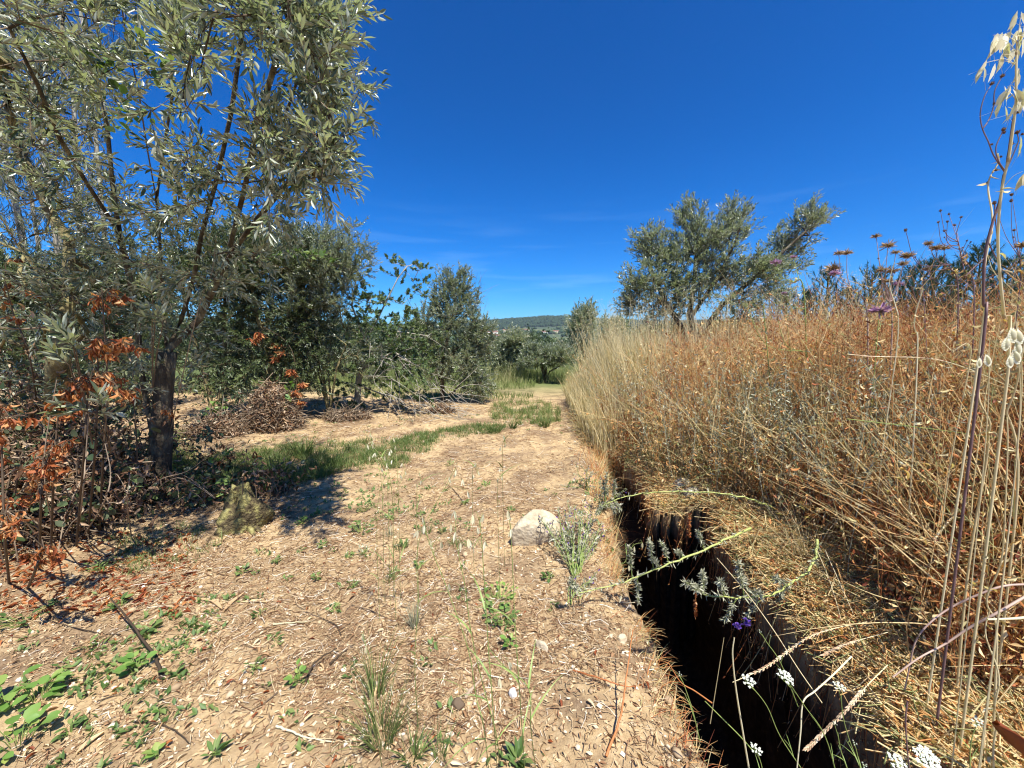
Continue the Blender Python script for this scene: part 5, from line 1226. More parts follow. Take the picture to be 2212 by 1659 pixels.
for (u, v, w_) in SW:
    rosette(u+U(-6, 6), v, U(.04, .055), random.randint(6, 14), 'small low green weed ' + w_, 'green', random.choice([LEAF, OVAL]), U(.35, .6), (0, .9), 'small_weed', 'weed', 'small scattered weeds', spread=.03, lift=.02)

# --- grass tufts
reseed(309)
def tuft(u, v, h, n, label, mat='grass', w_=.0035, spread=.03, lean=.3, curl=(.2, 1.0), rl=(0, .8), name='grass_tuft', cat='grass tuft', group='grass tufts'):
    b = on_ground(u, v); a = U(0, 6.28, n); r = spread*np.sqrt(rng.random(n)); P = b+np.stack([np.cos(a)*r, np.sin(a)*r, np.zeros(n)], -1); P[:, 2] = H(P[:, 0], P[:, 1])-.005
    m = MB(); blades(m, P, h*U(.5, 1.15, n), a+rng.normal(size=n)*.5, np.abs(rng.normal(size=n))*lean, U(curl[0], curl[1], n), np.full(n, w_)*U(.7, 1.3, n), 5, U(rl[0], rl[1], n))
    return tag(m.build(name, M[mat], loc=b), label, cat, group)
tuft(600, 1030, .30, 190, 'largest dark green grass tuft in front of the strip, left', 'grass', .006, .12, .35, rl=(0, .5))
tuft(655, 985, .30, 190, 'tallest bright green grass tuft in the middle of the strip', 'grass', .006, .12, .3, rl=(.2, .7))
tuft(720, 1008, .22, 130, 'dark green grass tuft at the right front of the strip', 'grass', .006, .09, .35, rl=(0, .4))
tuft(545, 1035, .2, 120, 'dark grass tuft left of the largest one', 'grass', .006, .1, .35, rl=(0, .5))
tuft(500, 1050, .17, 90, 'shaded grass tuft behind the mossy stump', 'grass', .005, .09, .35, rl=(0, .5))
tuft(800, 985, .15, 80, 'low grass tuft near the right end of the strip', 'grass', .005, .08, .4, rl=(.1, .7))
tuft(1068, 935, .2, 120, 'rounded green grass tuft standing alone on the sand far up the track', 'grass', .007, .1, .45, rl=(.05, .6))
tuft(1108, 925, .17, 70, 'small dark grass tuft right of the rounded one', 'grass', .007, .05, .4, rl=(0, .4))
tuft(1040, 925, .14, 60, 'small grass tuft left behind the rounded one', 'grass', .007, .05, .4, rl=(0, .6))
tuft(1175, 922, .22, 110, 'bright grass tuft at the foot of the weed bank', 'grass', .007, .08, .35, rl=(.1, .7))
tuft(*Zh(540, 760), .17, 60, 'grey-green wispy grass tuft left of the leaf patch', 'silver', .003, .02, .25, (.0, .5), (0, .8))
tuft(*Zh(380, 470), .08, 36, 'small dark wiry tuft on the sand left of centre', 'grass', .003, .02, .5, (.2, .8), (0, .6))
tuft(*Zh(330, 1480), .30, 110, 'wiry green and brown grass tuft at bottom left of centre', 'grass', .003, .05, .3, (.1, 1.2), (.1, 1))
tuft(*Zh(290, 1200), .30, 70, 'tall wiry grass tuft standing behind the one at the bottom', 'grass', .003, .03, .2, (.0, .9), (.1, .9))
tuft(*Zh(620, 160), .1, 46, 'short green grass tuft left of the pale stone', 'grass', .003, .03, .4, (.2, .8), (.2, .8))
tuft(*Zh(800, 240), .09, 46, 'short grass tuft between oats and the pale stone', 'grass', .003, .04, .4, (.2, .8), (.2, .8))
tuft(*Zh(450, 260), .09, 46, 'short blue-green grass tuft left of the oat stems', 'grass', .003, .04, .4, (.2, .8), (.1, .6))
tuft(*Zh(390, 180), .1, 46, 'pale grass tuft near the white spikelets', 'silver', .003, .04, .4, (.2, .8), (.1, .6))
tuft(*Zh(530, 1600), .12, 40, 'green grass tuft touching the bottom edge left of the oats', 'grass', .006, .03, .5, (.2, .8), (.2, .8))
tuft(*Zh(700, 1600), .14, 24, 'thin lime grass tuft at the bottom edge', 'green', .003, .02, .3, (.2, .8), (.3, .9))
tuft(1745, 1100, .30, 60, 'bright green tuft at the foot of the tall thistle stem', 'straw', .003, .03, .35, (.1, .9), (0, .9))
tuft(1745, 1225, .42, 110, 'golden dry grass tuft on the right bank above the trench', 'straw', .003, .05, .55, (.2, 1.3), (.1, .8))
tuft(1930, 1250, .35, 80, 'straw tuft among fallen stems on the right bank', 'straw', .003, .06, .6, (.2, 1.3), (.1, .9))
tuft(1265, 935, .5, 120, 'dry straw tuft overhanging the narrow end of the trench', 'straw', .004, .1, .5, (.4, 1.8), (.1, .9))

# --- green wild oats in the foreground
reseed(310)
def oat(base_uv, line, Y, spk, label, rnd=.35, r=.0016, ls=.026, name='wild_oat', mat='stemgreen'):
    b = on_ground(*base_uv); o = empty(name, b); m1 = MB()
    L_ = stem(m1, [b]+path3(line, Y), r, r*.45, rnd, 5, 24)
    for (u, v) in spk:
        p = at(u, v, Y+U(-.04, .04)); j = int(np.argmin(np.linalg.norm(L_-p, axis=1))); q = L_[max(0, j-1)]
        stem(m1, [q, (q+p)/2+A([0, 0, .018]), p], r*.35, r*.25, rnd, 3, 6)
        d = A([U(-.25, .25), U(-.2, .2), -1.]); n2 = 3; m2 = MB()
        scatter(m2, LANCE, A([p]*n2), frames(A([d+rng.normal(size=3)*.16 for _ in range(n2)]), A([0, -1., .2])+rng.normal(size=(n2, 3))*.5), np.stack([np.full(n2, ls*.26), ls*U(.85, 1.15, n2), np.full(n2, ls)], -1), U(.3, 1, n2)); m2.build('spikelet', M['cream'], o)
    # a couple of blade leaves
    k = 3; idx = [int(len(L_)*f) for f in (.12, .3, .5)]
    blades(m1, L_[idx], U(.08, .16, k), U(0, 6.28, k), U(.4, .8, k), U(.6, 1.4, k), np.full(k, .005), 5, U(.1, .5, k))
    m1.build('stalk', M[mat], o)
    return tag(o, label, 'wild oat', 'green wild oats in the foreground')
oat(Zh(1010, 1659), [Zh(980, 1400), Zh(930, 1200), Zh(880, 900), Zh(740, 500), Zh(660, 300), Zh(590, 90)], .92, [Zh(590, 60), Zh(600, 110), Zh(800, 150), Zh(560, 140), Zh(710, 210), Zh(640, 200)], 'green wild oat stem curving left, first of the group')
oat(Zh(1065, 1659), [Zh(1040, 1300), Zh(1010, 900), Zh(985, 500), Zh(965, 200), Zh(950, 60)], .95, [Zh(990, 210), Zh(910, 40), Zh(980, 40), Zh(940, 120), Zh(880, 195)], 'straight green wild oat stem in the middle of the group')
oat(Zh(1240, 1659), [Zh(1210, 1200), Zh(1180, 750), Zh(1160, 300), Zh(1140, 20)], .97, [Zh(1155, 130), Zh(1135, 15)], 'tall straight wild oat stem just left of the pale stone')
oat(Zh(1310, 1659), [Zh(1280, 1400), Zh(1265, 1150), Zh(1100, 1000), Zh(1000, 880)], .9, [Zh(1080, 1080), Zh(1140, 980)], 'short wild oat stem with a bent head, rightmost of the group')
oat(Zh(1080, 1640), [Zh(1060, 1450), Zh(980, 1150), Zh(900, 800), Zh(860, 500), Zh(810, 250), Zh(800, 80)], .98, [Zh(800, 150), Zh(795, 20), Zh(835, 220), Zh(770, 100), Zh(760, 480)], 'wild oat stem leaning left behind the straight one')
oat(Zh(330, 1659), [Zh(280, 1300), Zh(260, 1000), Zh(200, 800)], 1.0, [Zh(210, 800), Zh(230, 880)], 'green stem rising from the wiry tuft at bottom left of centre')
oat(Zh(560, 1400), [Zh(540, 1000), Zh(560, 600), Zh(570, 200), (985, 1010)], 1.3, [(985, 1015), (1000, 1035), (970, 1030), (1010, 1060)], 'faint oat stem left of the group with hanging pale spikelets')
OT = [(845, 1050, 800, 935, 'rising in front of the right grass tuft'), (838, 1075, 830, 985, 'in the middle of the tree shadow tip'), (815, 1100, 842, 975, 'leaning right at the shadow tip'), (850, 1100, 870, 1000, 'just right of the tree shadow tip'), (900, 1080, 905, 1020, 'alone on the sand right of the shadow'),
  (1020, 1030, 1028, 1000, 'in the centre far up the track'), (1085, 985, 1088, 940, 'in front of the small dark tuft far up the track'), (1075, 1060, 1080, 1010, 'behind the pale stone'), (860, 1060, 850, 945, 'before the right end of the grass strip'), (825, 1060, 805, 960, 'leftmost, before the grass strip')]
for (u0, v0, u1, v1, w_) in OT:
    oat((u0+5, v0+240), [(u0, v0), (u1+4, v1+25), (u1, v1)], 1.8, [(u1, v1), (u1+5, v1+18), (u1-6, v1+25)], 'white-tipped oat stalk ' + w_, .6, .0012, .024)

# --- the purple-flowered bugloss clump beside the pale stone
reseed(311)
def flower(mf, p, s=.012, n=5):
    D = rng.normal(size=(n, 3))*.6+A([0, -.2, .6]); scatter(mf, OVAL, A([p]*n), frames(D), np.stack([np.full(n, s*.7), np.full(n, s), np.full(n, s)], -1))
def fuzzy(ml, L_, n, ll, i0=0.2, out=1.0, mat='silver', w_=.22):
    idx = (len(L_)-1)*(i0+(1-i0)*rng.random(n)); i = np.minimum(idx.astype(int), len(L_)-2); g = (idx-i)[:, None]; P = L_[i]*(1-g)+L_[i+1]*g
    T_ = nrm(L_[i+1]-L_[i]); D = T_*.6+nrm(rng.normal(size=(n, 3)))*out; ln = ll*U(.5, 1.2, n)
    scatter(ml, LANCE, P, frames(D), np.stack([ln*w_, ln, ln], -1), U(0, 1, n))
def bugloss(u, v, tips, Y, label, nf=3, leafn=30, h=None):
    tips = list(tips) + [(a+U(-22, 22), b_+U(-12, 30)) for a, b_ in tips]
    b = on_ground(u, v); o = empty('bugloss', b); ms, ml, mf = MB(), MB(), MB()
    for (tu, tv) in tips:
        y = Y+U(-.15, .15); p = at(tu, tv, y); L_ = stem(ms, [b+A([U(-.03, .03), U(-.03, .03), 0]), (b*.45+p*.55)+A([U(-.03, .03), 0, U(0, .04)]), p], .003, .0015, .5, 4, 12)
        fuzzy(ml, L_, leafn, .035, .15)
        for _ in range(nf): flower(mf, L_[-1-random.randint(0, 4)]+rng.normal(size=3)*.014, .009)
    ms.build('stem', M['stemgreen'], o); ml.build('leaves', M['silver'], o); mf.build('flower', M['purple'], o)
    return tag(o, label, 'bugloss', 'bugloss plants')
bugloss(1245, 1245, [(1190, 1115), (1205, 1095), (1220, 1110), (1240, 1090), (1255, 1105), (1275, 1085), (1290, 1110), (1300, 1130), (1270, 1140), (1215, 1140), (1235, 1150), (1180, 1135), (1160, 1110), (1310, 1145), (1250, 1130), (1285, 1150), (1225, 1080), (1200, 1155), (1265, 1110)], 2.75, 'bushy grey-green bugloss with small violet flowers right of the pale stone', 2, 44)
bugloss(1235, 1310, [(1215, 1240), (1250, 1225), (1275, 1255), (1290, 1235), (1230, 1260), (1262, 1270), (1200, 1290), (1300, 1280)], 2.3, 'dry lower bugloss stems below the bushy one', 1, 22)
bugloss(1300, 1100, [(1280, 1040), (1310, 1035), (1330, 1040), (1345, 1060), (1300, 1050), (1325, 1080), (1290, 1065), (1340, 1090)], 3.3, 'grey bugloss at the left lip where the trench narrows', 1, 26)
bugloss(1270, 1060, [(1245, 1000), (1270, 1010), (1215, 1050), (1255, 1035), (1290, 1020)], 3.8, 'straggly dry bugloss behind the bushy one, near the narrow trench', 1, 24)
def leaning(line, Ys, sprs, label, r=.0075, flowers=()):
    P = path3(line, Ys); b = P[0].copy(); o = empty('bugloss', b); ms, ml, mf = MB(), MB(), MB()
    L_ = smooth_line(P, 30); L_[1:-1] += rng.normal(size=(len(L_)-2, 3))*.0035; tube(ms, L_, np.linspace(r, r*.35, len(L_)), 7, .85); fuzzy(ml, L_, 150, .034, .05)
    for (u, v, dv) in sprs:
        j = int(np.argmin(np.linalg.norm(L_-at(u, v, np.interp(u, [line[-1][0], line[0][0]], [Ys[-1], Ys[0]])), axis=1))); q = L_[j]
        p = at(u, v, q[1]+U(-.08, .05)); S = stem(ms, [q, (q+p)/2+A([0, 0, .01]), p], .0028, .0018, .6, 4, 10); fuzzy(ml, S, 120, .026, .25, 1.1)
    for (u, v) in flowers:
        p = at(u, v, Ys[-1]); 
        for _ in range(4): flower(mf, p+rng.normal(size=3)*.006, .018, 6)
    if mf.n: mf.build('flower', M['purple'], o)
    ms.build('stem', M['stemgreen'], o, smooth=True); ml.build('leaves', M['silver'], o)
    return tag(o, label, 'bugloss', 'leaning bugloss stalks over the trench')
leaning([Z6(2120, 560), Z6(2030, 520), Z6(1850, 465), Z6(1550, 435), Z6(1250, 440), Z6(1050, 470), Z6(890, 525)], [2.75, 2.75, 2.8, 2.85, 2.85, 2.8, 2.7],
        [(*Z6(880, 360), 0), (*Z6(960, 350), 0), (*Z6(960, 590), 0), (*Z6(830, 590), 0), (*Z6(900, 300), 0), (*Z6(1000, 570), 0)], 'yellow-green stalk arching flat over the far end of the trench pit')
leaning([Z6(1945, 700), Z6(1750, 790), Z6(1460, 920), Z6(1250, 1000), Z6(1000, 1100), Z6(700, 1170)], [2.3, 2.2, 2.1, 2.05, 2.0, 1.95],
        [(*Z6(1210, 790), 0), (*Z6(1295, 800), 0), (*Z6(1065, 830), 0), (*Z6(1560, 720), 0), (*Z6(1410, 870), 0), (*Z6(1130, 1240), 0), (*Z6(640, 1090), 0), (*Z6(1230, 930), 0)], 'thick yellow-green stalk slanting across the middle of the trench with grey side sprays')
leaning([Z7(1010, 330), Z7(1000, 430), Z7(960, 510), Z7(860, 590), Z7(700, 660), Z7(500, 665), Z7(350, 650)], [1.95, 1.9, 1.85, 1.8, 1.7, 1.62, 1.6],
        [(*Z7(245, 580), 0), (*Z7(345, 520), 0), (*Z7(450, 570), 0), (*Z7(550, 460), 0), (*Z7(770, 560), 0), (*Z7(640, 640), 0), (*Z7(590, 800), 0), (*Z7(470, 810), 0), (*Z7(300, 620), 0), (*Z7(580, 560), 0), (*Z7(790, 660), 0)],
        'curved stalk with fuzzy grey heads and one purple bloom over the near trench', flowers=[Z7(598, 815), Z7(548, 830)])

# --- twigs, bark strips and sticks on the track
reseed(312)
def stick(uvs, r, label, mat='twig', rnd=.4, lift=.01, name='fallen_twig', cat='twig', group='fallen twigs', taper=.4, flat=False, hs=None):
    P = []
    for i, (u, v) in enumerate(uvs):
        p = on_ground(u, v); p[2] += lift + (hs[i] if hs else 0); P.append(p)
    m = MB()
    if flat:
        L_ = smooth_line(P, 16); T_ = nrm(np.gradient(L_, axis=0)); sd = nrm(np.cross(T_, A([0, 0, 1.]))); w_ = r*np.sin(np.linspace(.25, 2.9, len(L_)))[:, None]
        V = np.concatenate([L_-sd*w_+A([0, 0, .006]), L_+A([0, 0, .0]), L_+sd*w_+A([0, 0, .007]), L_-sd*w_+A([0, 0, .003]), L_+A([0, 0, -.003]), L_+sd*w_+A([0, 0, .004])]); n = len(L_); i = np.arange(n-1)
        F = [np.stack([i+a*n, i+b*n, i+b*n+1, i+a*n+1], -1) for a, b in ((0, 1), (1, 2), (4, 3), (5, 4))]; m.add(V, np.concatenate(F), rnd)
    else:
        L_ = smooth_line(P, 18) + rng.normal(size=(1, 3))*0; L_[1:-1] += rng.normal(size=(len(L_)-2, 3))*r*.2; tube(m, L_, np.linspace(r, r*taper, len(L_)), 6, rnd)
    return tag(m.build(name, M[mat], loc=P[0]), label, cat, group)
stick([Zg(1010, 1080), Zg(970, 960), Zg(880, 860), Zg(780, 750), Zg(700, 670)], .008, 'dark crooked twig standing up from the sand, lichen-white at its lower end', rnd=.1, hs=[0, .02, .05, .08, .1])
stick([Zg(750, 800), Zg(620, 790), Zg(450, 750), Zg(280, 700)], .004, 'thin dark twig lying left of the crooked one', rnd=.1)
stick([Zg(1390, 660), Zg(1440, 600), Zg(1520, 540)], .014, 'straight strip of tan bark pointing up right', 'litter', .6, name='bark_strip', cat='bark', group='bark strips', flat=True)
stick([Zg(1380, 640), Zg(1330, 590), Zg(1250, 580)], .012, 'curled strip of tan bark, left of the straight one', 'litter', .65, name='bark_strip', cat='bark', group='bark strips', flat=True)
stick([Zg(1660, 600), Zg(1580, 590), Zg(1500, 600)], .010, 'pale strip of bark, right of the straight one', 'litter', .7, name='bark_strip', cat='bark', group='bark strips', flat=True)
stick([Zg(480, 1545), Zg(560, 1470), Zg(650, 1410)], .012, 'long pale strip of bark near the lower left corner', 'litter', .75, name='bark_strip', cat='bark', group='bark strips', flat=True)
stick([Zg(1720, 1370), Zg(1800, 1400), Zg(1900, 1440), Zg(2080, 1470)], .005, 'white bone-like jointed stick near the bottom edge', 'cream', .8, cat='stick', group='pale sticks')
stick([Zg(1700, 735), Zg(1800, 725), Zg(1940, 715)], .005, 'pale short stick in the middle left of the track', 'cream', .4, cat='stick', group='pale sticks')
stick([Zg(2120, 800), Zg(2090, 740), Zg(1990, 690)], .004, 'dark bent twig left of the grey wispy tuft', rnd=.2)
stick([Zg(1900, 1100), Zg(1960, 1000), Zg(2100, 930)], .006, 'dark twig next to the upright round-leaved weed', rnd=.1, hs=[0, .02, .04])
stick([Zh(860, 1220), Zh(920, 1150), Zh(980, 1090)], .009, 'grey split stick beside the oat stems near the bottom', 'twig', 1, cat='stick', group='pale sticks')
stick([Zh(1000, 1180), Zh(1060, 1170), Zh(1130, 1180)], .008, 'tan stick lying left of the bright white pebble', 'litter', .6, cat='stick', group='pale sticks')
stick([Zh(1760, 1600), Zh(1850, 1400), Zh(1880, 1250), Zh(1920, 1050)], .005, 'reddish bent stem at the trench lip near the bottom', 'weed', .25, hs=[0, .04, .1, .2], cat='dead weed', name='dead_weed', group='bent dead stems')
stick([Zh(1550, 1050), Zh(1700, 1120), Zh(1860, 1190), Zh(1940, 1220)], .004, 'reddish stem lying toward the trench', 'weed', .2, hs=[0, .02, .03, .05], cat='dead weed', name='dead_weed', group='bent dead stems')
stick([Zh(0, 1010), Zh(100, 920), Zh(230, 850)], .006, 'dark twig behind the tall wiry tuft', rnd=.15)
stick([Zg(540, 1180), Zg(525, 1080), Zg(560, 1030), Zg(680, 1040)], .004, 'hooked dark twig left of the nettle-like plant', rnd=.15)
stick([Zg(850, 1340), Zg(1000, 1360), Zg(1120, 1420), Zg(1180, 1480)], .004, 'dark twig among dead leaves near the lower left', rnd=.15)
stick([(1000, 1085), (980, 1060), (960, 1045)], .005, 'dark twig behind the oat spikelets in the centre', rnd=.1)
TW = [((760, 1310), (850, 1345), 'left of the wispy grey tuft'), ((300, 1265), (420, 1245), 'between the brambles and the bark strips'), ((210, 1520), (270, 1500), 'at the lower left beside the bramble seedlings'), ((880, 1440), (960, 1450), 'right of the tall wiry tuft'),
  ((600, 1500), (540, 1540), 'below the upright round-leaved weed'), ((780, 1395), (720, 1425), 'above the tall wiry tuft'), ((400, 1290), (470, 1300), 'touching the bark strips on their left'), ((1000, 1240), (1060, 1262), 'above the middle leaf patch'), ((930, 1100), (1010, 1122), 'under the oat spikelets'), ((700, 1340), (640, 1310), 'in the middle of the open sand')]
for (a, b_, w_) in TW:
    stick([a, ((a[0]+b_[0])/2, (a[1]+b_[1])/2+U(-4, 4)), b_], .003, 'short dry twig lying flat ' + w_, rnd=U(.3, .9), group='short dry twigs')
# ------------------------------------------------------------------ tall plants on the right bank
reseed(401)
def bank_base(u, v, Y):
    """foot of a plant whose visible part stands at depth Y"""
    p = at(u, v, Y); return A([p[0], Y, float(H(p[0], Y))-.01])
def fluffy(o, p, s, tone='tan', petal='tan', part='flower_head'):
    m = MB(); n = 26; D = nrm(rng.normal(size=(n, 3))*A([1, 1, .7])+A([0, 0, .35])); ln = s*U(.35, .6, n)
    scatter(m, LANCE, A([p]*n)-D*0, frames(D), np.stack([ln*.35, ln, ln], -1), U(.4, 1, n))                # bracts
    n = 110; D = nrm(rng.normal(size=(n, 3))*A([1, 1, .35])+A([0, 0, .25])); ln = s*U(.6, 1.25, n)
    scatter(m, LANCE, A([p+A([0, 0, s*.1])]*n), frames(D), np.stack([ln*.07, ln, ln], -1), U(.5, 1, n), 1)
    return m.build(part, [M[tone], M[petal]], o)
def seedhead(o, p, s, d):
    m = MB(); d = nrm(d); scatter(m, SEED, A([p-d*s*.3]), frames(A([d])), A([[s*.8, s*.8, s*.8]]), A([.1]))
    n = 16; D = nrm(d+rng.normal(size=(n, 3))*.7); scatter(m, LANCE, A([p]*n), frames(D), np.stack([np.full(n, s*.2), s*U(.4, .7, n), np.full(n, s)], -1), U(0, .5, n))
    return m.build('seed_head', M['tan'], o)
def thistle(base, fork, heads, Y, label, smat='stempurple', r=.0045, kind='fluffy', s=.038, side=8, group='thistles on the right bank', name='thistle', cat='thistle', leafmat='weed', rnd=.6, main=None):
    """base, fork: photograph points; heads: points with an optional kind"""
    Y = Y*1.3 if Y > 1.6 else Y
    b = bank_base(*base, Y); o = empty(name, b); ms, ml = MB(), MB()
    mid = main or []
    L_ = stem(ms, [b]+path3(mid+[fork], Y), r, r*.6, rnd, 6, 22)
    for hd in heads:
        u, v = hd[0], hd[1]; k = hd[2] if len(hd) > 2 else kind; sc = hd[3] if len(hd) > 3 else 1.0; y = Y+U(-.1, .1); p = at(u, v, y)
        j = int(np.argmin(np.linalg.norm(L_-p, axis=1)+.9*np.maximum(L_[:, 2]-p[2]+.12, 0))); q = L_[j]
        c = q*.55+p*.45; c = c+A([(p[0]-q[0])*.18, 0, -abs(p[0]-q[0])*.22]); S = stem(ms, [q, c, p], r*.5, r*.3, rnd, 5, 10)
        d = S[-1]-S[-3]
        if k == 'fluffy': fluffy(o, p, s*sc)
        elif k == 'mauve': fluffy(o, p, s*sc, 'silver', 'mauve')
        elif k == 'seed': seedhead(o, p, s*.45*sc, d)
    n = side*5; idx = rng.integers(2, len(L_), n); ln = U(.015, .045, n)
    scatter(ml, CURL, L_[idx], frames(rng.normal(size=(n, 3))+A([0, 0, .1])), np.stack([ln*.2, ln, ln], -1), U(.3, 1, n))
    ms.build('stem', M[smat], o, smooth=True); ml.build('leaves', M[leafmat], o)
    return tag(o, label, cat, group)
thistle(Z8(420, 1500), Z8(180, 900), [(*Z8(50, 745), 'mauve', 1.2), (*Z8(205, 695), 'mauve', .8), (*Z8(120, 1010), 'mauve', .7)], 2.7, 'thistle with faded pink heads nearest the right olive crown', 'stemgreen', .006, main=[Z8(300, 1050)])
thistle(Z8(900, 1900), Z8(700, 950), [(*Z8(600, 665), 'fluffy', 1.0), (*Z8(670, 662), 'fluffy', 1.1), (*Z8(545, 800), 'fluffy', 1.6), (*Z8(560, 840), 'mauve', 1.1)], 2.3, 'thistle with a double straw-coloured head above one big whitish head', 'stempurple', .006, main=[Z8(850, 1250)], rnd=.9)
thistle(Z8(1080, 1900), Z8(1040, 1080), [(*Z8(925, 515), 'fluffy', .9), (*Z8(1025, 600), 'fluffy', 1.3), (*Z8(1095, 655), 'fluffy', .8), (*Z8(1190, 690), 'fluffy', 1.2), (*Z8(1160, 755), 'fluffy', 1.0), (*Z8(970, 810), 'fluffy', 1.0), (*Z8(1065, 820), 'fluffy', 1.1), (*Z8(1030, 905), 'fluffy', .8), (*Z8(1120, 930), 'mauve', .9), (*Z8(945, 705), 'seed', 1)], 2.2,
        'much-branched thistle with eight fluffy tan heads in front of the pines', 'stempurple', .006, main=[Z8(1060, 1400)], rnd=.8)
thistle(Z8(940, 1800), Z8(945, 1240), [(*Z8(960, 1165), 'mauve', 1.7)], 2.0, 'thistle with one bright violet flower below the pines', 'stemgreen', .004)
thistle((1885, 960), (1882, 870), [(1880, 845, 'mauve', 1.3), (1886, 852, 'mauve', .9)], 2.3, 'knapweed with a mauve flower low in the dry weeds', 'stemgreen', .003)
thistle((2010, 800), (2040, 740), [(2000, 812, 'mauve', .6)], 2.2, 'knapweed with a small faded violet head deep in the dry weeds', 'stemgreen', .003)
thistle(Z8(1700, 1800), Z8(1560, 760), [(*Z8(1380, 578), 'fluffy', .8), (*Z8(1440, 618), 'fluffy', 1.0), (*Z8(1515, 620), 'fluffy', 1.0), (*Z8(1180, 460), 'seed', 1.5), (*Z8(1265, 695), 'seed', .9), (*Z8(1360, 800), 'fluffy', .7)], 2.0, 'sprawling dried plant with flat straw heads and a dark round head far left', 'stempurple', .005, main=[Z8(1640, 1100)], rnd=.2)
thistle(Z8(1850, 1800), Z8(1640, 560), [(*Z8(1485, 290), 'seed', 1.2), (*Z8(1558, 320), 'seed', 1.1), (*Z8(1665, 345), 'seed', 1.1), (*Z8(1465, 390), 'seed', 1.1), (*Z8(1545, 385), 'seed', 1.1), (*Z8(1520, 465), 'seed', 1.1), (*Z8(1610, 415), 'seed', 1.2), (*Z8(1715, 550), 'seed', .9), (*Z8(1745, 562), 'seed', .8), (*Z8(1680, 610), 'seed', .8), (*Z8(1520, 520), 'seed', .7)], 1.9,
        'dried knapweed with a spray of dark brown seed heads against the sky', 'stempurple', .004, main=[Z8(1780, 1100), Z8(1690, 800)], rnd=.3, name='dried_knapweed', cat='knapweed', group='dried knapweeds')
thistle(Z8(1600, 1800), Z8(1330, 900), [(*Z8(1215, 785), 'seed', .9), (*Z8(1240, 950), 'seed', .6), (*Z8(1480, 690), 'seed', .8), (*Z8(1570, 760), 'seed', .8)], 2.0, 'short dried knapweed with few seed heads before the pines', 'stempurple', .003, rnd=.5, name='dried_knapweed', cat='knapweed', group='dried knapweeds')
thistle(Z8(2140, 1700), Z8(2180, 700), [(*Z8(2105, 150), 'seed', 1.4), (*Z8(2100, 205), 'seed', 1.3), (*Z8(2125, 460), 'seed', 1.1), (*Z8(2120, 520), 'seed', .8), (*Z8(1955, 215), 'seed', 1.1), (*Z8(2200, 600), 'fluffy', 1.0)], 1.7, 'dried knapweed at the right edge behind the tall stalks', 'stempurple', .0035, rnd=.2, main=[Z8(2160, 1100)], name='dried_knapweed', cat='knapweed', group='dried knapweeds')
thistle((1745, 1105), (1742, 860), [(1700, 700, 'seed', .5), (1770, 690, 'seed', .6)], 2.7, 'tall upright olive-green weed stem standing clear of the dry weeds', 'stemgreen', .007, main=[(1748, 1000)], rnd=.1, name='tall_weed', cat='weed', group='tall single weeds', side=16, leafmat='silver')
thistle((1700, 860), Z8(-60, 1100), [(*Z8(-150, 1250), 'seed', .7), (*Z8(20, 1200), 'seed', .6)], 2.6, 'pale green forked weed above the orange weeds', 'stemgreen', .005, rnd=.5, name='tall_weed', cat='weed', group='tall single weeds', side=12, leafmat='silver')
thistle((1790, 900), (1740, 760), [(1680, 690, 'seed', .5), (1610, 655, 'seed', .6)], 2.5, 'long green-yellow weed stem leaning left across the weeds', 'stemgreen', .006, rnd=.7, name='tall_weed', cat='weed', group='tall single weeds', side=6, leafmat='silver', main=[(1770, 840)])
thistle((1540, 1170), (1487, 1100), [(1490, 1140, 'seed', .3)], 2.6, 'rusty dock stalk in the trench mouth', 'weed', .003, rnd=.1, name='dock_stalk', cat='dock', group='rusty dock stalks', side=10)

# --- tall dry stalks at the right edge
reseed(402)
def stalk(base, line, Y, label, r=.005, rnd=.8, mat='straw', top=None, husks=(), joints=3, name='dry_stalk', cat='stalk', group='tall dry stalks at the right edge', ls=.028):
    b = bank_base(*base, Y if np.isscalar(Y) else Y[0]); o = empty(name, b); m = MB()
    r = r*.78; L_ = smooth_line([b]+path3(line, Y if np.isscalar(Y) else Y[1:]), 36); k_ = np.arange(len(L_)); L_[:, 0] += .006*np.sin(k_*.5+b[1]*40); L_[:, 1] += .02*np.sin(k_*.23+b[0]*30)
    tube(m, L_, np.linspace(r, r*.5, len(L_)), 7, rnd)
    kk = 9; jj = rng.integers(1, len(L_)-1, kk); ww = U(.015, .035, kk); scatter(m, CURL, L_[jj], frames(rng.normal(size=(kk, 3))*A([1, 1, .4])+A([0, 0, -.5])), np.stack([ww*.12, ww, ww], -1), U(.2, .9, kk))
    for f in np.linspace(.15, .8, joints): 
        j = int(f*len(L_)); c = L_[j]; t = nrm(L_[j+1]-L_[j-1]); rr = r*(1-.5*f)*1.45; tube(m, [c-t*.006, c, c+t*.006], [rr*.7, rr, rr*.7], 7, .2)
    m.build('stem', M[mat], o, smooth=True)
    if husks:
        for (u, v, k) in husks:
            mh = MB()
            yy = Y if np.isscalar(Y) else Y[-1]; p = at(u, v, yy+U(-.04, .04)); j = int(np.argmin(np.linalg.norm(L_-p, axis=1))); q = L_[max(j-1, 0)]
            stem(mh, [q, (q+p)/2+A([0, 0, .01]), p], .0008, .0006, .3, 3, 6)
            D = A([[U(-.5, .5), U(-.3, .3), -1.] for _ in range(k)]); P = p+rng.normal(size=(k, 3))*.006
            scatter(mh, LANCE4, P, frames(D, A([0, -1., .2])+rng.normal(size=(k, 3))*.8), np.stack([ls*U(.25, .4, k), ls*U(.8, 1.2, k), np.full(k, ls*.7)], -1), U(.2, 1, k))
            E = P+nrm(D)*ls*.6; tubes(mh, np.stack([E, E+nrm(D+rng.normal(size=(k, 3))*.4)*ls*.8], 1), .0003, 3, U(.1, .4, k)); mh.build('spikelet', M['cream'], o)
    return tag(o, label, cat, group)
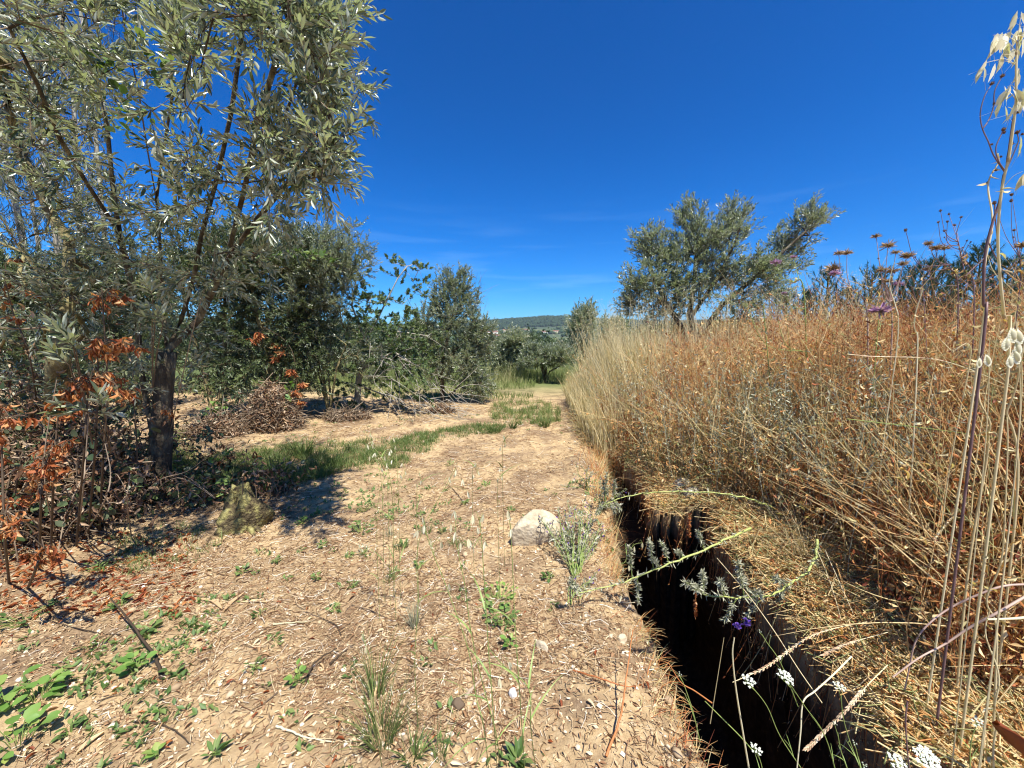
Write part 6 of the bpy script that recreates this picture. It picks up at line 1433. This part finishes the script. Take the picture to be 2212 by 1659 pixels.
stalk(Z8(1800, 2000), [Z8(1830, 1540), Z8(1820, 1100), Z8(1822, 700), Z8(1870, 430), Z8(1930, 200), Z8(1980, 0), ZA(835, 1500), (2160, 330)], 1.25, 'pale dry stalk, leftmost of the tall ones, bending right at the top', .0042, .9)
stalk(Z8(2140, 2100), [Z8(2130, 1650), Z8(2110, 1200), Z8(2080, 800), Z8(2050, 500), Z8(2040, 100), ZA(845, 1500), ZA(838, 1250), ZA(850, 1050), ZA(868, 900), ZA(895, 650), ZA(925, 430), ZA(935, 350), ZA(1000, 320)], 1.12, 'tallest pale oat stalk at the right edge, reaching up to the top corner', .0046, .8,
      husks=[(*ZA(820, 330), 5), (*ZA(780, 370), 4), (*ZA(850, 400), 3), (*ZA(735, 330), 2), (*ZA(650, 590), 2), (*ZA(735, 570), 2), (*ZA(840, 510), 2), (*ZA(970, 450), 2), (*ZA(875, 1000), 3), (*ZA(870, 810), 3), (*ZA(830, 870), 3), (*ZA(960, 850), 5), (*ZA(990, 900), 4), (*ZA(1000, 110), 4), (*ZA(1005, 210), 4), (*ZA(980, 640), 2), (*ZA(1000, 1300), 3), (*ZA(1010, 1600), 3), (*ZA(1015, 370), 2)], ls=.042)
stalk(Z8(1690, 2100), [Z8(1700, 1700), Z8(1560, 1500), Z8(1500, 1300)], 1.6, 'short pale stalk left of the tall ones', .003, .8)
stalk(Z8(1290, 2100), [Z8(1300, 1650), Z8(1285, 1300), Z8(1275, 1000), Z8(1300, 960)], 1.9, 'whitish straight stalk standing in the weeds', .004, 1)
stalk(Z8(1080, 2100), [Z8(1085, 1500), Z8(1075, 1100), Z8(1090, 730)], 2.1, 'white smooth stalk among the fluffy thistle heads', .004, 1)
stalk((2190, 1180), [(2195, 1000), (2190, 860), (2200, 700)], 1.3, 'straight yellow stalk at the right edge, low', .005, .6)
stalk((2110, 1120), [(2140, 1010), (2120, 920), (2125, 840)], 1.3, 'bent yellow stalk in the weeds below the tall ones', .005, .5)
stalk(Z7(2030, 1250), [Z7(2040, 900), Z7(2050, 700), Z7(2060, 350), (2165, 900)], 1.15, 'yellow stalk standing on the bank near the right edge', .004, .7)
stalk(Z7(2130, 1600), [Z7(2090, 1450), Z7(2010, 1250), Z7(2030, 1000), Z7(2050, 760)], 1.0, 'kinked yellow stalk in the lower right corner', .0035, .8)
# one dried knapweed whose thin curved branches carry buds high in the upper right
def lyre():
    Y = 1.2; b = bank_base(*Z8(1860, 2000), Y); o = empty('dried_knapweed', b); m = MB()
    stem(m, [b]+path3([Z8(1850, 1500), Z8(1858, 1100), Z8(1868, 700), Z8(1930, 420), Z8(2000, 200), Z8(2030, 0), ZA(845, 1610)], Y), .004, .0025, .1, 6, 40)
    for line, y in (([ZA(845, 1610), ZA(740, 1450), ZA(690, 1320), ZA(635, 1200), ZA(615, 1060), ZA(655, 900), ZA(722, 785)], 1.2), ([ZA(645, 1195), ZA(700, 1110), ZA(740, 990), ZA(750, 850), ZA(818, 715)], 1.2),
                    ([ZA(845, 1610), ZA(920, 1450), ZA(970, 1320), ZA(960, 1240)], 1.18), ([ZA(850, 1600), ZA(785, 1500), ZA(762, 1375), ZA(832, 1215)], 1.17), ([ZA(855, 1590), ZA(870, 1440), ZA(905, 1350)], 1.2),
                    ([ZA(850, 1620), ZA(900, 1240), ZA(930, 1080), ZA(1000, 970)], 1.18), ([Z8(1900, 560), Z8(1985, 700), Z8(1960, 330), Z8(1955, 225)], 1.2), ([Z8(1865, 700), Z8(1760, 800), Z8(1700, 860)], 1.2)):
        P = path3(line, y); stem(m, P, .0017, .0012, .12, 5, 20); seedhead(o, P[-1], .014, P[-1]-P[-2])
    for (u, v, s_) in [(*ZA(745, 970), .009), (*ZA(725, 1350), .009), (*ZA(1010, 1255), .01), (*ZA(838, 1240), .012), (*ZA(765, 1590), .01), (*ZA(810, 1465), .009), (*ZA(970, 1050), .010)]: seedhead(o, at(u, v, 1.2), s_, A([-.5, 0, .6]))
    m.build('stem', M['stempurple'], o, smooth=True); return tag(o, 'dark-stemmed knapweed whose bowed branches form a lyre against the sky at the right edge', 'knapweed', 'dried knapweeds')
lyre()

# --- quaking grass with plump cream spikelets
reseed(403)
def plump(o, p, s, d):
    """overlapping pale scales, like a little armoured drop"""
    m = MB(); d = nrm(d); x = nrm(np.cross(d, A([0, 1., .1]))); n = 8
    for k in range(n):
        for sg in (-1, 1):
            c = p+d*s*(k-.3)/n; w_ = s*.36*math.sin(math.pi*(k+1.2)/(n+1.6))
            D = nrm(x*sg*1.0+d*.35); scatter(m, OVAL, A([c-D*w_*.15]), frames(A([D]), A([0, -1., .35])), A([[s*.26, w_*1.25, w_]]), A([.95]))
    tv, tf = ICO2; V = tv*A([s*.2, s*.14, s*.42]); R = frames(A([d]))[0]; V = (V[:, [0, 2, 1]])@R.T+p+d*s*.4; m.add(V, tf, .6)
    return m.build('spikelet', M['cream'], o, smooth=False)
def quaking(base, tips, Y, label):
    b = bank_base(*base, Y); o = empty('quaking_grass', b); m = MB()
    L_ = stem(m, [b]+path3([(base[0]-5, base[1]-200), (tips[0][0]+6, tips[0][1]-40)], Y), .002, .001, .8, 4, 24)
    for (u, v, s, a) in tips:
        p = at(u, v, Y); q = L_[int(np.argmin(np.linalg.norm(L_-p, axis=1)))]; stem(m, [q, (q+p)/2+A([0, 0, .02]), p], .0007, .0006, .7, 3, 8); plump(o, p, s, A([a, -.1, -1.]))
    m.build('stem', M['straw'], o); return tag(o, label, 'quaking grass', 'quaking grass at the right edge')
quaking((2205, 1150), [(*Z8(2110, 1320), .034, .1), (*Z8(2150, 1330), .036, .3), (*Z8(2070, 1400), .032, -.2), (*Z8(2160, 1440), .03, .1)], .95, 'quaking grass with four plump cream spikelets by the right edge')
quaking((2200, 1200), [(*Z8(2130, 1510), .034, .3), (*Z8(2095, 1560), .028, 0)], .95, 'quaking grass with two cream spikelets just below the group of four')
quaking((2130, 1200), [(*Z8(1890, 1550), .03, .2), (*Z8(1830, 1580), .024, -.1)], 1.05, 'quaking grass with two cream spikelets left of the others')

# --- white umbels over the near trench
reseed(404)
def umbel(o, p, w_, ns, n):
    m = MB(); ax = nrm(n+A([0, 0, .001])); x = nrm(np.cross(ax, A([0, 1., 0]))); y = np.cross(ax, x); root = p-ax*w_*.55
    for k in range(ns):
        r = w_*.5*math.sqrt((k+.4)/ns); a = k*2.4; c = p+(x*math.cos(a)+y*math.sin(a))*r-ax*r*r*.8/w_
        tube(m, [root, (root+c)/2+(c-p)*.1, c], [.0005]*3, 3, .4, 1)
        q = 14; rr = w_*.10*np.sqrt(rng.random(q)); aa = U(0, 6.28, q); C = c+np.outer(rr*np.cos(aa), x)+np.outer(rr*np.sin(aa), y)+np.outer(U(0, .002, q), ax)
        for j in range(3): scatter(m, OVAL, C, frames(np.outer(np.cos(aa+j*2), x)+np.outer(np.sin(aa+j*2), y)+ax*.25, np.tile(ax, (q, 1))), np.stack([np.full(q, w_*.045), np.full(q, w_*.05), np.full(q, .01)], -1), U(.2, 1, q))
    return m.build('flower_head', [M['white'], M['stemgreen']], o)
def carrot(line, Y, heads, label):
    P = path3(line, Y); b = P[0]; o = empty('wild_carrot', b); m = MB(); L_ = stem(m, P, .0016, .0009, .6, 5, 20)
    for (u, v, w_, ns) in heads:
        p = at(u, v, Y); j = int(np.argmin(np.linalg.norm(L_-p, axis=1))); j = max(0, j-3); ax = nrm(A([U(-.2, .2), -.35+U(-.15, .15), 1.])); end = p-ax*w_*.5
        stem(m, [L_[j], (L_[j]+end)/2, end], .001, .0008, .6, 4, 6); umbel(o, p, w_, ns, ax)
    blades(m, L_[[3, 6]], U(.04, .08, 2), U(0, 6.28, 2), U(.5, 1, 2), U(.2, .8, 2), np.full(2, .003), 4, A([.3, .4]))
    m.build('stem', M['stemgreen'], o); return tag(o, label, 'wild carrot', 'white umbel flowers over the trench')
carrot([Z7(960, 1720), Z7(800, 1480), Z7(720, 1300), Z7(620, 1170)], 1.05, [(*Z7(613, 1145), .036, 12)], 'white umbel, left one of the upper three over the dark trench')
carrot([Z7(1150, 1800), Z7(1060, 1480), Z7(940, 1300), Z7(860, 1180)], 1.05, [(*Z7(832, 1120), .042, 15)], 'white umbel, middle one of the upper three and highest')
carrot([Z7(1280, 1700), Z7(1200, 1500), Z7(1160, 1350), Z7(1150, 1220)], 1.08, [(*Z7(1142, 1180), .03, 11)], 'white umbel, right one of the upper three')
carrot([Z7(720, 1900), Z7(700, 1750), Z7(690, 1650), Z7(665, 1570)], .98, [(*Z7(660, 1545), .03, 11)], 'white umbel low over the trench near the bottom edge')
carrot([Z7(1800, 1950), Z7(1720, 1800), Z7(1680, 1700), Z7(1665, 1620)], .85, [(*Z7(1660, 1595), .05, 22)], 'largest white umbel at the bottom edge on the right')
carrot([Z7(1560, 1950), Z7(1520, 1800), Z7(1500, 1700), Z7(1485, 1640)], .85, [(*Z7(1480, 1620), .038, 13)], 'white umbel touching the bottom edge left of the largest one')
carrot([Z7(1900, 1700), Z7(1900, 1550), Z7(1920, 1450), Z7(1945, 1400)], 1.0, [(*Z7(1950, 1390), .03, 9)], 'flat white umbel seen from the side on the right bank')
carrot([Z7(1300, 1800), Z7(1260, 1650), Z7(1240, 1560), Z7(1232, 1530)], .98, [(*Z7(1230, 1510), .014, 4), (*Z7(1285, 1640), .016, 5)], 'young umbel with two small buds at the trench lip')
carrot([Z7(330, 1500), Z7(290, 1330), Z7(240, 1180), Z7(215, 1130)], 1.15, [(*Z7(215, 1110), .014, 4)], 'thin stem with a tiny white bud at the left side of the trench')
carrot([Z7(900, 1300), Z7(800, 1050), Z7(720, 930), Z7(690, 880)], 1.2, [(*Z7(680, 862), .012, 4), (*Z7(742, 890), .008, 3)], 'tiny white flower in the dark of the trench')
carrot([Z7(1200, 1700), Z7(1150, 1560), Z7(1130, 1450)], .98, [(*Z7(1115, 1400), .012, 3)], 'feathery green carrot foliage at the trench lip')

# --- pale leaning stems over the trench and bank
reseed(405)
def loose(line, Y, label, r=.003, rnd=.8, mat='straw', spike=None, group='loose dry stems over the trench', name='dead_stalk', cat='dry stem'):
    P = path3(line, Y); o = empty(name, P[0]); m = MB(); L_ = stem(m, P, r, r*.6, rnd, 6, 30); m.build('stem', M[mat], o, smooth=True)
    if spike:
        a, b_ = spike; m2 = MB(); i0, i1 = int(a*(len(L_)-1)), int(b_*(len(L_)-1)); n = 44; idx = np.linspace(i0, i1-1, n); i = idx.astype(int); g = (idx-i)[:, None]; Q = L_[i]*(1-g)+L_[i+1]*g
        T_ = nrm(L_[i+1]-L_[i]); sd = nrm(np.cross(T_, A([0, .3, 1.]))); D = T_*1.0+sd*(((np.arange(n) % 2)*2-1)*.38)[:, None]
        scatter(m2, LANCE4, Q, frames(D, A([0, -.6, .8])+rng.normal(size=(n, 3))*.2), np.stack([np.full(n, .0055), U(.016, .022, n), np.full(n, .01)], -1), U(.5, 1, n)); m2.build('ear', M['tan'], o)
    return tag(o, label, cat, group)
loose([Z7(530, 900), Z7(520, 1000), Z7(540, 1200), Z7(580, 1450), Z7(625, 1720)][::-1], 1.1, 'pale vertical stem running down into the trench, left', .0028, .9)
loose([Z7(430, 440), Z7(600, 640), Z7(760, 860), Z7(900, 1080), Z7(1040, 1280)], [1.9, 1.6, 1.4, 1.25, 1.15], 'long pale stem slanting down right across the trench', .0025, .7)
loose([Z7(1300, 810), Z7(1120, 845), Z7(960, 900), Z7(830, 990), Z7(700, 1080), Z7(520, 1160)], [1.5, 1.4, 1.35, 1.3, 1.25, 1.2], 'ryegrass ear with braided look arching over the trench', .0018, .8, spike=(.25, .9))
loose([Z7(1420, 1060), Z7(1300, 1180), Z7(1200, 1300), Z7(1050, 1450), Z7(940, 1560)], [1.2, 1.15, 1.1, 1.08, 1.05], 'second braided ear, lower, pointing down left', .0018, .8, spike=(.3, 1))
loose([Z7(1420, 870), Z7(1240, 920), Z7(1130, 960), Z7(1045, 1005)], [1.5, 1.45, 1.4, 1.35], 'short pale ear on the bank edge above the trench', .0015, .9, spike=(.3, 1))
loose([Z7(1210, 1010), Z7(1100, 1120), Z7(1000, 1210), Z7(930, 1275), Z7(915, 1450), Z7(890, 1700)], [1.2, 1.15, 1.1, 1.08, 1.06, 1.04], 'kinked cream stem bending down over the trench', .0028, .95)
loose([Z7(2260, 590), Z7(2100, 600), Z7(1950, 650), Z7(1780, 730), Z7(1650, 830), Z7(1580, 930), Z7(1550, 1060), Z7(1520, 1200)], [1.2, 1.2, 1.22, 1.25, 1.25, 1.25, 1.25, 1.25], 'purplish-white stem arching from the right edge down onto the bank', .0035, .85, 'stempurple')
loose([Z7(2240, 650), Z7(2050, 760), Z7(1900, 840), Z7(1750, 940), Z7(1600, 1020), Z7(1450, 1130)], [1.15, 1.15, 1.18, 1.2, 1.2, 1.2], 'pinkish broken stem below the arching one', .004, 1.0, 'stempurple')
loose([Z7(1535, 1270), Z7(1525, 1400), Z7(1540, 1600), Z7(1560, 1750)], 1.05, 'reddish upright stem on the bank at the bottom right', .0022, .3, 'stempurple')
loose([Z7(2260, 780), Z7(2150, 790), Z7(2000, 795)], 1.0, 'knobbly pale horizontal stalk at the right edge', .004, .9)
loose([Z7(400, 1280), Z7(300, 1210), Z7(220, 1160), Z7(150, 1050)], 1.25, 'rusty beaded stem at the left side of the trench', .0025, .25, 'weed')
loose([Z7(640, 1560), Z7(560, 1470), Z7(450, 1360), Z7(360, 1270)], 1.2, 'yellow-green stem crossing low in the trench', .0022, .6, 'stemgreen')
loose([Z7(390, 1400), Z7(430, 1150), Z7(470, 900)], 1.3, 'thin straight stem on the left of the pit', .0015, .5)
loose([Z7(1005, 380), Z7(1080, 560), Z7(1130, 720), Z7(1150, 800)], [1.9, 1.8, 1.7, 1.6], 'long straw blade on the bank pointing down', .0018, .8)
loose([Z7(1060, 400), Z7(1150, 600), Z7(1220, 760)], [1.9, 1.75, 1.6], 'long straw blade right beside another', .0018, .9)
loose([Z7(1690, 330), Z7(1780, 220), Z7(1900, 100), Z7(1960, 60)], [1.6, 1.7, 1.8, 1.9], 'bright yellow-green stem standing on the bank', .004, .95, 'straw')
loose([(1830, 765), (1880, 770), (2010, 775), (2100, 800), (2212, 850)], 1.6, 'long straw ear arching right across the weeds', .002, .9, spike=(.1, .6))
loose([(1830, 905), (2000, 925), (2180, 950)], 1.7, 'thin straight green-yellow stem lying across the weeds', .002, .5, 'stemgreen')
# dangling oat spikelets over the left part of the pit
oat(Z6(960, 1130), [Z6(985, 980), Z6(1030, 950), Z6(1060, 880), Z6(1100, 820), Z6(1160, 805)], 2.0, [Z6(1160, 805), Z6(1060, 970), Z6(1080, 920), Z6(1020, 980), Z6(1010, 1190), Z6(1100, 830)], 'silvery oat head drooping over the left lip of the trench', .8, .0014, .036)
# a broad rust-brown dead leaf at the lower right corner
m = MB(); P = path3([Z7(2050, 1400), Z7(2120, 1450), Z7(2200, 1530), Z7(2260, 1600)], .98); L_ = smooth_line(P, 14); T_ = nrm(np.gradient(L_, axis=0)); sd = nrm(np.cross(T_, A([0, .5, 1.])))
w_ = (.03*np.sin(np.linspace(.3, 2.6, len(L_))))[:, None]; n = len(L_); V = np.concatenate([L_-sd*w_, L_+A([0, 0, .012]), L_+sd*w_, L_-A([0, 0, .006])]); i = np.arange(n-1)
m.add(V, np.concatenate([np.stack([i+a*n, i+b_*n, i+b_*n+1, i+a*n+1], -1) for a, b_ in ((0, 1), (1, 2), (2, 3), (3, 0))]), .15)
tag(m.build('dead_leaf', M['orange'], loc=P[0]), 'broad rust-brown dead leaf in the lower right corner', 'leaf')
for (u, v, lab) in [(1115, 1600, 'rusty beaded dock stalk deep in the trench, right of the pit'), (1090, 990, 'x')][:0]: pass
for (x, y, t, lab) in [(1500, 620, 150, 'rust-red dock spike in the middle of the trench mouth'), (1545, 1180, 180, 'rust-red dock spike below the thick green stalk'), (2120, 1200, 300, 'rust-red dock spike at the right wall of the trench')]:
    P = [at(*Z6(x+U(-8, 8), y+t), 2.0), at(*Z6(x, y+t*.5), 2.0), at(*Z6(x, y-20), 2.0)]; o = empty('dock_stalk', P[0]); m = MB(); L_ = stem(m, P, .002, .0015, .3, 4, 14); m.build('stem', M['weed'], o)
    m = MB(); fuzzy(m, L_, 120, .014, .05, .9, w_=.6); m.v = m.v; m.build('seeds', M['orange'], o); tag(o, lab, 'dock', 'rusty dock stalks')
# ------------------------------------------------------------------ the air
m = bpy.data.materials.new('haze_air'); m.use_nodes = True; nt = m.node_tree; nt.nodes.clear()
ho = nt.nodes.new('ShaderNodeOutputMaterial'); pv = nt.nodes.new('ShaderNodeVolumePrincipled')
pv.inputs['Color'].default_value = (.72, .84, 1.0, 1); pv.inputs['Density'].default_value = .00011; pv.inputs['Anisotropy'].default_value = .2
nt.links.new(pv.outputs[0], ho.inputs['Volume'])
mb = MB(); box(mb, (0, 1300, 0), (16000, 13000, 1)); mb.v = [np.concatenate([v[:, :2], np.where(v[:, 2:] > 0, 132., -140.)], 1) for v in mb.v]
tag(mb.build('haze', m), 'thin summer haze softening the far ridge', kind='stuff')
